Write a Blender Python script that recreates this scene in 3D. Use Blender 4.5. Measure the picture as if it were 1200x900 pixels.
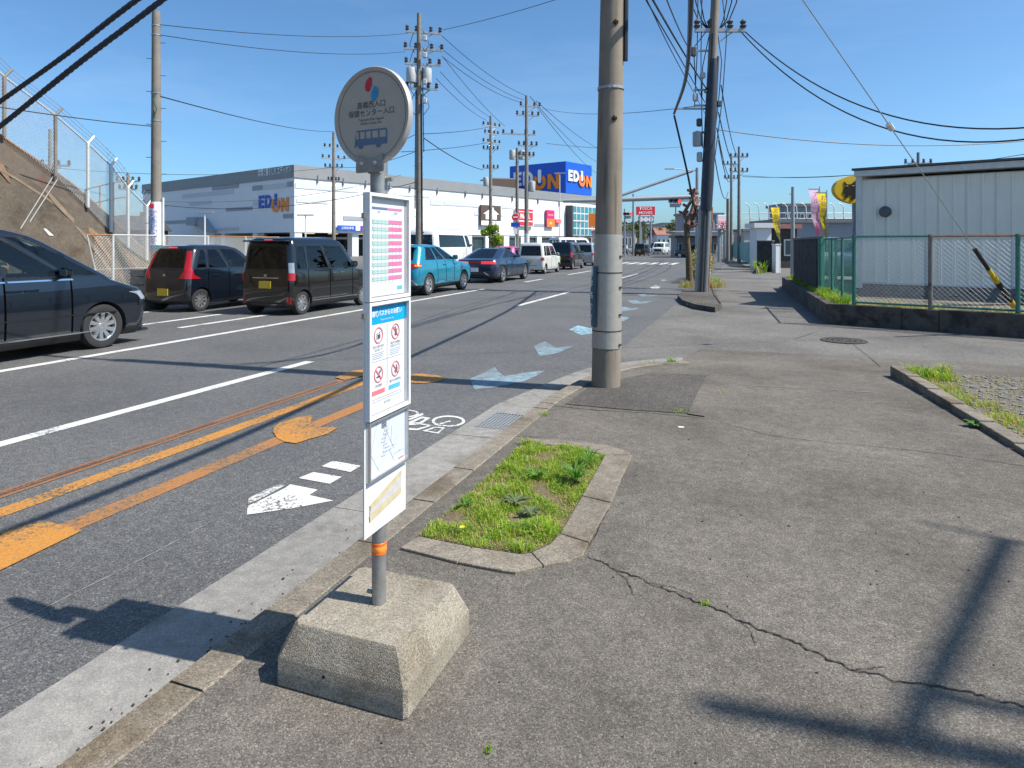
import bpy, bmesh, math, random
from mathutils import Vector, Matrix, noise as mnoise
R = math.radians
random.seed(7)
for o in list(bpy.data.objects): bpy.data.objects.remove(o)
scn = bpy.context.scene
COL = scn.collection

# ------------------------------------------------------------------ camera
# road runs along +Y, camera at the pavement, level, lens shifted down
F, HOR, CZ = 770.0, 285.5, 1.64
PSI = math.atan(280 / 770)
cP, sP = math.cos(PSI), math.sin(PSI)
cam = bpy.data.cameras.new('camera'); cam_o = bpy.data.objects.new('camera', cam); COL.objects.link(cam_o)
cam.sensor_width = 36; cam.lens = 36 * F / 1200; cam.shift_y = -(450 - HOR) / 1200
cam.clip_start = .05; cam.clip_end = 3000
cam_o.location = (0, 0, CZ); cam_o.rotation_euler = (R(90), 0, PSI)
scn.camera = cam_o
# ------------------------------------------------------------------ sky, sun
SUN_EL, SUN_AZ = R(52), math.atan2(.065, .998)
w = bpy.data.worlds.new('World'); scn.world = w; w.use_nodes = True
wn, wl = w.node_tree.nodes, w.node_tree.links
bg = wn['Background']; sky = wn.new('ShaderNodeTexSky'); sky.sky_type = 'NISHITA'
sky.sun_disc = False; sky.sun_elevation = SUN_EL; sky.sun_rotation = math.pi / 2 - SUN_AZ
sky.air_density = .8; sky.dust_density = 1.3; sky.ozone_density = 5; sky.altitude = 0
bg.inputs[1].default_value = .116
# faint thin cirrus, everywhere in the sky
tc = wn.new('ShaderNodeTexCoord'); mp = wn.new('ShaderNodeMapping'); mp.inputs['Scale'].default_value = (1.2, 2.2, 7)
nz = wn.new('ShaderNodeTexNoise'); nz.inputs['Scale'].default_value = 1.6; nz.inputs['Detail'].default_value = 7; nz.inputs['Roughness'].default_value = .6
rp = wn.new('ShaderNodeValToRGB'); rp.color_ramp.elements[0].position = .5; rp.color_ramp.elements[1].position = .86
rp.color_ramp.elements[1].color = (.1, .1, .1, 1)
mx = wn.new('ShaderNodeMixRGB'); mx.inputs[2].default_value = (6.5, 7.2, 8.2, 1)
wl.new(tc.outputs['Generated'], mp.inputs[0]); wl.new(mp.outputs[0], nz.inputs['Vector']); wl.new(nz.outputs[0], rp.inputs[0])
tn = wn.new('ShaderNodeMixRGB'); tn.blend_type = 'MULTIPLY'; tn.inputs[0].default_value = 1; tn.inputs[2].default_value = (.80, 1.06, 1.12, 1)
wl.new(sky.outputs[0], tn.inputs[1])
wl.new(rp.outputs[0], mx.inputs[0]); wl.new(tn.outputs[0], mx.inputs[1]); wl.new(mx.outputs[0], bg.inputs[0])
sun = bpy.data.lights.new('sun', 'SUN'); sun.energy = 5; sun.angle = R(.53); sun.color = (1, .935, .83)
sun_o = bpy.data.objects.new('sun', sun); COL.objects.link(sun_o)
sd = Vector((math.cos(SUN_EL) * math.cos(SUN_AZ), math.cos(SUN_EL) * math.sin(SUN_AZ), math.sin(SUN_EL)))
sun_o.rotation_euler = sd.to_track_quat('Z', 'Y').to_euler(); sun_o.location = sd * 50
vs = scn.view_settings; vs.view_transform = 'Standard'; vs.look = 'None'; vs.exposure = .53; vs.gamma = 1; vs.use_curve_mapping = False
scn.render.resolution_x, scn.render.resolution_y = 1024, 768
try: scn.cycles.transparent_max_bounces = 16
except Exception: pass

# ------------------------------------------------------------------ pixel -> world (a pixel is only a direction)
def G(px, py, z=0.0):
    Y = F * (CZ - z) / (py - HOR); X = (px - 600) / F * Y
    return Vector((X * cP - Y * sP, X * sP + Y * cP, z))
def D(px, py, Y):
    X = (px - 600) / F * Y
    return Vector((X * cP - Y * sP, X * sP + Y * cP, CZ + (HOR - py) / F * Y))
def cw(X, Y, z=0): return Vector((X * cP - Y * sP, X * sP + Y * cP, z))

# ------------------------------------------------------------------ materials
MATS = {}
def mat(name, col, rough=.6, metal=0., spec=.5, var=.12, scale=6., bump=0., bscale=80., dark=None, coat=0., alpha=None, emit=None, det=5, wear=None, stretch=None):
    """procedural: two octave groups of noise vary the base colour; optional bump; dark=(colour, threshold, scale) stains"""
    m = bpy.data.materials.new(name); m.use_nodes = True; n, l = m.node_tree.nodes, m.node_tree.links
    b = n['Principled BSDF']; b.inputs['Roughness'].default_value = rough; b.inputs['Metallic'].default_value = metal
    b.inputs['Specular IOR Level'].default_value = spec
    if coat: b.inputs['Coat Weight'].default_value = coat; b.inputs['Coat Roughness'].default_value = .03
    t = n.new('ShaderNodeTexCoord')
    no = n.new('ShaderNodeTexNoise'); no.inputs['Scale'].default_value = scale; no.inputs['Detail'].default_value = det; no.inputs['Roughness'].default_value = .65
    l.new(t.outputs['Object'], no.inputs['Vector'])
    cr = n.new('ShaderNodeValToRGB'); e = cr.color_ramp.elements
    e[0].position = .3; e[1].position = .7
    e[0].color = (*[c * (1 - var) for c in col], 1); e[1].color = (*[min(1, c * (1 + var)) for c in col], 1)
    l.new(no.outputs[0], cr.inputs[0]); out = cr.outputs[0]
    if dark:
        dc, th, ds = dark
        n2 = n.new('ShaderNodeTexNoise'); n2.inputs['Scale'].default_value = ds; n2.inputs['Detail'].default_value = 8; n2.inputs['Roughness'].default_value = .7
        if stretch:
            mpp = n.new('ShaderNodeMapping'); mpp.inputs['Scale'].default_value = stretch; l.new(t.outputs['Object'], mpp.inputs[0]); l.new(mpp.outputs[0], n2.inputs['Vector'])
        else: l.new(t.outputs['Object'], n2.inputs['Vector'])
        r2 = n.new('ShaderNodeValToRGB'); r2.color_ramp.elements[0].position = th; r2.color_ramp.elements[1].position = min(1, th + .12)
        l.new(n2.outputs[0], r2.inputs[0])
        mxx = n.new('ShaderNodeMixRGB'); mxx.inputs[2].default_value = (*dc, 1)
        l.new(r2.outputs[0], mxx.inputs[0]); l.new(out, mxx.inputs[1]); out = mxx.outputs[0]
    l.new(out, b.inputs['Base Color'])
    if bump:
        n3 = n.new('ShaderNodeTexNoise'); n3.inputs['Scale'].default_value = bscale; n3.inputs['Detail'].default_value = 4
        l.new(t.outputs['Object'], n3.inputs['Vector'])
        bp = n.new('ShaderNodeBump'); bp.inputs['Strength'].default_value = bump; bp.inputs['Distance'].default_value = .01
        l.new(n3.outputs[0], bp.inputs['Height']); l.new(bp.outputs[0], b.inputs['Normal'])
    if emit: b.inputs['Emission Color'].default_value = (*emit[:3], 1); b.inputs['Emission Strength'].default_value = emit[3]
    MATS[name] = m; return m

def asphalt(name, c_dark, c_mid, c_light, stone=105., patch=((.8, .78, .75), .35), bump=.5, stain=None, rough=.88, spec=.3):
    m = bpy.data.materials.new(name); m.use_nodes = True; n, l = m.node_tree.nodes, m.node_tree.links
    b = n['Principled BSDF']; b.inputs['Roughness'].default_value = rough; b.inputs['Specular IOR Level'].default_value = spec
    t = n.new('ShaderNodeTexCoord')
    v = n.new('ShaderNodeTexVoronoi'); v.inputs['Scale'].default_value = stone; v.inputs['Randomness'].default_value = 1
    l.new(t.outputs['Object'], v.inputs['Vector'])
    sp = n.new('ShaderNodeSeparateColor'); l.new(v.outputs['Color'], sp.inputs[0])
    cr = n.new('ShaderNodeValToRGB'); cr.color_ramp.interpolation = 'LINEAR'; e = cr.color_ramp.elements
    e[0].color = (*c_dark, 1); e[1].color = (*c_light, 1); e[1].position = 1
    x = e.new(.45); x.color = (*c_mid, 1); x = e.new(.85); x.color = (*[a * .7 + bb * .3 for a, bb in zip(c_mid, c_light)], 1)
    l.new(sp.outputs[0], cr.inputs[0])
    n1 = n.new('ShaderNodeTexNoise'); n1.inputs['Scale'].default_value = .5; n1.inputs['Detail'].default_value = 9; n1.inputs['Roughness'].default_value = .68
    l.new(t.outputs['Object'], n1.inputs['Vector'])
    r1 = n.new('ShaderNodeValToRGB'); r1.color_ramp.elements[0].position = .32; r1.color_ramp.elements[1].position = .7
    k = patch[1]; r1.color_ramp.elements[0].color = (1 - k, 1 - k, 1 - k, 1); r1.color_ramp.elements[1].color = (1 + k * .6, 1 + k * .58, 1 + k * .52, 1)
    l.new(n1.outputs[0], r1.inputs[0])
    mu = n.new('ShaderNodeMixRGB'); mu.blend_type = 'MULTIPLY'; mu.inputs[0].default_value = 1
    l.new(cr.outputs[0], mu.inputs[1]); l.new(r1.outputs[0], mu.inputs[2]); out = mu.outputs[0]
    # medium scale mottling
    n4 = n.new('ShaderNodeTexNoise'); n4.inputs['Scale'].default_value = 14; n4.inputs['Detail'].default_value = 6
    l.new(t.outputs['Object'], n4.inputs['Vector'])
    r4 = n.new('ShaderNodeValToRGB'); r4.color_ramp.elements[0].position = .3; r4.color_ramp.elements[1].position = .72
    r4.color_ramp.elements[0].color = (.82, .82, .82, 1); r4.color_ramp.elements[1].color = (1.16, 1.15, 1.13, 1)
    l.new(n4.outputs[0], r4.inputs[0])
    m4 = n.new('ShaderNodeMixRGB'); m4.blend_type = 'MULTIPLY'; m4.inputs[0].default_value = 1
    l.new(out, m4.inputs[1]); l.new(r4.outputs[0], m4.inputs[2]); out = m4.outputs[0]
    if stain:
        n5 = n.new('ShaderNodeTexNoise'); n5.inputs['Scale'].default_value = stain[1]; n5.inputs['Detail'].default_value = 6; n5.inputs['Roughness'].default_value = .6
        l.new(t.outputs['Object'], n5.inputs['Vector'])
        r5 = n.new('ShaderNodeValToRGB'); r5.color_ramp.elements[0].position = stain[2]; r5.color_ramp.elements[1].position = stain[2] + .16
        l.new(n5.outputs[0], r5.inputs[0])
        m5 = n.new('ShaderNodeMixRGB'); m5.blend_type = 'MULTIPLY'; m5.inputs[2].default_value = (*stain[0], 1)
        l.new(r5.outputs[0], m5.inputs[0]); l.new(out, m5.inputs[1]); out = m5.outputs[0]
    l.new(out, b.inputs['Base Color'])
    bp = n.new('ShaderNodeBump'); bp.inputs['Strength'].default_value = bump; bp.inputs['Distance'].default_value = .006
    l.new(v.outputs['Distance'], bp.inputs['Height']); bp.invert = True; l.new(bp.outputs[0], b.inputs['Normal'])
    MATS[name] = m; return m

def paint(name, col, under, wear=.5, wscale=30., rough=.7, big=.12, soft=.08):
    """road paint worn through to the asphalt below"""
    m = bpy.data.materials.new(name); m.use_nodes = True; n, l = m.node_tree.nodes, m.node_tree.links
    b = n['Principled BSDF']; b.inputs['Roughness'].default_value = rough; b.inputs['Specular IOR Level'].default_value = .3
    t = n.new('ShaderNodeTexCoord')
    a = n.new('ShaderNodeTexNoise'); a.inputs['Scale'].default_value = wscale; a.inputs['Detail'].default_value = 8; a.inputs['Roughness'].default_value = .75
    a2 = n.new('ShaderNodeTexNoise'); a2.inputs['Scale'].default_value = wscale * .07; a2.inputs['Detail'].default_value = 3
    v = n.new('ShaderNodeTexVoronoi'); v.inputs['Scale'].default_value = 105
    for q in (a, a2, v): l.new(t.outputs['Object'], q.inputs['Vector'])
    ad = n.new('ShaderNodeMath'); ad.operation = 'MULTIPLY_ADD'; ad.inputs[1].default_value = .6
    l.new(a2.outputs[0], ad.inputs[0]); l.new(a.outputs[0], ad.inputs[2])
    ad2 = n.new('ShaderNodeMath'); ad2.operation = 'MULTIPLY_ADD'; ad2.inputs[1].default_value = big
    sp = n.new('ShaderNodeSeparateColor'); l.new(v.outputs['Color'], sp.inputs[0])
    l.new(sp.outputs[1], ad2.inputs[0]); l.new(ad.outputs[0], ad2.inputs[2])
    r = n.new('ShaderNodeValToRGB'); r.color_ramp.elements[0].position = wear + .28; r.color_ramp.elements[0].position = wear + .32 - soft / 2; r.color_ramp.elements[1].position = min(1, wear + .32 + soft / 2)
    l.new(ad2.outputs[0], r.inputs[0])
    cr = n.new('ShaderNodeValToRGB'); cr.color_ramp.elements[0].color = (*[c * .6 for c in under], 1); cr.color_ramp.elements[1].color = (*[c * 1.5 for c in under], 1)
    l.new(sp.outputs[0], cr.inputs[0])
    cp = n.new('ShaderNodeValToRGB'); cp.color_ramp.elements[0].color = (*[c * .82 for c in col], 1); cp.color_ramp.elements[1].color = (*[min(1, c * 1.08) for c in col], 1)
    l.new(sp.outputs[2], cp.inputs[0])
    mxx = n.new('ShaderNodeMixRGB'); l.new(r.outputs[0], mxx.inputs[0]); l.new(cp.outputs[0], mxx.inputs[1]); l.new(cr.outputs[0], mxx.inputs[2])
    l.new(mxx.outputs[0], b.inputs['Base Color'])
    bp = n.new('ShaderNodeBump'); bp.inputs['Strength'].default_value = .25; bp.inputs['Distance'].default_value = .005; bp.invert = True
    l.new(v.outputs['Distance'], bp.inputs['Height']); l.new(bp.outputs[0], b.inputs['Normal'])
    MATS[name] = m; return m

def glassmat(name, tint=(.12, .15, .16), refl=.9):
    m = bpy.data.materials.new(name); m.use_nodes = True; n, l = m.node_tree.nodes, m.node_tree.links
    n.remove(n['Principled BSDF'])
    tr = n.new('ShaderNodeBsdfTransparent'); tr.inputs[0].default_value = (*tint, 1)
    gl = n.new('ShaderNodeBsdfGlossy'); gl.inputs['Roughness'].default_value = .01; gl.inputs[0].default_value = (refl, refl, refl, 1)
    fr = n.new('ShaderNodeFresnel'); fr.inputs[0].default_value = 1.55
    no = n.new('ShaderNodeTexNoise'); no.inputs['Scale'].default_value = 3; bp = n.new('ShaderNodeBump'); bp.inputs['Strength'].default_value = .04
    l.new(no.outputs[0], bp.inputs['Height']); l.new(bp.outputs[0], gl.inputs['Normal'])
    mi = n.new('ShaderNodeMixShader'); l.new(fr.outputs[0], mi.inputs[0]); l.new(tr.outputs[0], mi.inputs[1]); l.new(gl.outputs[0], mi.inputs[2])
    l.new(mi.outputs[0], n['Material Output'].inputs[0]); MATS[name] = m; return m

# ------------------------------------------------------------------ mesh helpers
class MB:
    def __init__(s): s.v = []; s.f = []; s.mi = []
    def add(s, vs, fs, mi=0):
        k = len(s.v); s.v += [tuple(p) for p in vs]; s.f += [tuple(i + k for i in f) for f in fs]; s.mi += [mi] * len(fs); return s
    def box(s, c, size, rz=0, mi=0, rot=None, ch=0.):
        hx, hy, hz = [q / 2 for q in size]; M = rot if rot is not None else Matrix.Rotation(rz, 3, 'Z'); c = Vector(c)
        if ch <= 0:
            vs = [c + M @ Vector((x, y, z)) for z in (-hz, hz) for x, y in ((-hx, -hy), (hx, -hy), (hx, hy), (-hx, hy))]
            return s.add(vs, [(3, 2, 1, 0), (4, 5, 6, 7), (0, 1, 5, 4), (1, 2, 6, 5), (2, 3, 7, 6), (3, 0, 4, 7)], mi)
        def ring(ix, iy, z):
            a, b_ = hx - ix, hy - iy; q = ch
            return [c + M @ Vector(p) for p in ((-a + q, -b_, z), (a - q, -b_, z), (a, -b_ + q, z), (a, b_ - q, z), (a - q, b_, z), (-a + q, b_, z), (-a, b_ - q, z), (-a, -b_ + q, z))]
        rs = [ring(ch, ch, -hz), ring(0, 0, -hz + ch), ring(0, 0, hz - ch), ring(ch, ch, hz)]
        return s.rings(rs, mi=mi)
    def rings(s, rs, closed=True, cap=True, mi=0):
        n = len(rs[0]); vs = [p for r in rs for p in r]; fs = []
        for i in range(len(rs) - 1):
            for j in range(n if closed else n - 1):
                a, b_ = i * n + j, i * n + (j + 1) % n; fs.append((a, b_, b_ + n, a + n))
        if cap: fs.append(tuple(range(n - 1, -1, -1))); fs.append(tuple((len(rs) - 1) * n + j for j in range(n)))
        return s.add(vs, fs, mi)
    def tube(s, pts, r, n=8, mi=0, cap=True):
        pts = [Vector(p) for p in pts]; rs = []; m = len(pts)
        rad = r if hasattr(r, '__len__') else [r] * m
        t0 = (pts[1] - pts[0]).normalized(); up = Vector((0, 0, 1)) if abs(t0.z) < .9 else Vector((1, 0, 0))
        for i, p in enumerate(pts):
            t = (pts[min(i + 1, m - 1)] - pts[max(i - 1, 0)]).normalized()
            a = t.cross(up).normalized(); b_ = a.cross(t)
            rs.append([p + (a * math.cos(2 * math.pi * k / n) + b_ * math.sin(2 * math.pi * k / n)) * rad[i] for k in range(n)])
            up = b_
        return s.rings(rs, True, cap, mi)
    def lathe(s, prof, c=(0, 0, 0), axis='Z', n=24, mi=0, cap=True):
        c = Vector(c); rs = []
        for r, h in prof:
            ring = []
            for k in range(n):
                a = 2 * math.pi * k / n; x, y = r * math.cos(a), r * math.sin(a)
                ring.append(c + (Vector((x, y, h)) if axis == 'Z' else Vector((h, x, y)) if axis == 'X' else Vector((y, h, x))))
            rs.append(ring)
        return s.rings(rs, True, cap, mi)
    def prism(s, poly, z0, z1, mi=0):
        """polygon (list of xy or vectors) extruded in z"""
        n = len(poly); vs = [(p[0], p[1], z0) for p in poly] + [(p[0], p[1], z1) for p in poly]
        a = sum(poly[i][0] * poly[(i + 1) % n][1] - poly[(i + 1) % n][0] * poly[i][1] for i in range(n))
        idx = list(range(n)) if a > 0 else list(range(n - 1, -1, -1))
        fs = [tuple(i + n for i in idx), tuple(reversed(idx))]
        for k in range(n):
            i, j = idx[k], idx[(k + 1) % n]; fs.append((i, j, j + n, i + n))
        return s.add(vs, fs, mi)
    def sheet(s, poly, z=None, mi=0):
        vs = [(p[0], p[1], p[2] if z is None else z) for p in poly]; n = len(vs)
        a = sum(vs[i][0] * vs[(i + 1) % n][1] - vs[(i + 1) % n][0] * vs[i][1] for i in range(n))
        return s.add(vs, [tuple(range(n)) if a > 0 else tuple(range(n - 1, -1, -1))], mi)
    def mesh(s, name, mats, smooth=None):
        me = bpy.data.meshes.new(name); me.from_pydata(s.v, [], s.f)
        for m in (mats if isinstance(mats, (list, tuple)) else [mats]): me.materials.append(MATS[m] if isinstance(m, str) else m)
        if any(s.mi): me.polygons.foreach_set('material_index', s.mi)
        if smooth is not None:
            me.polygons.foreach_set('use_smooth', [True] * len(me.polygons)); me.set_sharp_from_angle(angle=R(smooth))
        me.update(); return me
    def build(s, name, mats, parent=None, smooth=None, **kw):
        return obj(name, s.mesh(name, mats, smooth), parent, **kw)
def obj(name, me, parent=None, label=None, cat=None, group=None, kind=None, loc=None):
    o = bpy.data.objects.new(name, me); COL.objects.link(o)
    if parent is not None: o.parent = parent
    if loc is not None: o.location = loc
    tag(o, label, cat, group, kind); return o
def tag(o, label=None, cat=None, group=None, kind=None):
    if label: o['label'] = label
    if cat: o['category'] = cat
    if group: o['group'] = group
    if kind: o['kind'] = kind
    return o
def thing(name, label, cat, loc=(0, 0, 0), rz=0, group=None, parent=None):
    o = bpy.data.objects.new(name, None); COL.objects.link(o); o.location = loc; o.rotation_euler = (0, 0, rz); o.empty_display_size = .1
    tag(o, label, cat, group)
    if parent is not None: o.parent = parent
    return o
def copy_tree(o, parent=None, label=None, group=None):
    c = o.copy(); COL.objects.link(c); c.parent = parent
    if label: c['label'] = label
    if group: c['group'] = group
    for ch in o.children: copy_tree(ch, c)
    return c
def text_mesh(body, size=1., ext=0., align='CENTER', bold=0., spacing=1., valign='CENTER', mat_=None, name='text', sx=1.):
    cu = bpy.data.curves.new(name, 'FONT'); cu.body = body; cu.size = size; cu.extrude = ext; cu.align_x = align; cu.align_y = valign
    cu.offset = bold; cu.space_character = spacing; cu.resolution_u = 2; cu.fill_mode = 'BOTH' if ext else 'FRONT'
    t = bpy.data.objects.new('t', cu); COL.objects.link(t)
    dg = bpy.context.evaluated_depsgraph_get(); me = bpy.data.meshes.new_from_object(t.evaluated_get(dg)); me.name = name
    bpy.data.objects.remove(t); bpy.data.curves.remove(cu)
    if sx != 1: me.transform(Matrix.Diagonal((sx, 1, 1, 1)))
    me.materials.clear()
    if mat_: me.materials.append(MATS[mat_])
    return me
def frame_mat(origin, right, up):
    """matrix whose local x = right, y = up, z = outward normal"""
    r_ = Vector(right).normalized(); u = Vector(up).normalized(); n = r_.cross(u)
    M = Matrix((r_, u, n)).transposed().to_4x4(); M.translation = Vector(origin); return M
def put_text(body, size, origin, right, up, m, parent=None, name='lettering', **kw):
    me = text_mesh(body, size, mat_=m, name=name, **kw); me.transform(frame_mat(origin, right, up)); return obj(name, me, parent)
def lerp(a, b, t): return a + (b - a) * t
# ================================================================== materials in use
asphalt('road_asphalt', (.052, .052, .053), (.096, .096, .098), (.235, .235, .235), 170, bump=.4, rough=.72, spec=.5, stain=((.86, .86, .87), .35, .5), patch=((1, 1, 1), .22))
asphalt('walk_asphalt', (.078, .069, .06), (.136, .123, .109), (.27, .25, .226), 200, bump=.4, stain=((.74, .72, .70), .6, .5), patch=((1, 1, 1), .42))
asphalt('patch_asphalt', (.042, .039, .036), (.088, .081, .074), (.22, .205, .19), 150, bump=.7)
asphalt('lane_asphalt', (.095, .092, .089), (.145, .139, .133), (.24, .232, .223), 110, bump=.3)
asphalt('gutter_concrete', (.19, .184, .176), (.24, .233, .223), (.33, .32, .305), 220, bump=.15, stain=((.6, .57, .53), 1.6, .52), patch=((1, 1, 1), .22))
asphalt('kerb_concrete', (.13, .118, .1), (.215, .187, .152), (.33, .295, .25), 170, bump=.4, stain=((.62, .57, .5), 2.2, .5), patch=((1, 1, 1), .25))
asphalt('base_concrete', (.17, .15, .118), (.285, .255, .207), (.42, .38, .32), 210, bump=.35, stain=((.55, .52, .47), 3.5, .5), patch=((1, 1, 1), .15))
paint('white_paint', (.58, .58, .565), (.1, .1, .1), .66)
paint('white_worn', (.5, .5, .485), (.12, .12, .12), .57, 24)
paint('yellow_paint', (.45, .205, .045), (.13, .1, .07), .6)
paint('yellow_worn', (.34, .155, .055), (.16, .11, .07), .585, 22)
paint('yellow_old', (.27, .13, .065), (.14, .1, .08), .6, 30)
paint('tyre_brown', (.10, .06, .04), (.16, .1, .07), .55, 40)
paint('blue_paint', (.27, .47, .57), (.12, .125, .13), .66, 16, soft=.3)
paint('blue_worn', (.25, .42, .51), (.13, .135, .14), .45, 9, soft=.4)
mat('crack_dark', (.018, .016, .014), .95, var=.3, scale=30)
mat('crack_pale', (.2, .2, .195), .9, var=.3, scale=30)
mat('soil', (.13, .095, .06), .95, var=.35, scale=25, bump=.6, bscale=60)
mat('far_ground', (.19, .18, .16), .95, var=.2, scale=.3, bump=.2)
asphalt('gravel_ground', (.08, .07, .058), (.15, .135, .112), (.28, .26, .23), 110, bump=.7, stain=((.75, .66, .5), 3., .5))
mat('stone_grey', (.17, .165, .16), .9, var=.35, scale=20)
mat('cast_iron', (.07, .065, .06), .7, metal=.3, var=.3, scale=40, bump=.5, bscale=120)
mat('galv', (.42, .43, .43), .45, metal=.7, var=.15, scale=30)
mat('grate_steel', (.4, .41, .41), .5, metal=.6, var=.2, scale=40)
mat('dark_void', (.015, .015, .015), 1)

SW = .06
def smooth(t): t = max(0, min(1, t)); return t * t * (3 - 2 * t)
def zs(x, y): return SW - (SW - .012) * smooth((y - 7.9) / 2.2)

# ================================================================== ground, road, pavement
MB().sheet([(-900, -300), (900, -300), (900, 1600), (-900, 1600)], -.07).build('ground', 'far_ground', kind='structure')
b = MB(); b.sheet([(-26, -14), (-1.9, -14), (-1.9, 420), (-26, 420)], 0); road = b.build('road', 'road_asphalt', kind='structure')
# side road and forecourt, flush with the carriageway
b = MB(); b.sheet([(-1.9, 5.5), (60, 5.5), (60, 200), (-1.9, 200)], .004); b.build('side_road', 'lane_asphalt', kind='structure')
# pavement: falls to the level of the side road beyond the kerb nose
b = MB(); xs = [-1.82 + .18 * i for i in range(26)] + [3 + 1.2 * i for i in range(22)]; ys = [-8, -6, -4, -2, 0, 2, 4, 6, 7, 7.5] + [7.9 + .2 * i for i in range(12)] + [10.2, 10.6]
arc_px = [(650, 468), (693, 446), (745, 431.5), (800, 425.5)]; ARC = [G(*p) for p in arc_px]
def arc_y(x):     # the pavement's far limit behind the kerb nose
    pts = [Vector((-1.97, 6.4, 0))] + ARC
    for p, q in zip(pts, pts[1:]):
        if p.x <= x <= q.x: return lerp(p.y, q.y, (x - p.x) / (q.x - p.x))
    return 99
vs_, fs_ = [], []
for y in ys:
    for x in xs:
        yy = min(y, arc_y(x)); vs_.append((x, yy, zs(x, yy) - (.0 if y < 10.4 else .006)))
nx = len(xs)
for j in range(len(ys) - 1):
    for i in range(nx - 1):
        a = j * nx + i
        if Vector(vs_[a]) == Vector(vs_[a + nx]) and Vector(vs_[a + 1]) == Vector(vs_[a + nx + 1]): continue
        fs_.append((a, a + 1, a + nx + 1, a + nx))
b.add(vs_, fs_); walk = b.build('pavement', 'walk_asphalt', kind='structure', smooth=60)

# ---- kerb and gutter laid as separate stones
def resample(pts, ds):
    pts = [Vector(p) for p in pts]; out = [pts[0]]; acc = 0
    for p, q in zip(pts, pts[1:]):
        L = (q - p).length; t = ds - acc
        while t < L: out.append(p.lerp(q, t / L)); t += ds
        acc = L - (t - ds)
    return out
def catmull(pts, n=8):
    P = [Vector(p) for p in pts]; P = [2 * P[0] - P[1]] + P + [2 * P[-1] - P[-2]]; out = []
    for i in range(1, len(P) - 2):
        for k in range(n):
            t = k / n; a, b_, c, d = P[i - 1], P[i], P[i + 1], P[i + 2]
            out.append(.5 * ((2 * b_) + (c - a) * t + (2 * a - 5 * b_ + 4 * c - d) * t * t + (3 * b_ - a - 3 * c + d) * t ** 3))
    return out + [P[-2]]
kerb = thing('kerb', 'low brown-grey concrete kerb stones along the carriageway edge', 'kerb'); kerb['kind'] = 'structure'
gutter = thing('gutter', 'pale concrete gutter slabs beside the carriageway', 'gutter'); gutter['kind'] = 'structure'
for q in (kerb, gutter):
    del q['label']; del q['category']
def stone(parent, name, m, A, B, z0, ztop, gap=.004, ch=.008):
    """A, B: matching outer / inner polylines of one stone"""
    b = MB(); n = len(A); rs = []
    for i in range(n):
        a, c = Vector(A[i]), Vector(B[i]); u = (c - a).normalized() * ch
        if i in (0, n - 1):
            t = (Vector(A[1]) - Vector(A[0])).normalized() * gap if i == 0 else (Vector(A[-2]) - Vector(A[-1])).normalized() * gap
            a, c = a + t, c + t
        za, zc = ztop(a), ztop(c)
        rs.append([(a.x, a.y, z0), (a.x, a.y, za - ch), (a.x + u.x, a.y + u.y, za), (c.x - u.x, c.y - u.y, zc), (c.x, c.y, zc - ch), (c.x, c.y, z0)])
    b.rings(rs, True, True); return b.build(name, m, parent, smooth=30)
y = -6.0; i = 0
while y < 6.2:
    y1 = min(y + .6, 6.2); jz = random.uniform(-.003, .003)
    stone(kerb, 'kerb_stone', 'kerb_concrete', [(-1.97, y), (-1.97, y1)], [(-1.81, y), (-1.81, y1)], -.06, lambda p, j=jz: SW + .006 + j); y = y1
y = -6.0
for y1 in (-3.3, -.7, 1.3, 3.45, 5.12, 6.2):
    jz = random.uniform(-.002, .002)
    if y1 != 6.2: stone(gutter, 'gutter_slab', 'gutter_concrete', [(-2.43, y), (-2.43, y1)], [(-1.975, y), (-1.975, y1)], -.06, lambda p, j=jz: .009 + j, .003, .003)
    else:
        stone(gutter, 'gutter_slab', 'gutter_concrete', [(-2.43, y), (-2.43, 5.4)], [(-1.975, y), (-1.975, 5.4)], -.06, lambda p: .009, .003, .003)
        stone(gutter, 'gutter_slab', 'gutter_concrete', [(-2.43, 5.92), (-2.43, y1)], [(-1.975, 5.92), (-1.975, y1)], -.06, lambda p: .009, .003, .003)
        stone(gutter, 'gutter_slab', 'gutter_concrete', [(-2.43, 5.4), (-2.43, 5.92)], [(-2.325, 5.4), (-2.325, 5.92)], -.06, lambda p: .0085, .0, .003)
    y = y1
# curved nose
kf = catmull([Vector((-1.97, 6.2, 0))] + ARC, 6); go = catmull([Vector((-2.43, 6.2, 0))] + [G(637, 451.7), G(690, 432), G(740, 424), G(800, 419.5)], 6)
kb = []
for i, p in enumerate(kf):
    t = (kf[min(i + 1, len(kf) - 1)] - kf[max(i - 1, 0)]).normalized(); kb.append(p + Vector((t.y, -t.x, 0)) * .16)
for i in range(0, len(kf) - 1, 4):
    s_ = slice(i, min(i + 5, len(kf)))
    stone(kerb, 'kerb_stone', 'kerb_concrete', kf[s_], kb[s_], -.06, lambda p: zs(p.x, p.y) + .012)
    gi = [p + (q - p).normalized() * ((q - p).length - .005) for p, q in zip(go[s_], kf[s_])]
    stone(gutter, 'gutter_slab', 'gutter_concrete', go[s_], gi, -.06, lambda p: .009, .002, .003)
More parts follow.
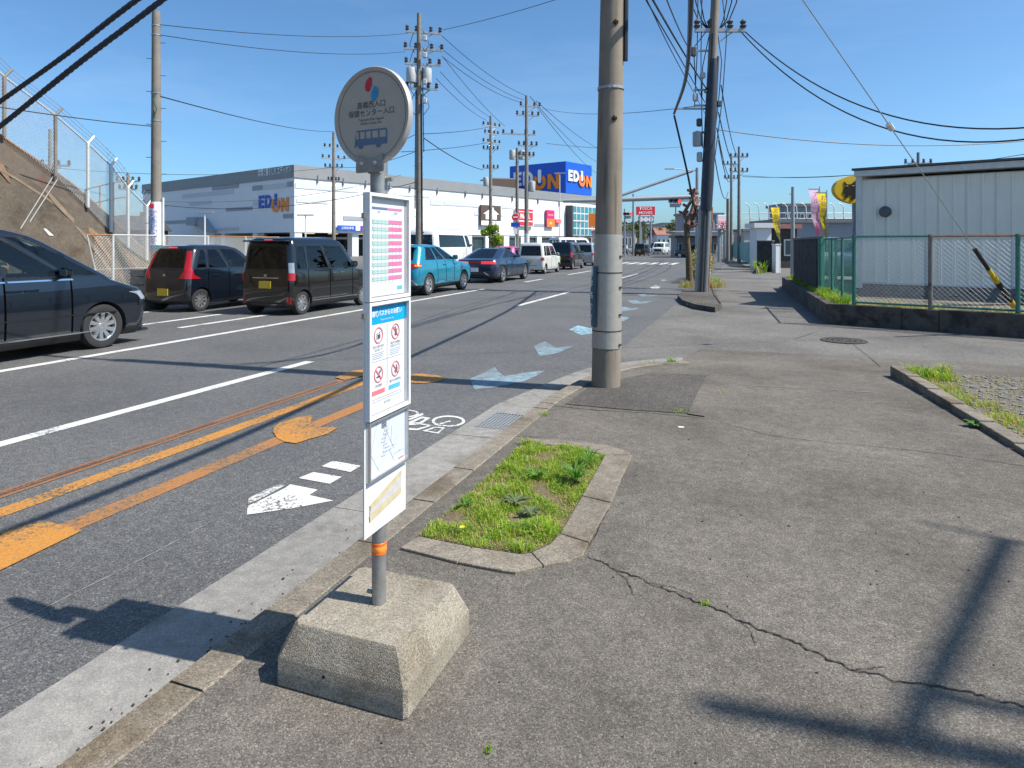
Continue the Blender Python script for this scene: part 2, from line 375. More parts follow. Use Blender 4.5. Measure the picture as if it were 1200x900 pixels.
# drain grate
gr = thing('drain_grate', 'galvanised steel drain grate set in the gutter', 'drain grate', (-2.15, 5.66, 0))
b = MB(); b.box((0, 0, -.03), (.33, .51, .02)); b.build('sump', 'dark_void', gr)
b = MB()
for x in (-.165, .165): b.box((x, 0, .004), (.02, .52, .016))
for y in (-.25, .25): b.box((0, y, .004), (.31, .02, .016))
b.build('grate_frame', 'grate_steel', gr)
bar = MB(); bar.box((0, 0, 0), (.012, .48, .012)); bm_ = bar.mesh('grate_bar', 'grate_steel')
for k in range(9): obj('grate_bar', bm_, gr, loc=(-.13 + k * .0325, 0, .003))
bar = MB(); bar.box((0, 0, 0), (.31, .012, .01)); bm_ = bar.mesh('cross_bar', 'grate_steel')
for k in range(9): obj('cross_bar', bm_, gr, loc=(0, -.2 + k * .05, .002))

# ================================================================== road markings
def zpoly(px, off, sc): return [(off[0] + p[0] / sc, off[1] + p[1] / sc) for p in px]
def mark(name, px, m, label, cat='road marking', z=.004, group=None, parent=None):
    b = MB(); b.sheet([G(*p, z) for p in px]); return b.build(name, m, parent, label=label, cat=cat, group=group)
def strip(name, x, w, y0, y1, m, label, z=.004, group=None, cat='road marking'):
    b = MB(); n = max(1, int((y1 - y0) / 2)); L = []; Rr = []
    for i in range(n + 1):
        y = lerp(y0, y1, i / n); L.append((x - w / 2, y)); Rr.append((x + w / 2, y))
    b.sheet(L + Rr[::-1], z); return b.build(name, m, label=label, cat=cat, group=group)
strip('lane_line', -9.05, .16, -10, 21.9, 'white_paint', 'long solid white line beside the queue of cars')
for a, c, q in ((26.5, 29, 'beside the dark blue saloon'), (33.5, 39.5, 'beside the white boxy car'), (43, 49, 'beyond the queue of cars')):
    strip('lane_dash', -9.05, .16, a, c, 'white_paint', 'short white lane dash ' + q)
strip('lane_line', -5.76, .15, -10, 7.62, 'white_paint', 'solid white line between the yellow lines and the long white line')
strip('lane_dash', -5.78, .15, 16.36, 21.7, 'white_paint', 'white dash in mid road opposite the teal car')
strip('lane_dash', -5.78, .15, 30, 36, 'white_worn', 'worn white dash in mid road before the crossing')
strip('lane_dash', -11.55, .15, 8.6, 12.0, 'white_paint', 'white dash behind the dark hatchback')
strip('lane_dash', -10.45, .15, 9.8, 12.3, 'white_paint', 'white dash behind the black box van')
strip('edge_line', -13.6, .15, -10, 60, 'white_paint', 'white edge line beside the wire fence')
strip('centre_line', -4.60, .13, -6, 6.9, 'yellow_old', 'faded narrow yellow line with a brown tyre mark')
strip('tyre_mark', -4.60, .05, -6, 6.6, 'tyre_brown', 'dark brown tyre mark along the faded yellow line', .008)
strip('centre_line', -4.29, .15, -6, 7.6, 'yellow_paint', 'bright yellow line in the middle of three')
strip('centre_line', -3.70, .16, -6, 6.6, 'yellow_worn', 'wide worn yellow line closest to the kerb')
O3 = ((250, 380), 3)
mark('yellow_patch', zpoly([(210, 378), (214, 360), (235, 345), (270, 335), (300, 325), (350, 320), (343, 335), (345, 347), (370, 360), (440, 362), (400, 385), (330, 405), (290, 418), (250, 412), (225, 400)], *O3), 'yellow_paint', 'rounded yellow paint patch joined to the worn yellow line', z=.008)
mark('yellow_patch', zpoly([(-60, 740), (150, 672), (270, 700), (310, 712), (180, 775), (0, 862), (-60, 890)], (0, 400), 3.215), 'yellow_paint', 'large angular yellow paint patch on the worn yellow line', z=.008)
mark('yellow_patch', zpoly([(640, 190), (685, 175), (735, 173), (790, 180), (815, 190), (790, 201), (740, 207), (685, 205), (640, 210)], *O3), 'yellow_paint', 'pointed yellow paint lozenge beyond the bus stop', z=.008)
mark('yellow_patch', zpoly([(430, 186), (480, 165), (560, 152), (560, 172), (500, 188), (460, 196)], *O3), 'yellow_paint', 'yellow paint end of the narrow faded line', z=.012)
OA = ((280, 530), 8)
arrow = thing('bicycle_lane_arrow', 'white arrow with two bars painted beside the gutter', 'road marking', G(340, 580, 0))
def sub(name, px, m, parent, z=.004):
    b = MB(); b.sheet([G(*p, z) - parent.location for p in px]); b.build(name, m, parent)
sub('arrow_head', zpoly([(75, 585), (80, 505), (240, 430), (440, 330), (480, 300), (740, 350), (660, 400), (885, 452), (500, 525)], *OA), 'white_paint', arrow)
sub('worn_edge', zpoly([(82, 490), (90, 430), (250, 350), (390, 300), (430, 312), (240, 415)], *OA), 'white_worn', arrow)
sub('arrow_bar', zpoly([(555, 240), (700, 185), (965, 230), (850, 295)], *OA), 'white_paint', arrow)
sub('arrow_bar', zpoly([(775, 130), (880, 80), (1145, 125), (1045, 185)], *OA), 'white_paint', arrow)
bike = thing('bicycle_symbol', 'white bicycle symbol painted on the asphalt by the drain grate', 'road marking', G(520, 492, 0))
OB = ((470, 470), 13.333)
def ringpx(name, c, ro, ri, n=36):
    b = MB(); vs, fs = [], []
    for k in range(n):
        a = 2 * math.pi * k / n
        for r in (ro, ri):
            p = zpoly([(c[0] + r[0] * math.cos(a), c[1] + r[1] * math.sin(a))], *OB)[0]; vs.append(G(*p, .004) - bike.location)
    for k in range(n): j = (k + 1) % n; fs.append((2 * k + 1, 2 * j + 1, 2 * j, 2 * k))
    b.add(vs, fs); b.build(name, 'white_paint', bike)
ringpx('wheel_mark', (740, 313), (262, 88), (215, 65)); ringpx('wheel_mark', (60, 192), (220, 62), (180, 44))
def outline(name, o, i_):
    b = MB(); n = len(o); O_ = zpoly(o, *OB); I_ = zpoly(i_, *OB); vs = [G(*p, .0045) - bike.location for p in O_ + I_]
    b.add(vs, [(k, (k + 1) % n, (k + 1) % n + n, k + n) for k in range(n)]); b.build(name, 'white_paint', bike)
outline('frame_mark', [(330, 465), (540, 395), (690, 415), (580, 508)], [(410, 462), (545, 415), (640, 430), (565, 488)])
outline('frame_mark', [(60, 352), (320, 345), (490, 380), (260, 455), (60, 448)], [(100, 378), (300, 365), (420, 385), (245, 430), (120, 420)])
outline('frame_mark', [(60, 350), (320, 240), (460, 262), (330, 345)], [(180, 335), (330, 268), (380, 275), (290, 330)])
sub('handlebar_mark', zpoly([(335, 185), (352, 215), (150, 292), (60, 300), (120, 275)], *OB), 'white_paint', bike)
sub('spoke_mark', zpoly([(505, 372), (770, 300), (778, 322), (560, 382)], *OB), 'white_paint', bike, .0045)
OC = ((540, 380), 7.5)
mark('blue_arrow', zpoly([(80, 480), (190, 430), (300, 375), (330, 420), (385, 455), (560, 425), (740, 405), (660, 455), (560, 500), (300, 555), (120, 575)], *OC), 'blue_worn', 'large faded pale blue arrow by the curved gutter', 'road marking')
mark('blue_arrow', zpoly([(640, 190), (740, 150), (800, 185), (840, 205), (990, 190), (860, 250), (740, 275), (690, 275)], *OC), 'blue_worn', 'smaller faded pale blue arrow, second along from the gutter', 'road marking')
mark('blue_diamond', zpoly([(945, 48), (1030, 10), (1190, 45), (1190, 75), (1060, 95)], *OC), 'blue_paint', 'pale blue diamond mark behind the concrete pole foot', 'road marking')
OD = ((640, 230), 6)
for px, q in (([(500, 785), (545, 776), (600, 790), (655, 782), (625, 800), (560, 808), (520, 812)], 'tick mark just beyond the thick concrete pole'),
              ([(500, 850), (560, 845), (585, 855), (540, 880), (500, 885)], 'smudge close behind the thick concrete pole'),
              ([(570, 732), (640, 730), (660, 742), (752, 733), (700, 753), (610, 757)], 'tick mark, second beyond the thick concrete pole'),
              ([(635, 690), (690, 688), (710, 697), (795, 695), (740, 708), (670, 706)], 'tick mark, third beyond the thick concrete pole'),
              ([(800, 588), (830, 584), (850, 590), (820, 600)], 'far tick mark close to the crossing')):
    mark('blue_tick', zpoly(px, *OD), 'blue_worn', 'pale blue road ' + q, 'road marking')
mark('white_smudge', zpoly([(730, 640), (770, 627), (805, 636), (790, 648), (745, 650)], *OD), 'white_worn', 'worn white smudge on the road before the crossing')
for k in range(12):
    x = -5.9 - .83 * k
    strip('crossing_bar', x, .45, 52.5, 57.5, 'white_paint', 'white bar of the pedestrian crossing', group='bars of the pedestrian crossing')
# old seam and cracks in the carriageway
def crack(name, pts, w, m, parent, z, jag=.5, seg=.05):
    P = resample([G(*p, z) for p in pts], seg); b = MB(); L, Rr = [], []
    off = 0
    for i, p in enumerate(P):
        t = (P[min(i + 1, len(P) - 1)] - P[max(i - 1, 0)]).normalized(); nrm = Vector((-t.y, t.x, 0))
        off = off * .6 + random.uniform(-1, 1) * w * jag; ww = w * random.uniform(.35, 1.1) * (.3 if i in (0, len(P) - 1) else 1)
        q = p + nrm * off; zz = (zs(p.x, p.y) + .004) if parent is walk else z
        for lst, sgn in ((L, 1), (Rr, -1)):
            v = q + nrm * ww * .5 * sgn; lst.append((v.x, v.y, zz))
    n = len(P); b.add(L + Rr, [(n + i, n + i + 1, i + 1, i) for i in range(n - 1)]); return b.build(name, m, parent)
crack('seam', [(-30, 752), (0, 738), (73, 702), (110, 684), (180, 648), (262, 604)], .009, 'crack_pale', road, .004, .5)
crack('crack', [(687, 652), (720, 667), (760, 682), (800, 698), (826, 709), (868, 728), (902, 743), (940, 758), (966, 771), (996, 785), (1057, 800), (1098, 805), (1200, 829), (1260, 842)], .010, 'crack_dark', walk, SW, 1.1, .016)
crack('crack', [(868, 728), (880, 742), (884, 756)], .005, 'crack_dark', walk, SW, 1., .015)
crack('crack', [(996, 785), (1020, 786), (1040, 780)], .005, 'crack_dark', walk, SW, 1., .015)
crack('crack', [(760, 683), (790, 688), (815, 700)], .004, 'crack_dark', walk, SW, 1., .015)
crack('crack', [(720, 669), (735, 680), (742, 700)], .006, 'crack_dark', walk, SW, .8, .02)
crack('crack', [(835, 492), (900, 510), (950, 517), (987, 520), (1060, 527), (1125, 535), (1210, 548)], .007, 'crack_dark', walk, SW, .6, .05)
crack('seam', [(860, 451), (940, 455), (1035, 461)], .02, 'crack_pale', walk, SW, .3, .08)
crack('crack', [(930, 398), (958, 388)], .012, 'crack_dark', walk, .012, .3)
crack('crack', [(1000, 402), (1020, 418), (1032, 429)], .01, 'crack_dark', walk, .03, .3)
crack('crack', [(565, 666), (520, 655), (475, 643)], .009, 'crack_dark', walk, SW, .6, .03)
crack('crack', [(686, 648), (705, 612), (740, 535)], .008, 'crack_dark', walk, SW, .6, .03)
crack('crack', [(650, 476), (700, 481), (760, 484), (800, 488), (830, 491)], .013, 'crack_dark', walk, SW, .6, .04)
crack('crack', [(560, 512.5), (640, 512), (690, 516)], .006, 'crack_dark', walk, SW, .5, .03)
# darker asphalt patch round the pole, with narrow concrete edging
b = MB(); pz = lambda p: (p.x, p.y, zs(p.x, p.y) + .006)
pp = [G(*p, SW) for p in [(662, 474), (690, 455), (730, 444), (765, 437), (838, 440), (832, 462), (822, 485), (790, 484), (740, 481)]]
b.add([pz(p) for p in pp], [tuple(range(len(pp)))]); b.build('asphalt_patch', 'patch_asphalt', walk)
b = MB(); pp = [G(*p, SW) for p in [(828, 441), (846, 440), (838, 470), (826, 489), (806, 486), (815, 466)]]
b.add([(p.x, p.y, zs(p.x, p.y) + .011) for p in pp], [tuple(range(len(pp)))]); b.build('edging', 'walk_asphalt', walk)
# manhole
c = G(989, 399, .012); mh = thing('manhole_cover', 'round dark iron manhole cover in the side road', 'manhole', (c.x, c.y, zs(c.x, c.y)))
b = MB(); b.lathe([(.36, 0), (.36, .006), (.33, .006), (.33, .003), (.0, .003)], n=40, cap=False); b.build('cover', 'cast_iron', mh, smooth=30)
b = MB()
for k in range(24):
    a = 2 * math.pi * k / 24
    for r in (.1, .18, .26): b.box((r * math.cos(a), r * math.sin(a), .005), (.025, .012, .006), a)
b.build('tread_pattern', 'cast_iron', mh)['kind'] = 'stuff'

# ================================================================== planter bed
plz = SW
planter = thing('planter_bed', 'flush planting bed with concrete edging beside the kerb, full of grass', 'planter', G(590, 600, SW))
def rel(p): return Vector(p) - planter.location
def edge_stone(px, m='kerb_concrete', h=.016):
    b = MB(); b.prism([rel(G(*p, plz + h)) for p in px], -.03, h); o = b.build('edging_stone', m, planter)
    bv = o.modifiers.new('bevel', 'BEVEL'); bv.width = .005; bv.segments = 2; return o
edge_stone([(469, 641), (491, 628), (552, 640.5), (536, 658)])
edge_stone([(537, 658.2), (553, 640.7), (611, 649), (622, 647), (636, 662), (604, 670), (589, 668)])
edge_stone([(637, 661.8), (623, 646.6), (645, 637), (656, 625), (690, 636), (683, 650), (666, 657)])
edge_stone([(690.5, 635), (656.5, 624.3), (682, 581), (716, 589), (702, 613)])
edge_stone([(716.4, 588), (682.3, 580.3), (709, 533), (741, 533), (728, 560)])
edge_stone([(709, 532.5), (740.5, 532.3), (733, 527.5), (712, 521), (664, 516), (662, 522)])
edge_stone([(661.5, 522), (663.5, 515.9), (620, 513.6), (613, 518.5)])
inner = [(491, 628), (552, 640.5), (611, 649), (622, 647), (645, 637), (656, 625), (682, 581), (709, 533), (661, 522), (613, 519), (585, 548), (540, 588)]
b = MB(); b.sheet([rel(G(*p, plz + .008)) for p in inner]); b.build('soil', 'soil', planter)
# ================================================================== grass and weeds
def leafmat(name, col, var=.3):
    m = mat(name, col, .55, spec=.3, var=var, scale=9); n, l = m.node_tree.nodes, m.node_tree.links
    b = n['Principled BSDF']; tl = n.new('ShaderNodeBsdfTranslucent'); tl.inputs[0].default_value = (col[0] * 1.5, col[1] * 1.5, col[2] * .9, 1)
    mi = n.new('ShaderNodeMixShader'); mi.inputs[0].default_value = .35; o = n['Material Output']
    l.new(b.outputs[0], mi.inputs[1]); l.new(tl.outputs[0], mi.inputs[2]); l.new(mi.outputs[0], o.inputs[0]); return m
leafmat('grass_a', (.22, .36, .02)); leafmat('grass_b', (.13, .29, .02)); leafmat('grass_c', (.34, .45, .035)); leafmat('grass_dry', (.44, .38, .16)); leafmat('straw', (.42, .32, .17)); leafmat('weed', (.09, .21, .03)); leafmat('weed_grey', (.16, .21, .10))
mat('petal', (.75, .5, .02), .6)
GM = ['grass_a', 'grass_b', 'grass_c', 'grass_dry', 'straw', 'weed', 'weed_grey']
def inpoly(x, y, P):
    c = False; n = len(P)
    for i in range(n):
        x1, y1 = P[i][0], P[i][1]; x2, y2 = P[i - 1][0], P[i - 1][1]
        if (y1 > y) != (y2 > y) and x < (x2 - x1) * (y - y1) / (y2 - y1) + x1: c = not c
    return c
def blade(b, p, L, wd, mi, lean=.6, rng=random):
    a = rng.uniform(0, 6.283); k = rng.uniform(.15, lean); d = Vector((math.cos(a), math.sin(a), 0)); s = Vector((-d.y, d.x, 0)) * wd * .5
    p = Vector(p); m_ = p + d * L * k * .35 + Vector((0, 0, L * .6)); t = p + d * L * k + Vector((0, 0, L * (1 - .3 * k)))
    b.add([p - s, p + s, m_ + s * .8, m_ - s * .8, t], [(0, 1, 2, 3), (3, 2, 4)], mi)
def field(b, P, n, zf, L, wd, wts, lean=.7, clump=2.5, origin=Vector((0, 0, 0))):
    x0, x1 = min(p[0] for p in P), max(p[0] for p in P); y0, y1 = min(p[1] for p in P), max(p[1] for p in P); k = 0; tries = 0
    while k < n and tries < n * 8:
        tries += 1; x, y = random.uniform(x0, x1), random.uniform(y0, y1)
        if not inpoly(x, y, P): continue
        q = mnoise.noise(Vector((x * clump, y * clump, 3.1)))
        if random.random() > .75 + q * .6: continue
        mi = random.choices(range(7), wts)[0]
        if q < -.12 and random.random() < .45: mi = random.choice((3, 4, 3, 2))
        blade(b, Vector((x, y, zf(x, y))) - origin, L * random.uniform(.45, 1.25) * (1 + q * 1.4), wd * random.uniform(.7, 1.3), mi, lean); k += 1
b = MB(); P = [G(*p, plz + .008) for p in inner]
field(b, P, 19000, lambda x, y: plz + .006, .034, .0042, (5, 4, 5, 2.2, 1.0, .5, .5), 1.3, 6, planter.location)
g_o = b.build('turf', GM, planter); g_o['kind'] = 'stuff'
def weed(name, c, n, L, wd, label, m='weed', up=.5, group=None):
    o = thing(name, label, 'weed', c, random.uniform(0, 6), group)
    for k in range(n):
        b = MB(); a = k * 2.4 + random.uniform(-.3, .3); l = L * random.uniform(.6, 1.1); u = up * random.uniform(.5, 1.3)
        d = Vector((math.cos(a), math.sin(a), 0)); s = Vector((-d.y, d.x, 0)); vs = []
        for i, (t, ww) in enumerate(((0, .15), (.25, .5), (.5, 1), (.75, .85), (1, .05))):
            z = l * u * (t * 1.5 - t * t); q = d * l * t + Vector((0, 0, z + .004)); jag = random.uniform(.75, 1.15)
            vs += [q - s * wd * ww * jag * .5 + Vector((0, 0, wd * .15 * ww)), q, q + s * wd * ww * jag * .5 + Vector((0, 0, wd * .15 * ww))]
        fs = []
        for i in range(4):
            for j in range(2): a_ = i * 3 + j; fs.append((a_, a_ + 1, a_ + 4, a_ + 3))
        b.add(vs, fs); b.build('leaf', m, o, smooth=60)
    return o
weed('leafy_weed', G(674, 566, plz + .01), 34, .13, .022, 'tall bright green leafy weed at the planter edge', up=1.4)
weed('leafy_weed', G(690, 545, plz + .01), 12, .12, .02, 'upright narrow green weed in the planter corner by the edging', up=1.5)
weed('leafy_weed', G(628, 560, plz + .01), 14, .10, .026, 'dark green jagged weed in the middle of the planter', up=.8)
weed('rosette_weed', G(605, 590, plz + .02), 26, .09, .02, 'flat grey-green rosette weed in the planter grass', 'weed_grey', .6)
weed('rosette_weed', G(622, 603, plz + .02), 22, .08, .02, 'second grey-green rosette weed closer to the planter corner', 'weed_grey', .6)
weed('leafy_weed', G(624, 622, plz + .01), 10, .08, .028, 'small broad-leaved weed close to the rounded planter corner', up=.6)
weed('leafy_weed', G(594, 620, plz + .01), 9, .07, .024, 'small green weed beside the dandelion', up=.6)
weed('leafy_weed', G(545, 594, plz + .01), 9, .08, .022, 'small green weed near the kerb side of the planter', up=.7)
c = G(541, 628, plz + .01); fl = thing('dandelion', 'small yellow dandelion flower in the planter grass', 'flower', c)
b = MB(); b.tube([(0, 0, 0), (.003, .002, .045)], .0022, 5); b.build('stem', 'weed', fl)
b = MB()
for k in range(26):
    a = k * 2.4; r = .004 + .010 * (k / 26) ** .5; p = Vector((.003 + r * .3 * math.cos(a), .002 + r * .3 * math.sin(a), .045)); d = Vector((math.cos(a), math.sin(a), .35)) * .012; s = Vector((-math.sin(a), math.cos(a), 0)) * .0025
    b.add([p - s, p + s, p + d + s, p + d - s], [(0, 1, 2, 3)])
b.build('petals', 'petal', fl)
weed('kerb_weed', G(1143, 500, SW + .005), 24, .10, .04, 'bright green leafy weed growing out of the right-hand kerb', up=.6)
weed('kerb_weed', G(1056, 441, SW + .005), 10, .06, .03, 'small green weed in the gap of the right-hand kerb end', up=.6)
def tuft(name, px, z, n, r, L, wts, label, group=None, wd=.006, lean=.9):
    c = G(*px, z); b = MB()
    for k in range(n):
        a = random.uniform(0, 6.283); rr = r * random.random() ** .6
        blade(b, (rr * math.cos(a), rr * math.sin(a), 0), L * random.uniform(.4, 1.2), wd, random.choices(range(7), wts)[0], lean)
    return b.build(name, GM, label=label, cat='grass tuft', group=group, loc=c)
tuft('grass_tuft', (718, 450, ), SW, 60, .07, .08, (1, 1, 3, 4, 2, 0, 0), 'dry yellow-green grass tuft at the foot of the thick pole')
tuft('grass_tuft', (700, 452), SW, 30, .05, .06, (1, 1, 3, 3, 1, 0, 0), 'small grass tuft at the shaded side of the thick pole foot')
tuft('grass_tuft', (786, 426), .02, 70, .07, .10, (3, 5, 2, 1, 0, 2, 0), 'green grass tuft on the curved kerb end behind the pole')
tuft('grass_tuft', (762, 428), .02, 60, .12, .06, (2, 3, 3, 3, 1, 1, 0), 'low mixed weeds along the curved kerb behind the pole')
tuft('grass_tuft', (838, 460), .05, 90, .16, .035, (1, 1, 2, 5, 4, 0, 0), 'dry low grass on the edging of the dark asphalt patch')
tuft('grass_tuft', (798, 483), SW, 60, .10, .03, (3, 3, 3, 1, 0, 0, 1), 'low green moss tuft at the corner of the dark asphalt patch')
tuft('grass_tuft', (638, 487), SW, 30, .05, .04, (2, 3, 2, 2, 0, 0, 0), 'small green tuft on the kerb beside the drain grate')
tuft('grass_tuft', (826, 708), SW, 26, .018, .02, (3, 3, 3, 0, 0, 0, 1), 'tiny green tuft growing in the long pavement crack')
tuft('grass_tuft', (571, 881), SW, 14, .012, .018, (3, 3, 1, 0, 0, 1, 0), 'tiny sprout in the bare pavement')

# ================================================================== bus stop
mat('galv_pole', (.30, .30, .295), .42, metal=.55, var=.2, scale=25)
mat('white_plate', (.68, .69, .69), .35, var=.03, scale=4)
mat('alu', (.55, .56, .57), .35, metal=.8, var=.08, scale=20)
mat('disc_face', (.40, .355, .30), .6, var=.06, scale=9, dark=((.33, .29, .24), .6, 14))
mat('disc_rim', (.42, .40, .37), .5, metal=.2, var=.1, scale=20)
mat('ink_dark', (.06, .065, .08), .7); mat('ink_grey', (.25, .26, .29), .7); mat('ink_pale', (.40, .42, .47), .7); mat('bus_blue', (.085, .15, .24), .6); mat('map_ink', (.46, .50, .58), .7); mat('disc_ink', (.07, .065, .065), .7); mat('logo_red', (.50, .02, .04), .5); mat('logo_blue', (.02, .26, .5), .5)
mat('paper', (.60, .62, .65), .5, var=.03, scale=3); mat('paper_blue', (.55, .60, .68), .5, var=.06, scale=6)
mat('pink', (.62, .17, .33), .5, var=.04); mat('pink_pale', (.82, .62, .72), .5); mat('mint', (.36, .51, .49), .5, var=.04); mat('slate', (.12, .16, .27), .5); mat('cyan', (.0, .32, .62), .45); mat('salmon', (.62, .16, .18), .5); mat('sky_ink', (.08, .42, .66), .5)
mat('tape', (.50, .43, .27), .6, var=.12, scale=30, dark=((.4, .36, .25), .62, 20)); mat('torn_paper', (.46, .45, .43), .8, var=.1, scale=30, dark=((.3, .3, .3), .68, 25))
mat('orange_band', (.85, .16, .02), .35, var=.03); mat('orange_hot', (.9, .3, .05), .35); mat('bolt', (.35, .35, .34), .4, metal=.8); mat('black_plastic', (.02, .02, .022), .5)
BX, BY = -1.335, 2.185
stop = thing('bus_stop', 'bus stop with round sign, timetable board and pole in a concrete base', 'bus stop', (BX, BY, SW))
b = MB(); s0, s1 = .265, .262
def sq(h, z, k=.012): return [(-h + k, -h, z), (h - k, -h, z), (h, -h + k, z), (h, h - k, z), (h - k, h, z), (-h + k, h, z), (-h, h - k, z), (-h, -h + k, z)]
b.rings([sq(.262, 0), sq(.265, .006), sq(.264, .098), sq(.262, .103), sq(.225, .204, .02), sq(.220, .210, .02)]); b.build('concrete_base', 'base_concrete', stop, smooth=25)
b = MB(); b.lathe([(.0, .0), (.006, .0), (.006, .004), (0, .004)], (-.06, -.2655, .075), 'Y', 10); b.build('base_hole', 'dark_void', stop)
b = MB(); b.lathe([(.027, .2), (.027, 1.70), (.033, 1.70), (.033, 1.93), (.0, 1.935)], n=24, cap=False); pole = b.build('pole', 'galv_pole', stop, smooth=30)
b = MB(); b.lathe([(.0275, .40), (.0285, .401), (.0285, .443), (.0275, .444)], n=24, cap=False); bd = b.build('reflective_band', 'orange_band', stop, smooth=30)
b = MB(); b.lathe([(.0286, .412), (.029, .413), (.029, .430), (.0286, .431)], n=24, cap=False); b.build('band_stripe', 'orange_hot', bd, smooth=30)
b = MB(); b.lathe([(.0, -.05), (.008, -.05), (.008, -.03), (.005, -.03), (.005, 0)], (0, 0, .245), 'X', 10); b.build('clamp_bolt', 'bolt', stop, smooth=30)
# board, parallel to the road, facing the pavement (+X)
Zb = -SW; bx = .034
b = MB(); b.box((bx - .006, 0, Zb + 1.20), (.006, .30, 1.25)); board = b.build('board', 'white_plate', stop)
def rect(y0, y1, z0, z1, x, m, parent, name, th=.0015):
    b = MB(); b.box((bx + x, (y0 + y1) / 2, Zb + (z0 + z1) / 2), (th, abs(y1 - y0), abs(z1 - z0))); return b.build(name, m, parent)
def frame_(y0, y1, z0, z1, w, d, x, m, parent, name):
    b = MB(); cx = bx + x
    b.box((cx, (y0 + y1) / 2, Zb + z1 - w / 2), (d, y1 - y0, w)); b.box((cx, (y0 + y1) / 2, Zb + z0 + w / 2), (d, y1 - y0, w))
    b.box((cx, y0 + w / 2, Zb + (z0 + z1) / 2), (d, w, z1 - z0 - 2 * w)); b.box((cx, y1 - w / 2, Zb + (z0 + z1) / 2), (d, w, z1 - z0 - 2 * w)); return b.build(name, m, parent)
f1 = frame_(-.15, .15, 1.43, 1.825, .012, .022, .009, 'white_plate', stop, 'timetable_frame'); frame_(-.138, .138, 1.442, 1.813, .005, .012, .006, 'alu', f1, 'inner_edge')
f2 = frame_(-.15, .15, 1.0, 1.426, .012, .022, .009, 'white_plate', stop, 'notice_frame'); frame_(-.138, .138, 1.012, 1.414, .005, .012, .006, 'alu', f2, 'inner_edge')
f3 = frame_(-.14, .146, .775, .993, .009, .016, .006, 'alu', stop, 'map_frame')
sh1 = rect(-.133, .133, 1.447, 1.808, .0, 'paper', stop, 'timetable_sheet')
rect(-.118, .0, 1.768, 1.776, .0015, 'slate', sh1, 'heading_bar'); rect(.0, .112, 1.768, 1.776, .0015, 'pink', sh1, 'heading_bar')
rect(-.118, -.108, 1.492, 1.732, .0015, 'slate', sh1, 'hour_column')
for k in range(9):
    z = 1.725 - k * .0265
    rect(-.104, .008, z - .0105, z + .0045, .0015, 'mint', sh1, 'timetable_row'); rect(.008, .112, z - .0105, z + .0045, .0015, 'pink', sh1, 'timetable_row')
me = MB()
for k in range(18):
    z = 1.723 - k * .01325
    for j in range(random.randint(5, 8)):
        y = -.096 + .027 * j + random.uniform(-.002, .002); me.box((bx + .003, y, Zb + z), (.0006, .0035, .003))
me.build('minute_figures', 'ink_grey', sh1)['kind'] = 'stuff'
RT, UP = Vector((0, 1, 0)), Vector((0, 0, 1))
def btext(t, size, y, z, m, parent, x=.0028, name='lettering', **k): return put_text(t, size, (bx + x, y, Zb + z), RT, UP, m, parent, name, **k)
btext('平日', .010, -.06, 1.757, 'ink_dark', sh1); btext('土日祝', .010, .06, 1.757, 'ink_dark', sh1)
rect(.075, .112, 1.462, 1.476, .0015, 'sky_ink', sh1, 'footer_mark')
sh2 = rect(-.133, .133, 1.017, 1.409, .0, 'paper', stop, 'notice_sheet')
rect(-.132, .132, 1.343, 1.407, .0015, 'cyan', sh2, 'heading_panel'); btext('遠鉄バスからのお願い', .022, 0, 1.379, 'white_plate', sh2, bold=.0006); btext('Request from Entetsu Bus', .009, 0, 1.356, 'white_plate', sh2)
def nosign(y, z, glyph):
    b = MB(); n = 28
    for k in range(n):
        a, c = 2 * math.pi * k / n, 2 * math.pi * (k + 1) / n; q = lambda r, t: (bx + .0028, y + r * math.cos(t), Zb + z + r * math.sin(t))
        b.add([q(.026, a), q(.026, c), q(.0305, c), q(.0305, a)], [(3, 2, 1, 0)])
    b.add([(bx + .003, y - .021, Zb + z + .017), (bx + .003, y - .017, Zb + z + .021), (bx + .003, y + .021, Zb + z - .017), (bx + .003, y + .017, Zb + z - .021)], [(0, 3, 2, 1)] if glyph != 0 else [])
    b.build('prohibition_ring', 'salmon', sh2)
    g = MB()
    def gb(dy, dz, w, h, rot=0): g.box((bx + .0034, y + dy, Zb + z + dz), (.0006, w, h), rot=Matrix.Rotation(rot, 3, 'X'))
    if glyph == 0:
        for q in range(4): gb(-.010, .006 - q * .006, .007, .0025)
        gb(.004, -.004, .011, .016); gb(.006, .011, .008, .003, .5)
    elif glyph == 1: gb(-.003, .016, .006, .006); gb(.001, .004, .007, .014, .3); gb(.003, -.008, .004, .013, -.3); gb(-.003, -.010, .004, .012, .2); gb(.009, .006, .010, .003, .6)
    elif glyph == 2: gb(-.003, -.008, .022, .004); gb(.006, .008, .003, .014, -.6); gb(.012, .010, .003, .012, -.6)
    else: gb(.007, .012, .006, .006); gb(.008, .0, .008, .013); gb(-.004, -.008, .009, .004); gb(.0, -.015, .003, .009, .6)
    g.build('pictogram', 'ink_dark', sh2)
nosign(-.062, 1.300, 0); nosign(.062, 1.300, 1); nosign(-.062, 1.155, 2); nosign(.062, 1.155, 3)
rect(-.0006, .0006, 1.10, 1.335, .0015, 'ink_pale', sh2, 'divider'); rect(-.118, .118, 1.205, 1.2062, .0015, 'ink_pale', sh2, 'divider')
btext('窓から顔や手を', .011, -.062, 1.258, 'ink_dark', sh2); btext('出さないで', .011, -.062, 1.246, 'ink_dark', sh2); btext('車内での移動は', .011, .062, 1.258, 'ink_dark', sh2); btext('お控えください', .011, .062, 1.246, 'ink_dark', sh2)
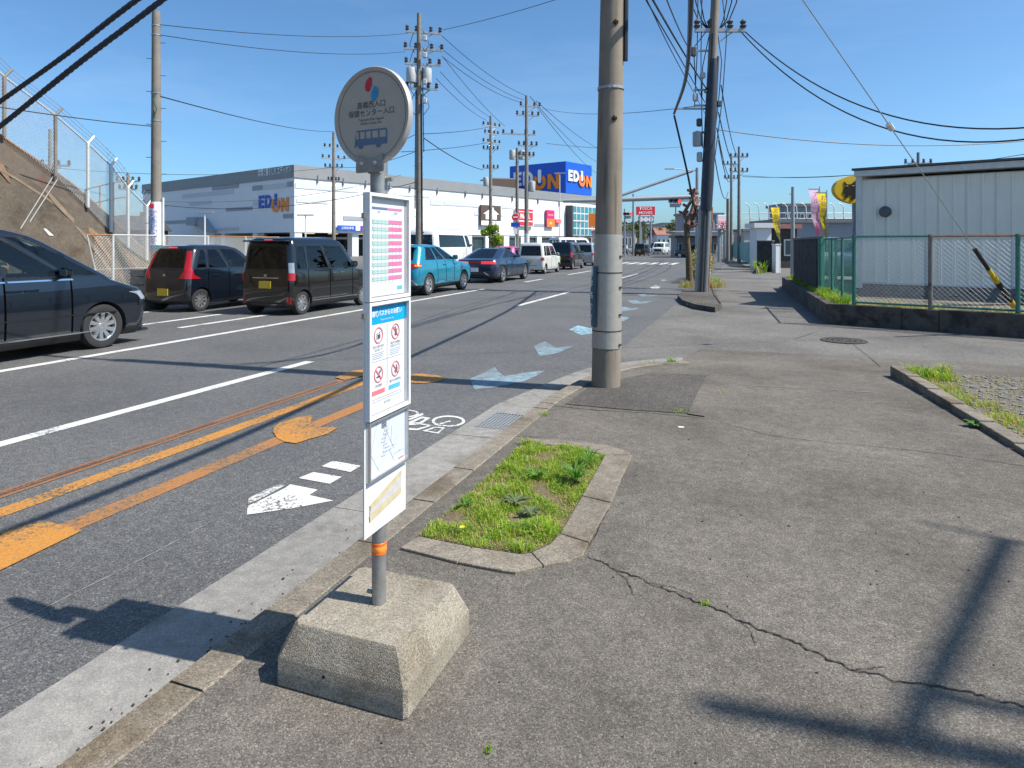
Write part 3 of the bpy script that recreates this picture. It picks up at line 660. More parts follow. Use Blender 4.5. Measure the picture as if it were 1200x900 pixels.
for y in (-.062, .062):
    for q in range(4): rect(y - .04, y + .04 - q * .006, 1.234 - q * .0065, 1.2365 - q * .0065, .0015, 'ink_pale', sh2, 'small_print')
btext('車内禁煙', .011, -.062, 1.113, 'ink_dark', sh2); btext('駆け込み乗車禁止', .011, .062, 1.113, 'ink_dark', sh2)
rect(-.112, -.018, 1.082, 1.098, .0015, 'salmon', sh2, 'red_button'); rect(.012, .096, 1.082, 1.098, .0015, 'sky_ink', sh2, 'blue_button')
for q in range(2): rect(-.112, .112, 1.066 - q * .009, 1.068 - q * .009, .0015, 'ink_pale', sh2, 'small_print')
btext('遠州鉄道', .012, .0, 1.042, 'ink_grey', sh2)
sh3 = rect(-.131, .137, .784, .984, .0, 'paper_blue', stop, 'map_sheet')
b = MB(); random.seed(12)
for k in range(15):
    a = random.uniform(0, 3.14); y, z, L = random.uniform(-.1, .1), random.uniform(.81, .96), random.uniform(.05, .14)
    p = [(y - L * .5 * math.cos(a), z - L * .5 * math.sin(a)), (y + L * .5 * math.cos(a), z + L * .5 * math.sin(a))]
    p = [(max(-.125, min(.13, q[0])), max(.79, min(.978, q[1]))) for q in p]; nx_, nz_ = -math.sin(a) * .0012, math.cos(a) * .0012
    x = bx + .0018
    b.add([(x, p[0][0] - nx_, Zb + p[0][1] - nz_), (x, p[1][0] - nx_, Zb + p[1][1] - nz_), (x, p[1][0] + nx_, Zb + p[1][1] + nz_), (x, p[0][0] + nx_, Zb + p[0][1] + nz_)], [(0, 1, 2, 3)])
b.build('map_roads', 'map_ink', sh3)
for k in range(9): rect(-.03 + .012 * math.sin(k * 1.3), .0 + .012 * math.sin(k * 1.3), .945 - k * .013, .950 - k * .013, .0022, 'ink_pale', sh3, 'map_legend', .0006)
rect(.085, .125, .795, .80, .0022, 'salmon', sh3, 'map_legend', .0006)
for k in range(3): rect(-.04, -.005, .963 - k * .007, .967 - k * .007, .0022, 'ink_dark', sh3, 'map_legend', .0006)
b = MB(); q = [(-.115, .685), (.095, .735), (.112, .728), (.108, .668), (.095, .655), (-.110, .632), (-.12, .64)]
b.add([(bx + .0002, y, Zb + z) for y, z in q], [tuple(range(7))]); b.build('torn_sticker', 'torn_paper', stop)
for (q, r_) in ((((-.118, .690), (.11, .746), (.112, .728), (-.113, .668)), 0), (((-.122, .652), (.11, .678), (.108, .656), (-.118, .628)), 0)):
    b = MB(); b.add([(bx + .0012, y, Zb + z) for y, z in q], [(0, 3, 2, 1)]); b.build('tape_strip', 'tape', stop)
for y, z in ((-.158, 1.74), (-.158, 1.38), (.157, 1.66), (.157, 1.2)): b = MB(); b.box((bx, y, Zb + z), (.012, .014, .02)); b.build('frame_clip', 'bolt', stop)
# disc, square to the road, facing -Y
dz = 2.12 - SW; dy = -.036
disc = MB(); disc.lathe([(.0, .012), (.178, .012), (.182, .009), (.184, 0), (.184, -.012), (.172, -.012), (.170, -.007), (0, -.007)], (0, dy, dz), 'Y', 64, cap=False); dsc = disc.build('round_sign', 'disc_face', stop, smooth=40)
b = MB(); b.lathe([(.165, -.0081), (.1665, -.0081)], (0, dy, dz), 'Y', 64, cap=False); b.build('rim_line', 'ink_dark', dsc)
b = MB(); b.lathe([(.1775, -.0105), (.1785, -.0135), (.1835, -.0135), (.1855, -.010), (.1855, .010), (.180, .014)], (0, dy, dz), 'Y', 64, cap=False); b.build('sign_rim', 'disc_rim', dsc, smooth=50)
DX, fy = Vector((1, 0, 0)), dy - .0085
def dtext(t, size, x, z, m, **k): return put_text(t, size, (x, fy, dz + z), DX, UP, m, dsc, 'lettering', **k)
dtext('高橋西入口', .0285, .0, .042, 'disc_ink'); dtext('保健センター入口', .0285, .0, .012, 'disc_ink'); dtext('Takahashi Nishi Iriguchi', .013, .0, -.012, 'disc_ink'); dtext('Welfare Center Ent.', .013, .0, -.026, 'disc_ink')
def flat(name, poly, m, parent=dsc, y=fy): # polygon in the disc plane
    b = MB(); b.add([(p[0], y, dz + p[1]) for p in poly], [tuple(range(len(poly)))]); return b.build(name, m, parent)
def arc(cx, cy, r, a0, a1, n=10): return [(cx + r * math.cos(R(lerp(a0, a1, i / n))), cy + r * math.sin(R(lerp(a0, a1, i / n)))) for i in range(n + 1)]
flat('logo_mark', [(.004, .142)] + arc(.006, .114, .036, 110, 205, 8) + [(-.014, .092), (-.004, .098), (-.002, .108), (.004, .115)], 'logo_red')
flat('logo_mark', [(.002, .060)] + arc(.0, .088, .036, -70, 25, 8) + [(.018, .112), (.008, .104), (.006, .094), (.001, .088)], 'logo_blue')
bl = MB()
def bq(x0, x1, z0, z1, sk=0): bl.add([(x0, fy, dz + z0), (x1, fy, dz + z0), (x1, fy, dz + z1), (x0 + sk, fy, dz + z1)], [(0, 1, 2, 3)])
bq(-.080, .078, -.108, -.083); bq(-.073, .076, -.056, -.050); bq(-.083, -.076, -.1135, -.050, .007); bq(.072, .078, -.083, -.056)
for x in (-.062, -.032, -.002, .034): bq(x, x + .006, -.083, -.056)
bl.build('bus_pictogram', 'bus_blue', dsc)
for x in (-.052, .036): flat('pictogram_wheel', arc(x, -.108, .013, 180, 360), 'bus_blue', y=fy - .0004)
b = MB(); pr = [(-.065, -.212), (.06, -.212), (.066, -.20), (.066, -.152), (.058, -.146), (.02, -.160), (-.02, -.160), (-.058, -.146), (-.066, -.152), (-.068, -.205)]
n_ = len(pr); vsx = [(x, yy, dz + z) for yy in (dy - .018, dy - .010) for x, z in pr]; b.add(vsx, [tuple(range(n_)), tuple(range(2 * n_ - 1, n_ - 1, -1))] + [(i, i + n_, (i + 1) % n_ + n_, (i + 1) % n_) for i in range(n_)])
br = b.build('sign_bracket', 'galv_pole', stop); br.rotation_euler.z = dsc.rotation_euler.z = R(-10)
for x in (-.036, .03):
    b = MB(); b.lathe([(.0, -.027), (.007, -.026), (.009, -.022), (.009, -.018)], (x, dy, dz - .178), 'Y', 12, cap=False); b.build('bracket_bolt', 'alu', br, smooth=40)
b = MB(); b.box((0, dy * .5 - .004, dz - .19), (.05, .032, .05)); b.lathe([(.010, 0), (.010, .03), (0, .03)], (.03, 0, dz - .235), 'X', 10); b.build('clamp', 'galv_pole', stop)
# ================================================================== vehicles
def carpaint(name, col, metal=.0, rough=.28, flake=.05):
    m = mat(name, col, rough, metal=metal, var=flake, scale=3, coat=1.); return m
carpaint('paint_black', (.004, .0043, .005), .0, .18); carpaint('paint_navy', (.005, .008, .015), .0, .18); carpaint('paint_plum', (.016, .012, .02), .3); carpaint('paint_teal', (.012, .24, .36), .35, .3); carpaint('paint_white', (.72, .73, .73)); carpaint('paint_cream', (.62, .62, .58)); carpaint('paint_silver', (.42, .43, .44), .5, .32); carpaint('paint_deepblue', (.018, .035, .075), .4); carpaint('paint_pink', (.55, .08, .22), .2); carpaint('paint_grey', (.12, .125, .13), .4)
glassmat('glass_clear', (.6, .7, .7)); glassmat('glass_mid', (.5, .57, .57)); glassmat('glass_dark', (.2, .23, .24))
mat('tyre', (.022, .022, .023), .85, var=.2, scale=40); mat('rim_silver', (.55, .56, .57), .3, metal=.85, var=.05); mat('rim_dark', (.035, .035, .038), .4, metal=.5); mat('chrome', (.7, .71, .72), .12, metal=1, var=.02); mat('trim_black', (.012, .012, .013), .4); mat('trim_matt', (.02, .02, .021), .8); mat('seam_gap', (.002, .002, .002), 1., spec=0)
mat('lamp_red', (.34, .006, .010), .12, coat=.8); mat('lamp_redglow', (.7, .02, .03), .2, emit=(1, .03, .03, .55)); mat('lamp_amber', (.8, .25, .03), .15, coat=.8); mat('lamp_clear', (.34, .36, .39), .12, metal=.3, coat=.8); mat('plate_yellow', (.62, .43, .03), .5, var=.04); mat('plate_white', (.72, .74, .76), .5, var=.04); mat('plate_ink', (.04, .05, .04), .6)
mat('seat_cloth', (.045, .045, .048), .9); mat('seat_beige', (.22, .2, .17), .9); mat('skin', (.50, .30, .20), .6); mat('shirt', (.06, .07, .09), .9); mat('hair', (.015, .012, .01), .7)

class Shell:
    """car skin: horizontal slices (z, rear y, front y, half width[, corner radius[, bow rear, bow front[, z at nose]]])"""
    def __init__(s, slices, ts, corner=.16, bow=(.05, .10)):
        s.sl = []
        for q in slices:
            z, yr, yf, hw = q[:4]; rc = q[4] if len(q) > 4 else corner; br, bf = (q[5], q[6]) if len(q) > 6 else bow; zf = q[7] if len(q) > 7 else z
            s.sl.append((z, yr, yf, hw, rc, br, bf, zf))
        s.ts = ts
    def par(s, v):
        i = max(0, min(len(s.sl) - 2, int(math.floor(v)))); t = v - i; return [lerp(a, c, t) for a, c in zip(s.sl[i], s.sl[i + 1])]
    def pt(s, u, v):
        z, yr, yf, hw, rc, br, bf, zf = s.par(v); u = u % 8; k = int(u); a = u - k; rc = min(rc, hw * .8)
        fx = hw - rc
        def rear(x): return yr + br * (x / hw) ** 2
        def front(x): return yf - bf * (x / hw) ** 2
        ry, fy_ = rear(fx), front(fx)
        if k == 0: x = lerp(-fx, fx, a); y = rear(x)
        elif k == 1: th = R(-90 + 90 * a); x = fx + rc * math.cos(th); y = ry + rc + rc * math.sin(th)
        elif k == 2: x = hw; y = lerp(ry + rc, fy_ - rc, a)
        elif k == 3: th = R(90 * a); x = fx + rc * math.cos(th); y = fy_ - rc + rc * math.sin(th)
        elif k == 4: x = lerp(fx, -fx, a); y = front(x)
        elif k == 5: th = R(90 + 90 * a); x = -fx + rc * math.cos(th); y = fy_ - rc + rc * math.sin(th)
        elif k == 6: x = -hw; y = lerp(fy_ - rc, ry + rc, a)
        else: th = R(180 + 90 * a); x = -fx + rc * math.cos(th); y = ry + rc + rc * math.sin(th)
        L = s.L
        return Vector((x, y, lerp(z, zf, max(0, min(1, y / L)))))
    def nrm(s, u, v):
        e = .02; a = s.pt(u + e, v) - s.pt(u - e, v); c = s.pt(u, min(v + e, len(s.sl) - 1)) - s.pt(u, max(v - e, 0)); n = a.cross(c); return n.normalized() if n.length > 1e-9 else Vector((0, 0, 1))
    def v_of(s, z):
        for i in range(len(s.sl) - 1):
            if s.sl[i][0] <= z <= s.sl[i + 1][0]: return i + (z - s.sl[i][0]) / max(1e-6, s.sl[i + 1][0] - s.sl[i][0])
        return len(s.sl) - 1
    def us(s):
        u = [0, .12, .3, .5, .7, .88]; u += [1 + q for q in (0, .25, .5, .75)]; u += [2 + q for q in s.ts]; u += [3 + q for q in (0, .25, .5, .75)]; u += [4 + q for q in (0, .12, .3, .5, .7, .88)]; u += [5 + q for q in (0, .25, .5, .75)]; u += [6 + 1 - q for q in reversed(s.ts)]; u += [7 + q for q in (0, .25, .5, .75)]
        o = []
        for q in u:
            q = round(q % 8, 5)
            if q not in o: o.append(q)
        return sorted(o)
    def patch(s, u0, u1, v0, v1, off=.004, nu=6, nv=4, b=None, shape=None):
        """thin raised patch that follows the skin; shape(a,t) shifts the u edges"""
        b = b or MB(); top, low = [], []
        for j in range(nv + 1):
            for i in range(nu + 1):
                t = j / nv; a = i / nu; uu0, uu1 = (u0, u1) if shape is None else shape(t)
                u, v = lerp(uu0, uu1, a), lerp(v0, v1, t); p, n = s.pt(u, v), s.nrm(u, v); top.append(p + n * off); low.append(p - n * .004)
        m = nu + 1; fs = []
        for j in range(nv):
            for i in range(nu): q = j * m + i; fs.append((q, q + 1, q + m + 1, q + m))
        k = len(top); ring = [i for i in range(m)] + [j * m + nu for j in range(1, nv + 1)] + [nv * m + i for i in range(nu - 1, -1, -1)] + [j * m for j in range(nv - 1, 0, -1)]
        for i in range(len(ring)): p, q = ring[i], ring[(i + 1) % len(ring)]; fs.append((q, p, p + k, q + k))
        return b.add(top + low, fs)
def mir(u): return (1 - u) % 8

def wheel(parent, x, y, r, w, style, spokes, side, rr=.66):
    """side +1: outer face towards +x. tyre mesh with the rim as its child"""
    b = MB(); o = w / 2; b.lathe([(r * rr, -o * .8), (r * .86, -o), (r * .96, -o * .9), (r, -o * .55), (r, o * .55), (r * .96, o * .9), (r * .86, o), (r * rr, o * .85), (r * rr, -o * .8)], (0, 0, 0), 'X', 32, cap=False)
    t = b.build('wheel', 'tyre', parent, smooth=40, loc=(x, y, r))
    b = MB(); ri = r * rr
    b.lathe([(ri, -o * .7 * side), (ri, o * .82 * side), (ri * .93, o * .78 * side), (ri * .9, o * .3 * side)], (0, 0, 0), 'X', 32, cap=False, mi=0)
    b.lathe([(ri * .95, o * .0), (0, o * .05 * side)], (0, 0, 0), 'X', 24, cap=False, mi=1)
    tw = .25 if style == 'twist' else 0
    for k in range(spokes):
        a = 2 * math.pi * k / spokes; wd = ri * (.13 if style == 'plain' else .115 if style == 'twist' else .06 if style == 'double' else .10)
        for dd in ((-.16, .16) if style == 'double' else (0,)):
            vs = []
            for rad, ang, hx, ww in ((ri * .16, a + dd * .4, .55, wd * .9), (ri * .93, a + dd + tw, .72, wd * 1.25)):
                d = Vector((0, math.cos(ang), math.sin(ang))); q = Vector((0, -math.sin(ang), math.cos(ang)))
                for sg in (-1, 1): vs += [d * rad + q * sg * ww + Vector((o * hx * side, 0, 0)), d * rad + q * sg * ww * 1.25 + Vector((o * .25 * side, 0, 0))]
            b.add(vs, [(0, 2, 6, 4), (0, 4, 5, 1), (2, 3, 7, 6), (1, 5, 7, 3)], 0)
    b.lathe([(ri * .24, o * .3 * side), (ri * .22, o * .62 * side), (ri * .1, o * .68 * side), (0, o * .68 * side)], (0, 0, 0), 'X', 16, cap=False, mi=0)
    b.build('rim', ['rim_silver', 'rim_dark' if style != 'cover' else 'trim_matt'], t, smooth=35); return t

def make_car(name, label, S, loc, rz=0, group=None, cat='car'):
    """S: dict describing one body. built with y = 0 at the rear bumper, forward +Y"""
    root = thing(name, label, cat, (0, 0, 0), 0, group)
    sh = Shell(S['slices'], S['ts'], S.get('corner', .16), S.get('bow', (.05, .1))); sh.L = S['L']
    us = sh.us(); nv = len(S['slices']); n = len(us); g0, g1 = S['glass']       # slice indices of window bottom / top
    V = [sh.pt(u, v) for v in range(nv) for u in us]; Fs, Mi = [], []
    def is_glass(v, k):
        if not (g0 <= v < g1): return None
        um = (us[k] + (us[k + 1] if k + 1 < n else 8)) / 2
        if um < 1: return 'rear_window' if S.get('rear', True) else None
        if 4 < um < 5: return 'windscreen'
        if 2 < um < 3 or 6 < um < 7:
            t = um - 2 if um < 3 else 7 - um
            for i, (a, c) in enumerate(S['side']):
                if a < t < c: return ('R' if um < 3 else 'L') + str(i)
        return None
    panes = {}
    for v in range(nv - 1):
        for k in range(n):
            f = (v * n + k, v * n + (k + 1) % n, (v + 1) * n + (k + 1) % n, (v + 1) * n + k); gname = is_glass(v, k)
            Fs.append(f); Mi.append(0)
            if gname: panes.setdefault(gname, []).append(f); Mi[-1] = 2
            elif v < S.get('skirt', 1): Mi[-1] = 1
    Fs.append(tuple(reversed(range(n)))); Mi.append(1); Fs.append(tuple((nv - 1) * n + k for k in range(n))); Mi.append(0)
    me = bpy.data.meshes.new('body'); me.from_pydata([tuple(p) for p in V], [], Fs)
    for m in (S['paint'], S.get('skirt_mat', 'trim_black'), 'trim_matt'): me.materials.append(MATS[m])
    me.polygons.foreach_set('material_index', Mi); me.update()
    bo = obj('body', me, root); r = S['r']; ra = r * S.get('arch', 1.13)
    # wheel arches cut out of the skin
    cut = MB(); hw = S['W'] / 2
    for yw in S['wheels']:
        for sx in (-1, 1): cut.lathe([(0, -.15), (ra, -.15), (ra, .3), (0, .3)], (sx * (hw - .1) - (.075), yw, r), 'X', 28, cap=False)
    cm = cut.mesh('cut', 'trim_matt'); bmx = bmesh.new(); bmx.from_mesh(cm); bmesh.ops.remove_doubles(bmx, verts=bmx.verts, dist=1e-5); bmesh.ops.recalc_face_normals(bmx, faces=bmx.faces); bmx.to_mesh(cm); bmx.free()
    co = bpy.data.objects.new('cut', cm); COL.objects.link(co)
    md = bo.modifiers.new('b', 'BOOLEAN'); md.object = co; md.operation = 'DIFFERENCE'; md.solver = 'EXACT'
    try: md.material_mode = 'TRANSFER'
    except Exception: pass
    dg = bpy.context.evaluated_depsgraph_get(); me2 = bpy.data.meshes.new_from_object(bo.evaluated_get(dg)); bo.modifiers.clear()
    bpy.data.objects.remove(co)
    bmx = bmesh.new(); bmx.from_mesh(me2)
    # openings for the glass
    bmesh.ops.delete(bmx, geom=[f for f in bmx.faces if f.material_index == 2 and f.calc_center_median().z > S['slices'][g0][0] - .12 and abs(f.normal.z) < .97 and not any(((f.calc_center_median().y - yw) ** 2 + (f.calc_center_median().z - r) ** 2) < (ra * 1.02) ** 2 for yw in S['wheels'])], context='FACES')
    bmx.to_mesh(me2); bmx.free()
    me2.polygons.foreach_set('use_smooth', [True] * len(me2.polygons)); me2.set_sharp_from_angle(angle=R(S.get('sharp', 38))); me2.name = 'body'; bo.data = me2
    for k in range(len(me2.materials)):
        pass
    for gname, fl in panes.items():
        ids = sorted({i for f in fl for i in f}); mp_ = {i: j for j, i in enumerate(ids)}; b = MB()
        b.add([V[i] for i in ids], [tuple(mp_[i] for i in f) for f in fl]); nm = gname if gname in ('rear_window', 'windscreen') else 'side_window'
        gm = S.get('gm', {}).get(gname, S.get('glass_mat', 'glass_mid')); b.build(nm, gm, bo, smooth=60)
    # black surround of the panes
    if S.get('surround', True):
        b = MB()
        for gname, fl in panes.items():
            ed = {}
            for f in fl:
                for i in range(4): e = tuple(sorted((f[i], f[(i + 1) % 4]))); ed[e] = ed.get(e, 0) + 1
            cen = sum((V[i] for f in fl for i in f), Vector()) / (4 * len(fl))
            for (i, j), c_ in ed.items():
                if c_ > 1: continue
                p, q = V[i], V[j]; mn = ((p + q) / 2 - Vector((0, (p.y + q.y) / 2, .9))).normalized()
                out_ = Vector((math.copysign(1, p.x) if nm else 0, 0, 0)) if gname[0] in 'RL' and gname not in ('rear_window',) else Vector((0, -1 if gname == 'rear_window' else 1, .25)).normalized()
                ip, iq = p + (cen - p).normalized() * .035 + out_ * .004, q + (cen - q).normalized() * .035 + out_ * .004
                b.add([p + out_ * .004, q + out_ * .004, iq, ip], [(0, 1, 2, 3)])
        b.build('window_trim', 'trim_black', bo)
    # interior
    zf = S['slices'][1][0] + .12; sk = min(1., (S['slices'][-1][0] - zf - .16) / 1.15); beltz = S['slices'][g0][0]; yl = S['slices'][g0][1]; yfz = S['slices'][g0][2]
    for row, yy in enumerate(S.get('seats', ())):
        for sx in (-1, 1):
            b = MB(); b.box((sx * hw * .48, yy, zf + .28 * sk), (.46, .48, .16), ch=.05); b.box((sx * hw * .48, yy - .25, zf + .6 * sk), (.44, .13, .62 * sk), rot=Matrix.Rotation(R(14), 3, 'X'), ch=.05); b.box((sx * hw * .48, yy - .36, zf + 1.0 * sk), (.24, .1, .18 * sk), ch=.04)
            b.build('seat', S.get('seat_mat', 'seat_cloth'), bo, smooth=40)
    b = MB(); b.box((0, yfz - .28, beltz - .10), (hw * 1.7, .5, .2), ch=.05); b.build('dashboard', 'trim_matt', bo)
    if S.get('seats'):
        b = MB(); c0 = Vector((hw * .48, S['seats'][0] + .42, beltz + .0)); ring = [c0 + Vector((.18 * math.cos(a), -.08 * math.sin(a), .17 * math.sin(a))) for a in [2 * math.pi * k / 20 for k in range(21)]]
        b.tube(ring, .014, 6); b.tube([c0, c0 + Vector((0, .16, -.05))], .03, 6); b.build('steering_wheel', 'trim_black', bo)
    # underbody
    b = MB(); b.box((0, S['L'] / 2, .24), (hw * 1.5, S['L'] * .85, .12)); b.build('underbody', 'trim_matt', root)
    tr = S.get('track', hw - .115)
    for yw in S['wheels']:
        for sx in (-1, 1): wheel(root, sx * tr, yw, r, S.get('tw', .19), S.get('style', 'plain'), S.get('spokes', 8), sx)
    # seams, handles, lights, plate, mirrors
    for t in S.get('seams', ()):
        for sd in (0, 1):
            u = 2 + t; b = MB(); v0, v1 = 1.2, g0 + .05; du = .0035
            yb = sh.pt(u, g0).y
            def shp(q, sd=sd, yb=yb):
                v = lerp(v0, v1, q); z_, yr_, yf_, hw_, rc_, br_, bf_, zf_ = sh.par(v); rc_ = min(rc_, hw_ * .8); fx_ = hw_ - rc_; a0 = yr_ + br_ * (fx_ / hw_) ** 2 + rc_; a1 = yf_ - bf_ * (fx_ / hw_) ** 2 - rc_
                aa = max(.01, min(.99, (yb - a0) / (a1 - a0))); uu = 2 + aa
                return (mir(uu + du), mir(uu - du)) if sd else (uu - du, uu + du)
            b = sh.patch(0, 1, v0, v1, .0015, 1, 12, shape=shp)
            b.build('door_seam', 'seam_gap', bo)
    for t, z in S.get('handles', ()):
        v = sh.v_of(z)
        for sd in (0, 1):
            u = 2 + t; p = sh.pt(mir(u) if sd else u, v); b = MB(); b.box(p + Vector((.012 * (-1 if sd else 1), 0, 0)), (.03, .2, .035), ch=.01); b.build('door_handle', S.get('handle_mat', S['paint']), bo, smooth=40)
    for u0, u1, z0, z1, m, nm, *rest in S.get('patches', ()):
        off = rest[0] if rest else .006; shp = rest[1] if len(rest) > 1 else None; both = rest[2] if len(rest) > 2 else True
        v0, v1 = sh.v_of(z0), sh.v_of(z1)
        sh.patch(u0, u1, v0, v1, off, 10, 6, shape=shp).build(nm, m, bo, smooth=40)
        if both:
            s2 = (lambda t, f=shp: tuple(1 - q for q in f(t))[::-1]) if shp else None
            sh.patch(1 - u1, 1 - u0, v0, v1, off, 10, 6, shape=s2).build(nm, m, bo, smooth=40)
    if 'mirror' in S:
        t, z = S['mirror']; v = sh.v_of(z)
        for sd in (-1, 1):
            p = sh.pt(2 + t if sd > 0 else mir(2 + t), v); b = MB(); b.box(p + Vector((sd * .11, 0, .04)), (.2, .11, .15), ch=.045); b.box(p + Vector((sd * .02, 0, -.01)), (.08, .05, .04)); mo = b.build('door_mirror', S['paint'], bo, smooth=50)
            b = MB(); b.box(p + Vector((sd * .115, -.052, .045)), (.15, .012, .1)); b.build('mirror_glass', 'chrome', mo)
    if 'plate' in S:
        x, z, m = S['plate']; yr = sh.pt(.5, sh.v_of(z)).y; b = MB(); b.box((x, yr - .012, z), (.33, .012, .165)); pl = b.build('number_plate', m, root)
    for it in S.get('boxes', ()):
        nm, m, c_, sz, ch = it; b = MB(); b.box(c_, sz, ch=ch); b.build(nm, m, bo, smooth=40)
    root.location = loc; root.rotation_euler.z = rz; return root

# --- tall kei box van
def kei_box(paint, L=3.4, W=1.475, H=1.79, gm='glass_mid', **kw):
    h = W / 2; k = H / 1.79
    S = dict(L=L, W=W, paint=paint, r=.275, tw=.165, wheels=(.44, 2.96), corner=.13, bow=(.03, .09), glass=(6, 8), glass_mat=gm,
      slices=[(.17, .09, L - .10, h - .07), (.24, .03, L - .03, h - .02), (.45, .0, L, h), (.78, .0, L - .01, h), (.93, .015, L - .05, h - .005, .13, .03, .12), (1.0 * k, .02, L - .62, h - .012, .13, .03, .16, .99 * k), (1.04 * k, .025, L - .66, h - .02), (1.52 * k, .07, L - 1.10, h - .075), (1.60 * k, .085, L - 1.17, h - .09), (1.70 * k, .10, L - 1.3, h - .12), (1.765 * k, .16, L - 1.48, h - .2), (H, .4, L - 1.8, h - .35)],
      ts=[0, .02, .12, .17, .20, .52, .56, .90, .95, 1], side=((.02, .17), (.20, .52), (.56, .95)), seams=(.185, .54, .94), handles=((.60, .93), (.50, .93)), mirror=(.93, 1.08 * k), seats=(1.95, 1.05), style='double', spokes=8,
      patches=[(-.02, -.22, .8, 1.0, 'lamp_red', 'tail_lamp')], plate=(-.0, .68, 'plate_yellow'))
    S.update(kw); return S
GQ = 'vehicles queueing on the far side of the road'
# --- black kei box van (rear three-quarter, sharpest after the sign)
S = kei_box('paint_black', gm='glass_mid', gm_={}, patches=[(1.05, 1.9, .80, .97, 'lamp_red', 'tail_lamp', .012), (1.15, 1.75, .97, 1.2, 'lamp_clear', 'tail_lamp', .012), (.2, .8, .845, .865, 'chrome', 'garnish', .012, None, False),
  (.98, 1.45, .27, .42, 'lamp_red', 'reflector', .006), (2.2, 2.82, .30, .318, 'chrome', 'sill_strip', .006), (.38, .62, 1.705, 1.725, 'lamp_redglow', 'high_brake_lamp', .02, None, False), (.3, .36, .885, .935, 'chrome', 'emblem', .012, (lambda t: (.47, .53)), False), (.02, .98, .26, .3, 'trim_matt', 'bumper_seam', .003, None, False)],
  plate=(.0, .70, 'plate_yellow'), handle_mat='chrome', boxes=[('roof_spoiler', 'paint_black', (0, .03, 1.70), (1.18, .2, .04), .015)])
make_car('box_van', 'black tall box-shaped small van with yellow plate at the back of the queue', S, (-10.44, 12.19, 0), 0, GQ, 'van')
# --- dark kei hatchback
h = .737
S = dict(L=3.395, W=1.475, paint='paint_navy', r=.278, tw=.16, wheels=(.47, 2.93), corner=.16, bow=(.05, .1), glass=(6, 8), glass_mat='glass_mid',
  slices=[(.2, .10, 3.28, h - .07), (.28, .03, 3.37, h - .02), (.46, .0, 3.395, h - .005), (.70, .01, 3.39, h), (.86, .03, 3.33, h - .012), (.98, .06, 2.66, h - .02, .16, .05, .14, .96), (1.03, .075, 2.60, h - .035), (1.44, .24, 2.0, h - .11), (1.52, .28, 1.86, h - .14), (1.585, .34, 1.6, h - .2), (1.615, .6, 1.4, h - .36)],
  ts=[0, .03, .10, .18, .21, .50, .54, .88, .94, 1], side=((.03, .18), (.21, .50), (.54, .94)), seams=(.195, .52, .93), handles=((.50, .86), (.23, .86)), mirror=(.93, 1.06), seats=(1.9, 1.05), style='cover', spokes=10,
  patches=[(1.05, 2.10, .80, 1.02, 'lamp_red', 'tail_lamp', .012, lambda t: (lerp(.9, 1.05, t), lerp(2.08, 1.75, t))), (1.1, 1.7, 1.02, 1.46, 'lamp_red', 'tail_lamp', .012, lambda t: (1.05, lerp(1.75, 1.45, t))), (.36, .64, 1.53, 1.55, 'lamp_redglow', 'high_brake_lamp', .012, None, False), (.2, .8, .52, .54, 'trim_black', 'tailgate_seam', .004, None, False), (.3, .36, .86, .91, 'chrome', 'emblem', .01, (lambda t: (.47, .53)), False)],
  plate=(.0, .48, 'plate_yellow'), boxes=[('wiper', 'trim_black', (.12, .08, 1.03), (.3, .02, .02), .005)])
make_car('hatchback', 'dark navy small hatchback with tall red tail lamps and yellow plate', S, (-13.2, 11.9, 0), 0, GQ)
# --- dark minivan, front half in view
h = .8475
S = dict(L=4.69, W=1.695, paint='paint_navy', r=.345, tw=.21, wheels=(.9, 3.77), corner=.20, bow=(.05, .16), glass=(6, 8), glass_mat='glass_clear', sharp=32,
  slices=[(.17, .1, 4.58, h - .06), (.26, .03, 4.67, h - .012), (.52, .0, 4.69, h), (.74, .0, 4.69, h - .002), (.90, .01, 4.60, h - .012, .2, .05, .18), (1.09, .02, 4.12, h - .035, .2, .05, .18, 1.06), (1.14, .03, 4.0, h - .05, .14), (1.66, .10, 3.06, h - .12, .12), (1.75, .12, 2.88, h - .15, .12), (1.83, .15, 2.6, h - .22, .12), (1.87, .5, 2.2, h - .4)],
  ts=[0, .03, .30, .33, .58, .61, .845, .87, .99, 1], side=((.03, .30), (.33, .58), (.61, .845), (.87, .99)), seams=(.315, .595, .86), handles=((.63, .98), (.57, .98)), mirror=(.835, 1.17), seats=(2.55, 1.5), seat_mat='seat_cloth', style='twist', spokes=10,
  patches=[(2.93, 3.75, .72, .86, 'lamp_clear', 'headlamp', .010, lambda t: (lerp(3.05, 2.97, t), lerp(3.8, 3.6, t)), False), (2.3, 2.83, .28, .30, 'chrome', 'sill_strip', .006), (2.60, 2.86, 1.105, 1.122, 'chrome', 'belt_moulding', .006), (2.32, 2.59, 1.105, 1.122, 'chrome', 'belt_moulding', .006), (2.24, 2.9, .56, .575, 'paint_navy', 'crease', .012)],
  boxes=[('front_lip', 'paint_navy', (0, 4.50, .2), (1.55, .3, .05), .02)], handle_mat='paint_navy', plate=(0, .7, 'plate_white'))
van = make_car('minivan', 'dark navy minivan with silver twisted-spoke wheels driving past the retaining wall', S, (-10.39, 3.74, 0), 0, GQ, 'van')
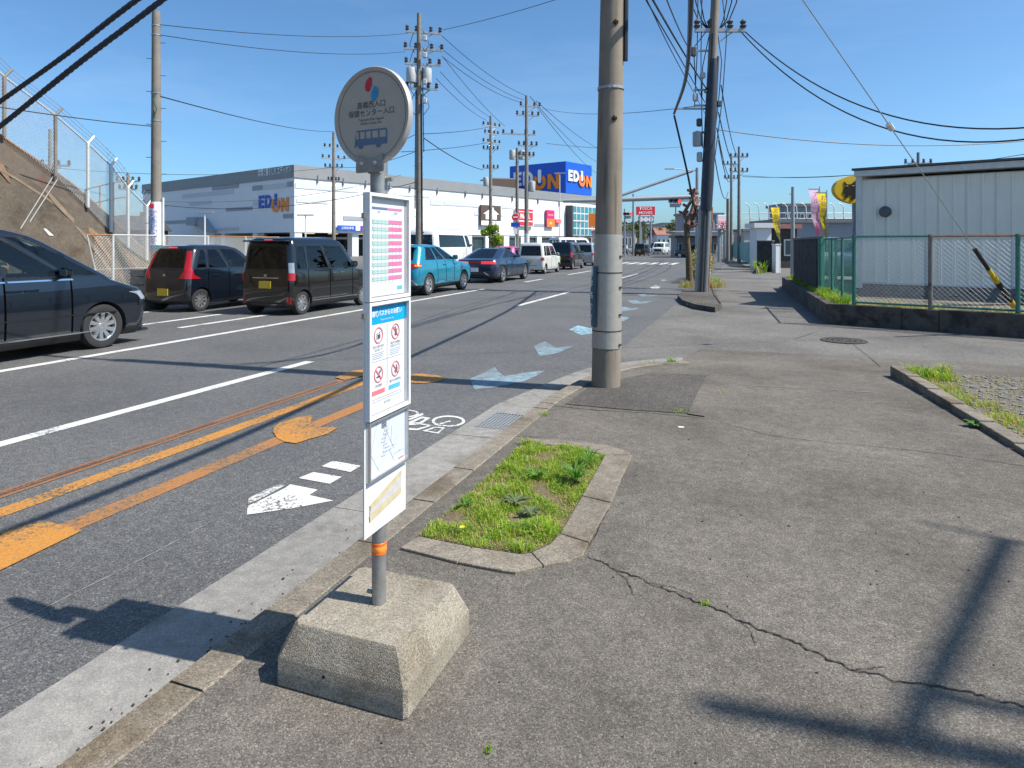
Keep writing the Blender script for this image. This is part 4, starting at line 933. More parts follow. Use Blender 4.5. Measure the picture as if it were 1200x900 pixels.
# --- driver (right-hand drive)
def skin_figure(name, chains, mats, label, loc):
    """chains: list of lists of (x, y, z, radius); the first point of later chains repeats a point of an earlier one"""
    vs, es, rs, idx = [], [], [], {}
    for ch in chains:
        prev = None
        for x, y, z, r in ch:
            k = (round(x, 3), round(y, 3), round(z, 3))
            if k not in idx: idx[k] = len(vs); vs.append((x, y, z)); rs.append(r)
            if prev is not None: es.append((prev, idx[k]))
            prev = idx[k]
    me = bpy.data.meshes.new(name); me.from_pydata(vs, es, []); o = bpy.data.objects.new(name, me); COL.objects.link(o)
    o.modifiers.new('s', 'SKIN'); sd_ = o.modifiers.new('u', 'SUBSURF'); sd_.levels = 2; sd_.render_levels = 2
    if not me.skin_vertices: bm0 = bmesh.new(); bm0.from_mesh(me); bm0.verts.layers.skin.verify(); bm0.to_mesh(me); bm0.free()
    for i, r in enumerate(rs): me.skin_vertices[0].data[i].radius = (r, r); me.skin_vertices[0].data[i].use_root = (i == 0)
    dg = bpy.context.evaluated_depsgraph_get(); m2 = bpy.data.meshes.new_from_object(o.evaluated_get(dg)); bpy.data.objects.remove(o)
    for m in mats: m2.materials.append(MATS[m])
    m2.polygons.foreach_set('use_smooth', [True] * len(m2.polygons)); return m2
sx_ = .407
body = [[(0, 0, 0, .15), (0, .0, .16, .14), (0, -.03, .34, .16), (0, -.03, .47, .10), (0, 0, .55, .055), (0, .03, .66, .09), (0, .03, .76, .085)],
        [(0, -.03, .47, .10), (.19, -.02, .43, .07), (.23, .12, .20, .05), (.15, .36, .27, .038), (.12, .44, .30, .035)], [(0, -.03, .47, .10), (-.19, -.02, .43, .07), (-.23, .12, .20, .05), (-.15, .36, .27, .038), (-.12, .44, .30, .035)],
        [(0, 0, 0, .15), (.11, .2, .03, .09), (.12, .45, .05, .07), (.12, .6, -.25, .05)], [(0, 0, 0, .15), (-.11, .2, .03, .09), (-.12, .45, .05, .07), (-.12, .6, -.25, .05)]]
m2 = skin_figure('person', body, ['shirt', 'skin', 'hair'], '', None)
for f in m2.polygons:
    c_ = f.center
    if c_.z > .53 or (c_.y > .33 and c_.z > .18 and abs(c_.x) < .2): f.material_index = 1
    if c_.z > .70 and (c_.y < .05 or c_.z > .79): f.material_index = 2
obj('person', m2, label='driver in dark clothes with hands on the wheel of the minivan', cat='person', loc=(-10.39 + sx_, 3.74 + 2.52, .62))
# --- teal crossover
h = .885
S = dict(L=4.3, W=1.77, paint='paint_teal', r=.345, tw=.22, wheels=(.82, 3.49), corner=.2, bow=(.07, .16), glass=(6, 8), glass_mat='glass_mid', arch=1.12,
  slices=[(.25, .12, 4.15, h - .08), (.34, .03, 4.26, h - .02), (.55, .0, 4.3, h), (.78, .01, 4.28, h - .004), (.95, .05, 4.15, h - .02), (1.07, .12, 3.2, h - .05, .2, .07, .18, 1.02), (1.12, .16, 3.1, h - .06), (1.47, .46, 2.25, h - .17), (1.53, .46, 2.1, h - .2), (1.59, .50, 1.85, h - .27), (1.615, .8, 1.6, h - .45)],
  ts=[0, .10, .16, .40, .44, .66, .70, .90, .97, 1], side=((.10, .40), (.44, .66), (.70, .97)), seams=(.42, .68, .95), handles=((.46, .95), (.70, .95)), mirror=(.95, 1.14), seats=(2.3, 1.4), style='plain', spokes=7,
  patches=[(.62, 1.95, .88, 1.02, 'lamp_red', 'tail_lamp', .014, lambda t: (lerp(.80, .72, t), lerp(1.6, 2.02, t))), (1.2, 1.9, .92, .98, 'lamp_amber', 'indicator', .02, None), (1.05, 1.3, .36, .52, 'chrome', 'bumper_strip', .012, lambda t: (lerp(1.3, .9, t), lerp(1.5, 1.05, t))), (.1, .9, .30, .42, 'trim_matt', 'rear_valance', .008, None, False)],
  boxes=[('roof_spoiler', 'paint_teal', (0, .47, 1.53), (1.2, .3, .04), .015), ('exhaust_tip', 'chrome', (.5, .05, .30), (.1, .12, .07), .02)], plate=(0, .75, 'plate_white'))
make_car('crossover', 'bright teal crossover car with silver wheels behind the dark blue saloon', S, (-10.47, 17.9, 0), 0, GQ)
# --- dark blue saloon
h = .92
S = dict(L=4.93, W=1.84, paint='paint_deepblue', r=.35, tw=.22, wheels=(1.0, 3.85), corner=.24, bow=(.10, .2), glass=(7, 9), glass_mat='glass_dark',
  slices=[(.2, .12, 4.8, h - .08), (.28, .04, 4.9, h - .02), (.5, .0, 4.93, h), (.72, .0, 4.9, h - .005), (.88, .02, 4.78, h - .03), (.98, .10, 4.4, h - .06, .24, .1, .2, .86), (1.01, .42, 3.7, h - .09, .22, .10, .2, .96), (1.03, .50, 3.6, h - .10), (1.36, 1.45, 2.65, h - .24), (1.41, 1.6, 2.45, h - .29), (1.44, 1.8, 2.25, h - .36), (1.455, 2.0, 2.1, h - .5)],
  ts=[0, .12, .18, .46, .50, .82, .92, 1], side=((.12, .46), (.50, .92)), seams=(.26, .5, .76), handles=((.46, .84), (.26, .84)), mirror=(.83, 1.06), seats=(2.5, 1.6), style='double', spokes=5, seat_mat='seat_beige',
  patches=[(.72, 1.7, .80, .90, 'lamp_redglow', 'tail_lamp', .012), (.28, .72, .83, .88, 'lamp_red', 'light_bar', .01, None, False), (.70, 1.0, .34, .46, 'chrome', 'bumper_strip', .012, lambda t: (lerp(.9, .78, t), lerp(.98, .84, t))), (.08, .92, .28, .36, 'trim_matt', 'rear_valance', .008, None, False)], plate=(0, .56, 'plate_white'))
make_car('saloon', 'low dark blue saloon with lit red tail lamps and white plate', S, (-10.72, 24.95, 0), 0, GQ)
# --- white, black and silver boxy kei cars further up the queue
wt = kei_box('paint_cream', H=1.70, gm='glass_dark', patches=[(.98, 1.8, .74, .90, 'lamp_red', 'tail_lamp', .014), (.2, .8, .45, .47, 'trim_matt', 'seam', .004, None, False)], plate=(-.1, .70, 'plate_yellow'), style='plain', spokes=8)
make_car('boxy_car', 'cream white boxy small car with red tail lamps ahead of the saloon', wt, (-11.15, 33.6, 0), 0, GQ)
bk = kei_box('paint_black', H=1.75, gm='glass_mid', patches=[(1.1, 1.9, .80, 1.1, 'lamp_red', 'tail_lamp', .012)], plate=(-.15, .75, 'plate_yellow'))
make_car('boxy_car', 'black boxy small car with yellow plate ahead of the cream white one', bk, (-11.22, 39.8, 0), 0, GQ)
sv = kei_box('paint_silver', H=1.72, gm='glass_dark', patches=[(.98, 1.8, .78, .95, 'lamp_red', 'tail_lamp', .014)], plate=(-.1, .72, 'plate_yellow'), style='plain')
make_car('boxy_car', 'pale silver boxy small car at the head of the queue', sv, (-11.6, 47.4, 0), 0, GQ)
# --- white minibus parked in the lot
h = 1.015
S = dict(L=6.4, W=2.03, paint='paint_white', r=.37, tw=.22, wheels=(1.5, 5.2), corner=.22, bow=(.06, .12), glass=(5, 7), glass_mat='glass_dark',
  slices=[(.3, .06, 6.3, h - .05), (.4, .02, 6.38, h - .01), (.9, .0, 6.4, h), (1.2, .01, 6.36, h), (1.38, .02, 6.25, h - .01), (1.42, .03, 6.2, h - .015), (1.9, .08, 5.98, h - .07), (2.18, .12, 5.8, h - .11), (2.34, .16, 5.6, h - .18), (2.5, .26, 5.3, h - .30), (2.6, .5, 5.0, h - .5), (2.63, 1.0, 4.4, h - .8)],
  ts=[0, .05, .20, .36, .52, .68, .83, .87, .98, 1], side=((.05, .83), (.87, .98)), seams=(.85,), mirror=(.97, 1.5), style='plain', spokes=6, seats=(4.6, 3.4, 2.2),
  patches=[(.97, 1.5, .7, .95, 'lamp_red', 'tail_lamp', .014), (.36, .64, 2.3, 2.34, 'lamp_red', 'high_brake_lamp', .012, None, False), (.2, .8, 2.05, 2.06, 'trim_matt', 'seam', .004, None, False)], plate=(0, .8, 'plate_white'))
make_car('minibus', 'white high-roofed minibus with long dark side window beyond the teal car', S, (-18.5, 34.9, 0), R(3), None, 'minibus')
# --- others
def hatch(paint, L=3.9, W=1.69, H=1.5, gm='glass_dark', lamps='lamp_red', plate='plate_white', **kw):
    h = W / 2; q = H / 1.5
    S = dict(L=L, W=W, paint=paint, r=.31, tw=.19, wheels=(.62, L - .8), corner=.2, bow=(.06, .16), glass=(6, 8), glass_mat=gm,
      slices=[(.2, .1, L - .12, h - .07), (.28, .03, L - .03, h - .02), (.48, .0, L, h), (.70 * q, .01, L - .02, h - .004), (.84 * q, .04, L - .12, h - .02), (.94 * q, .09, L - 1.05, h - .04, .2, .06, .16, .92 * q), (.98 * q, .12, L - 1.12, h - .05), (1.34 * q, .42, L - 1.85, h - .15), (1.41 * q, .46, L - 1.98, h - .18), (1.47 * q, .55, L - 2.2, h - .26), (H, .9, L - 2.4, h - .45)],
      ts=[0, .08, .14, .42, .46, .86, .95, 1], side=((.08, .42), (.46, .95)), seams=(.44, .93), mirror=(.93, 1.0 * q), seats=(L * .52, L * .3), style='plain', spokes=8,
      patches=[(.98, 1.9, .72 * q, .92 * q, lamps, 'tail_lamp', .014), (3.1, 3.9, .58 * q, .72 * q, 'lamp_clear', 'headlamp', .012)], plate=(0, .6, plate)); S.update(kw); return S
make_car('hatchback', 'deep pink hatchback glimpsed between the saloon and the cream white car', hatch('paint_pink', H=1.47), (-14.9, 38.9, 0), 0, GQ)
make_car('van', 'white van with roof bars parked before the shop front', kei_box('paint_white', L=4.7, W=1.75, H=2.2, wheels=(.9, 3.7), r=.33, boxes=[('roof_rack', 'trim_black', (0, 1.6, 2.25), (1.2, 2.2, .05), .01)]), cw(.0623 * 58, 58), R(-35), None, 'van')
far = 'traffic beyond the pedestrian crossing'
make_car('far_car', 'dark small car waiting beyond the pedestrian crossing, seen from behind', kei_box('paint_black', H=1.66, patches=[(.98, 1.8, .78, .95, 'lamp_red', 'tail_lamp', .014)]), (-13.8, 87, 0), R(-4), far)
make_car('far_car', 'white minivan facing the pedestrian crossing with dark grille', kei_box('paint_white', L=4.9, W=1.84, H=1.9, wheels=(1, 4), r=.34, patches=[(3.05, 3.95, .72, .86, 'lamp_clear', 'headlamp', .012), (4.15, 4.85, .42, .8, 'trim_black', 'grille', .012, None, False)]), (-13.2, 108, 0), R(176), far)
make_car('far_car', 'grey small car in the distant traffic left of the dark one', hatch('paint_grey'), (-18.5, 100, 0), R(-4), far)
make_car('far_car', 'silver car in the distant traffic between dark car and white minivan', hatch('paint_silver'), (-17.2, 112, 0), R(-2), far)
make_car('far_car', 'dark blue car in the distant traffic beside the white minivan', kei_box('paint_deepblue'), (-16.8, 126, 0), R(178), far)
make_car('far_minibus', 'pale bus standing behind the white minivan', dict(S, L=6.4, paint='paint_cream', patches=[]), (-12.9, 134, 0), R(178), far, 'minibus')
make_car('far_car', 'dark car emerging beside the pollarded tree', hatch('paint_black'), (-4.6, 78, 0), R(70), far)
make_car('far_car', 'silver car crossing beyond the leaning pole', hatch('paint_silver'), (6.0, 78, 0), R(75), far)
make_car('parked_car', 'pale car parked in the yard behind the green gate', hatch('paint_silver', gm='glass_mid'), cw(12.6, 25.2, .37), R(172), None)
# ================================================================== shared builders
mat('concrete_pole', (.22, .185, .145), .8, var=.16, scale=3, stretch=(14, 14, .7), dark=((.13, .105, .08), .52, 1), bump=.15, bscale=90)
mat('concrete_pole_far', (.20, .18, .155), .85, var=.2, scale=3); mat('steel_dark', (.07, .075, .08), .6, metal=.3); mat('steel_grey', (.33, .345, .36), .5, metal=.5, var=.12, scale=10); mat('porcelain', (.6, .6, .58), .3); mat('cable_black', (.012, .012, .014), .55, var=.2, scale=8); mat('cable_blue', (.022, .028, .045), .5, var=.3, scale=12); mat('cable_green', (.02, .12, .09), .5)
mat('transformer', (.42, .44, .45), .5, var=.1); mat('white_pipe', (.62, .63, .62), .5); mat('rust', (.33, .17, .08), .85, var=.4, scale=14, dark=((.2, .08, .03), .55, 10)); mat('fence_white', (.55, .56, .55), .5, metal=.3, var=.15, scale=20); mat('wire_grey', (.40, .41, .41), .5, metal=.5); mat('wire_green', (.10, .27, .24), .5, var=.15); mat('fence_green', (.035, .17, .13), .5, var=.2, scale=12, dark=((.2, .15, .1), .68, 9))
def chain(name, p0, p1, z0, z1, pitch, r, m, parent, o=Vector((0, 0, 0))):
    p0, p1 = Vector(p0), Vector(p1); d = (p1 - p0); d.z = 0; L = d.length; d.normalize(); Hh = z1 - z0; b = MB(); nrm = Vector((-d.y, d.x, 0)) * r
    k = -int(Hh / pitch) - 1
    while k * pitch < L:
        s0 = k * pitch
        for sg in (1, -1):
            a, c = s0, s0 + Hh; za, zc = (z0, z1) if sg > 0 else (z1, z0)
            ta = max(0, -a / Hh); tc_ = min(1, (L - a) / Hh)
            if tc_ <= ta: continue
            q = [p0 + d * (a + Hh * t) for t in (ta, tc_)]; q[0].z = lerp(za, zc, ta); q[1].z = lerp(za, zc, tc_); q = [x - o + nrm * sg * .6 for x in q]
            u = Vector((0, 0, r)); w_ = nrm
            b.add([q[0] + u, q[0] - u * .5 + w_, q[0] - u * .5 - w_, q[1] + u, q[1] - u * .5 + w_, q[1] - u * .5 - w_], [(0, 1, 4, 3), (1, 2, 5, 4), (2, 0, 3, 5)])
        k += 1
    ob = b.build(name, m, parent); ob['kind'] = 'stuff'; return ob
def ray_plane(px, py, O, n):
    d = D(px, py, 1.0) - Vector((0, 0, CZ)); C_ = Vector((0, 0, CZ)); n = Vector(n); t = (Vector(O) - C_).dot(n) / d.dot(n); return C_ + d * t
def wire(p, q, sag, r, label, m='cable_black', n=14, name='cable', group=None, knots=()):
    p, q = Vector(p), Vector(q); pts = []
    for i in range(n + 1):
        t = i / n; v = p.lerp(q, t); v.z -= sag * 4 * t * (1 - t); pts.append(v)
    b = MB(); o = pts[0].copy(); b.tube([v - o for v in pts], r, 5); ob = b.build(name, m, label=label, cat='cable', group=group, loc=o, smooth=60); return ob
def crossarm(b, c, L, a, th=.11): b.box(c, (L, th, th), a)
def insulator(b, p, s=1.):
    b.lathe([(.0, 0), (.035 * s, 0), (.06 * s, .05 * s), (.03 * s, .07 * s), (.055 * s, .12 * s), (.02 * s, .16 * s), (0, .17 * s)], p, 'Z', 8)
def utility_pole(name, label, base, h, r0, r1, arms=(), lean=(0, 0), group=None, m='concrete_pole_far', trans=(), steps=True, lamp=None, extra=None, bands=()):
    """arms: (z, length, angle, offset); trans: (z, side angle)"""
    root = thing(name, label, 'utility pole', base, 0, group)
    def at(z): return Vector((lean[0] * z, lean[1] * z, z))
    b = MB(); b.tube([at(h * i / 8) for i in range(9)], [lerp(r0, r1, i / 8) for i in range(9)], 16); b.build('shaft', m, root, smooth=40)
    for z, L, a, off in arms:
        c = at(z) + Vector((math.cos(a), math.sin(a), 0)) * off; b = MB(); crossarm(b, c, L, a); 
        dv = Vector((math.cos(a), math.sin(a), 0)); b.tube([at(z - .5), c + dv * L * .3], .02, 5)
        am = b.build('crossarm', 'steel_grey', root)
        for t in (-.46, -.2, .2, .46):
            b = MB(); insulator(b, c + dv * L * t + Vector((0, 0, .05)), 1.9); b.build('insulator', 'steel_dark', am, smooth=50)
    for z, a in trans:
        c = at(z) + Vector((math.cos(a), math.sin(a), 0)) * .42; b = MB(); b.lathe([(.0, -.4), (.24, -.4), (.26, -.36), (.26, .3), (.24, .38), (.1, .42), (0, .42)], c, 'Z', 16); b.box(at(z) + Vector((math.cos(a), math.sin(a), 0)) * .2, (.3, .08, .5), a); b.build('transformer', 'transformer', root, smooth=40)
    if steps:
        z = 2.2; k = 0
        while z < h - .4:
            rr = lerp(r0, r1, z / h); a = .6 + (0 if k % 2 else math.pi); dv = Vector((math.cos(a), math.sin(a), 0)); b = MB(); b.tube([at(z) + dv * rr * .8, at(z) + dv * (rr + .13)], .009, 5); b.build('step_bolt', 'steel_dark', root); z += .45; k += 1
    for z in bands:
        rr = lerp(r0, r1, z / h) + .006; b = MB(); b.lathe([(rr, -.015), (rr + .004, -.015), (rr + .004, .015), (rr, .015)], at(z), 'Z', 16, cap=False); b.build('band', 'steel_grey', root)
    if extra: extra(root, at)
    return root

# ================================================================== left: retaining wall
asphalt('wall_concrete', (.082, .066, .05), (.108, .088, .068), (.145, .12, .096), 60, bump=.08, stain=((.55, .52, .48), .9, .47), patch=((1, 1, 1), .35))
mat('wall_parapet', (.12, .095, .075), .9, var=.3, scale=2.5, dark=((.15, .06, .035), .56, 1.6)); mat('wall_rusty', (.19, .10, .05), .9, var=.35, scale=5, dark=((.16, .12, .09), .5, 6)); mat('lime_streak', (.17, .125, .088), .9, var=.25, scale=5)
WX = -17.0
def onwall(px, py, x=WX): return ray_plane(px, py, (x, 0, 0), (1, 0, 0))
tops = [(-160, 30), (-80, 96), (0, 160), (69, 206), (98, 229), (128, 256), (153, 280), (176, 299), (200, 316)]
crs = [(-160, 72), (-80, 132), (0, 190), (55, 224), (107, 261), (128, 276), (153, 296), (176, 311), (200, 324)]
TP = [Vector((WX, -30, 6.9)), Vector((WX, 2, 6.8)), Vector((WX, 6.4, 6.6))] + [onwall(*p) for p in tops]; CR = [Vector((WX + .12, -30, 6.2)), Vector((WX + .12, 2, 6.1)), Vector((WX + .12, 6.2, 5.9))] + [onwall(p[0], p[1], WX + .12) for p in crs]
rw = thing('retaining_wall', 'stained grey concrete retaining wall falling along the far roadside', 'wall', (WX, 12, 0)); o = rw.location.copy()
b = MB(); toe = [Vector((WX + .9 + .25 * max(0, c.z) * .6, c.y + .3, -.02)) for c in CR]; b.rings([[c - o for c in CR], [t - o for t in toe]], False, False); 
vsn = []; b2 = MB(); nu_ = 26; rows = 14
rs = []
for j in range(rows + 1):
    row = []
    for i in range(len(CR)): row.append(CR[i].lerp(toe[i], j / rows) - o)
    rs.append(catmull(row, 5))
rs = [[v + Vector((mnoise.noise(v * 1.7) * .05, 0, 0)) for v in r_] for r_ in rs]
b2.rings(rs[::-1], False, False); b2.build('wall_face', 'wall_concrete', rw, smooth=50)
b = MB(); A_ = catmull([t - o for t in TP], 4); B_ = catmull([c - o + Vector((-.06, 0, .0)) for c in CR], 4); b.rings([B_, A_, [a + Vector((-.35, 0, 0)) for a in A_], [a + Vector((-.35, 0, -6)) for a in A_]], False, False); b.build('parapet', 'wall_parapet', rw, smooth=40)
b = MB(); b.tube([a + Vector((-.02, 0, .03)) for a in A_], .045, 6); b.build('rusty_coping', 'rust', rw, smooth=50)
def wall_pt(y, z, off=.03):
    for i in range(len(CR) - 1):
        if CR[i].y <= y <= CR[i + 1].y: break
    t = max(0, min(1, (y - CR[i].y) / (CR[i + 1].y - CR[i].y))); c_ = CR[i].lerp(CR[i + 1], t); k = max(0, min(1, (c_.z - z) / (c_.z + .02))); f = toe[i].lerp(toe[i + 1], t); return Vector((lerp(c_.x, f.x, k) + off + mnoise.noise(Vector((c_.x, y, z)) * 1.7) * .03, y, z))
def streak(name, pts, w, m):
    b = MB(); L_, R_ = [], []; n = len(pts)
    for i, (px, py) in enumerate(pts):
        q = onwall(px, py, WX + .35); ww = w[i] if hasattr(w, '__len__') else w
        L_.append(wall_pt(q.y - ww / 2, q.z) - rw.location); R_.append(wall_pt(q.y + ww / 2, q.z) - rw.location)
    b.rings([L_, R_], False, False); b.build(name, m, rw, smooth=60)
streak('lime_streak', [(-20, 186), (0, 196), (25, 210), (55, 230), (85, 250), (107, 266), (120, 280)], .14, 'lime_streak'); streak('lime_streak', [(60, 222), (72, 240), (90, 262), (108, 300), (120, 330)], [.1, .2, .16, .12, .05], 'lime_streak')
streak('rust_streak', [(2, 190), (8, 200), (14, 214)], [.3, .2, .05], 'wall_rusty'); streak('rust_streak', [(104, 262), (112, 280), (124, 310), (130, 335)], [.12, .16, .1, .04], 'wall_rusty'); streak('rust_streak', [(126, 278), (134, 295), (140, 312)], [.1, .1, .03], 'wall_rusty'); streak('rust_streak', [(150, 298), (156, 312), (160, 326)], [.1, .1, .03], 'wall_rusty'); streak('white_scar', [(44, 268), (50, 276)], [.06, .12], 'white_pipe')
# fill behind the wall
b = MB(); b.rings([[a + o + Vector((-.3, 0, -.12)) for a in A_], [a + o + Vector((-14, 0, -.6)) for a in A_]], False, False); b.build('embankment', 'soil', kind='structure')
# barbed fence on the wall
Z3_ = Vector((0, 0, 1)); bf = thing('barbed_fence', 'tall wire fence with angled barbed arms standing on the retaining wall', 'fence', (WX, 12, 0))
posts = [(5, 160, 90, 'concrete_pole_far'), (65, 206, 135, 'concrete_pole_far'), (103, 243, 168, 'fence_white'), (130, 272, 194, 'fence_white'), (150, 290, 220, 'fence_white'), (172, 305, 242, 'fence_white')]
tp_ = []
for yv in (-6, -3.5, -1, 1.5, 4, 6.5, 8.4):
    zt_ = 6.65 if yv < 7 else 5.9; p = Vector((WX + .1, yv, zt_)); q = p + Z3_ * 1.6; arm = q + Vector((0, .18, .22)); b = MB(); b.tube([p - o, q - o], .045, 8); b.tube([q - o, arm - o], .035, 6); b.build('post', 'fence_white', bf, smooth=40); tp_.append((p, q, arm))
for px, y0, y1, m in posts:
    p, q = onwall(px, y0, WX + .1), onwall(px, y1, WX + .1); arm = q + Vector((.0, .18, .22)); b = MB(); b.tube([p - o, q - o], .045, 8); b.tube([q - o, arm - o], .035, 6); b.build('post', m, bf, smooth=40); tp_.append((p, q, arm))
b = MB(); b.tube([q - o for p, q, a in tp_], .022, 6); b.build('top_rail', 'fence_white', bf)
for k in range(3):
    b = MB(); b.tube([q.lerp(a, (k + 1) / 3) - o for p, q, a in tp_], .006, 4)
    for (p, q, a), (p2, q2, a2) in zip(tp_, tp_[1:]):
        for t in [i / 7 for i in range(1, 7)]: c_ = q.lerp(a, (k + 1) / 3).lerp(q2.lerp(a2, (k + 1) / 3), t) - o; b.tube([c_ + Vector((0, -.03, -.04)), c_ + Vector((0, .03, .04))], .004, 3)
    b.build('barbed_wire', 'wire_grey', bf)['kind'] = 'stuff'
b = MB(); u3 = .010
for (p, q, a), (p2, q2, a2) in zip(tp_, tp_[1:]):
    n_ = 16
    for i in range(-n_, n_):
        for sg in (0, 1):
            t0, t1 = max(0, i / n_), min(1, (i + n_) / n_); v0, v1 = t0 - i / n_, t1 - i / n_
            if sg: v0, v1 = 1 - v0, 1 - v1
            A0 = p.lerp(p2, t0).lerp(q.lerp(q2, t0), v0) - o; A1 = p.lerp(p2, t1).lerp(q.lerp(q2, t1), v1) - o; w_ = Vector((0, u3 * .5, u3 * .5)); b.add([A0 - w_, A0 + w_, A1 + w_, A1 - w_], [(0, 1, 2, 3)])
b.build('wire_mesh', 'wire_grey', bf)['kind'] = 'stuff'
for k, (a_, c_) in enumerate((((62, 207), (24, 268)), ((68, 209), (27, 272)))):
    b = MB(); P_, Q_ = onwall(*a_, WX + .15), onwall(*c_, WX + .7); b.tube([Vector((0, 0, 0)), Q_ - P_], .012, 6); b.build('stay_rod', 'wire_grey', label=('upper' if k == 0 else 'lower') + ' of two thin pale stay rods on the retaining wall', cat='rod', loc=P_)
# second, dark fence and house beyond the wall
hs = thing('brick_house', 'low brown house with dark tiled roof beyond the retaining wall', 'house', cw(-.583 * 84, 84, 0), PSI + R(20))
b = MB(); b.box((0, 0, 1.7), (8, 7, 3.4)); b.build('wall', mat('house_brown', (.16, .075, .05), .9, var=.2, scale=3), hs)
b = MB(); b.add([(-4.5, -4, 3.3), (4.5, -4, 3.3), (4.5, 4, 3.3), (-4.5, 4, 3.3), (-3.5, 0, 5.2), (3.5, 0, 5.2)], [(0, 1, 5, 4), (1, 2, 5), (2, 3, 4, 5), (3, 0, 4), (3, 2, 1, 0)]); b.build('roof', mat('roof_dark', (.06, .055, .06), .7, var=.3, scale=8), hs)
for x in (-2.2, 0, 2.2): b = MB(); b.box((x, -3.53, 1.8), (1.2, .08, 1.1)); wq = b.build('window', 'trim_matt', hs); b = MB(); b.box((x, -3.58, 1.8), (1.0, .02, .9)); b.build('pane', 'glass_dark', wq)
b = MB(); b.box((1.5, .4, 5.2), (.6, .6, 1.0)); b.build('chimney', 'house_brown', hs)
df = thing('dark_fence', 'dark rusty wire fence running before the brown house', 'fence', cw(-.62 * 33, 33, 0)); o2 = df.location.copy()
pl_ = [D(px, y, 33) for px, y in ((100, 222), (117, 218), (133, 214), (150, 212))]
for q in pl_: b = MB(); b.tube([Vector((q.x, q.y, 0)) - o2, q - o2], .04, 6); b.build('post', 'rust', df)
for dzz in (0, -.8, -1.7): b = MB(); b.tube([q - o2 + Vector((0, 0, dzz)) for q in pl_], .03, 5); b.build('rail', 'rust', df)
# ---- chain-link fence along the far kerb
lf = thing('chain_link_fence', 'grey chain-link fence with rusty top rail behind the dark hatchback', 'fence', (-15.2, 11.5, 0)); o = lf.location.copy(); fz1 = 1.86
yq = 12.2; k = 0
while yq < 19:
    b = MB(); b.tube([(0, yq - o.y, 0), (0, yq - o.y, fz1 + .02)], .03, 8); b.build('post', 'fence_white', lf); yq += 1.55; k += 1
b = MB(); b.tube([(0, 0, fz1), (0, 12.2 - o.y, fz1)], .02, 6); b.build('top_rail', 'rust', lf)
yq = 12.2
while yq < 16: b = MB(); b.tube([(0, yq - o.y, fz1), (0, yq + 3.09 - o.y, fz1)], .02, 6); b.build('top_rail', 'rust' if int(yq) % 2 else 'fence_white', lf); yq += 3.1
b = MB(); b.tube([(0, 0, fz1), (0, .45, .05)], .02, 6); b.build('end_bar', 'fence_white', lf)
b = MB(); b.tube([(0, .0, 1.0), (0, 6.9, 1.0)], .01, 5); b.build('mid_wire', 'wire_grey', lf)
chain('wire_mesh', (-15.2, 11.7, 0), (-15.2, 18.4, 0), .12, fz1, .085, .0045, 'wire_grey', lf, o)
b = MB()
for k in range(5): b.box((0, 0, .1 + k * .205), (.45, .9, .19), ch=.02)
bs = thing('block_stack', 'stack of pale concrete blocks beside the fence', 'blocks', cw(-.556 * 16.6, 16.6, 0), .1); 
for k in range(5): b = MB(); b.box((0, 0, .1 + k * .205), (.45, .62, .19), ch=.015); b.build('block', 'gutter_concrete', bs)
b = MB(); b.prism([(-15.6, -12), (-14.6, -12), (-14.6, 60), (-15.6, 60)], -.05, .13); b.build('far_kerb', 'kerb_concrete', kind='structure')
b = MB(); b.sheet([(-180, -20), (-15.6, -20), (-15.6, 220), (-180, 220)], -.01); b.build('car_park', 'lane_asphalt', kind='structure')
tuft('grass_tuft', (160, 342), .0, 200, .5, .35, (2, 3, 3, 4, 4, 0, 0), 'dry grass at the foot of the chain-link fence', wd=.02)

# ================================================================== superstore
BA = R(38.8); e1 = cw(math.sin(BA), math.cos(BA)); e2 = cw(-math.cos(BA), math.sin(BA)); C0 = cw(-255 / 770 * 78, 78); BH = 11.0
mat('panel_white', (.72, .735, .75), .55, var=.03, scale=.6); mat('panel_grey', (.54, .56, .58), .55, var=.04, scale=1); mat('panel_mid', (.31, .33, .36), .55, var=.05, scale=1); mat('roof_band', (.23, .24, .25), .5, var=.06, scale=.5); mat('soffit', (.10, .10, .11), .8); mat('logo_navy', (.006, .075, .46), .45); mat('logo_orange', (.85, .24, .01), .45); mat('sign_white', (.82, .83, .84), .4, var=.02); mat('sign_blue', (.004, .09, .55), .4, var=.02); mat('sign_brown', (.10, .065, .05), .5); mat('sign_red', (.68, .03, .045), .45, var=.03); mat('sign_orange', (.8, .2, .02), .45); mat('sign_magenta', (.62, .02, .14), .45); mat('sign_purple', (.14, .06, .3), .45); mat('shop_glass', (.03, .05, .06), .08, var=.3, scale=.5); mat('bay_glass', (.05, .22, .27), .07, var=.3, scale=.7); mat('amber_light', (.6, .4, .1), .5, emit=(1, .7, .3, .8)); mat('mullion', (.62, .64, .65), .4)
st = thing('superstore', 'large white superstore with grey roof band and open parking beneath', 'store building', C0); 
def q4(b, O, r_, u, x0, x1, z0, z1, th, mi=0):
    """slab standing th proud of a facade plane: O + r*x + u*z, outward = r x u"""
    n = r_.cross(u).normalized(); vs = [O + r_ * x + u * z + n * t for t in (0, th) for x, z in ((x0, z0), (x1, z0), (x1, z1), (x0, z1))]
    b.add(vs, [(3, 2, 1, 0), (4, 5, 6, 7), (0, 1, 5, 4), (1, 2, 6, 5), (2, 3, 7, 6), (3, 0, 4, 7)], mi)
Z3 = Vector((0, 0, 1)); LF, RF = 42.0, 71.0; ZB = 3.0; O0 = Vector((0, 0, 0)); rl = -e2; rr_ = e1    # local axes; left face runs along e2, right along e1
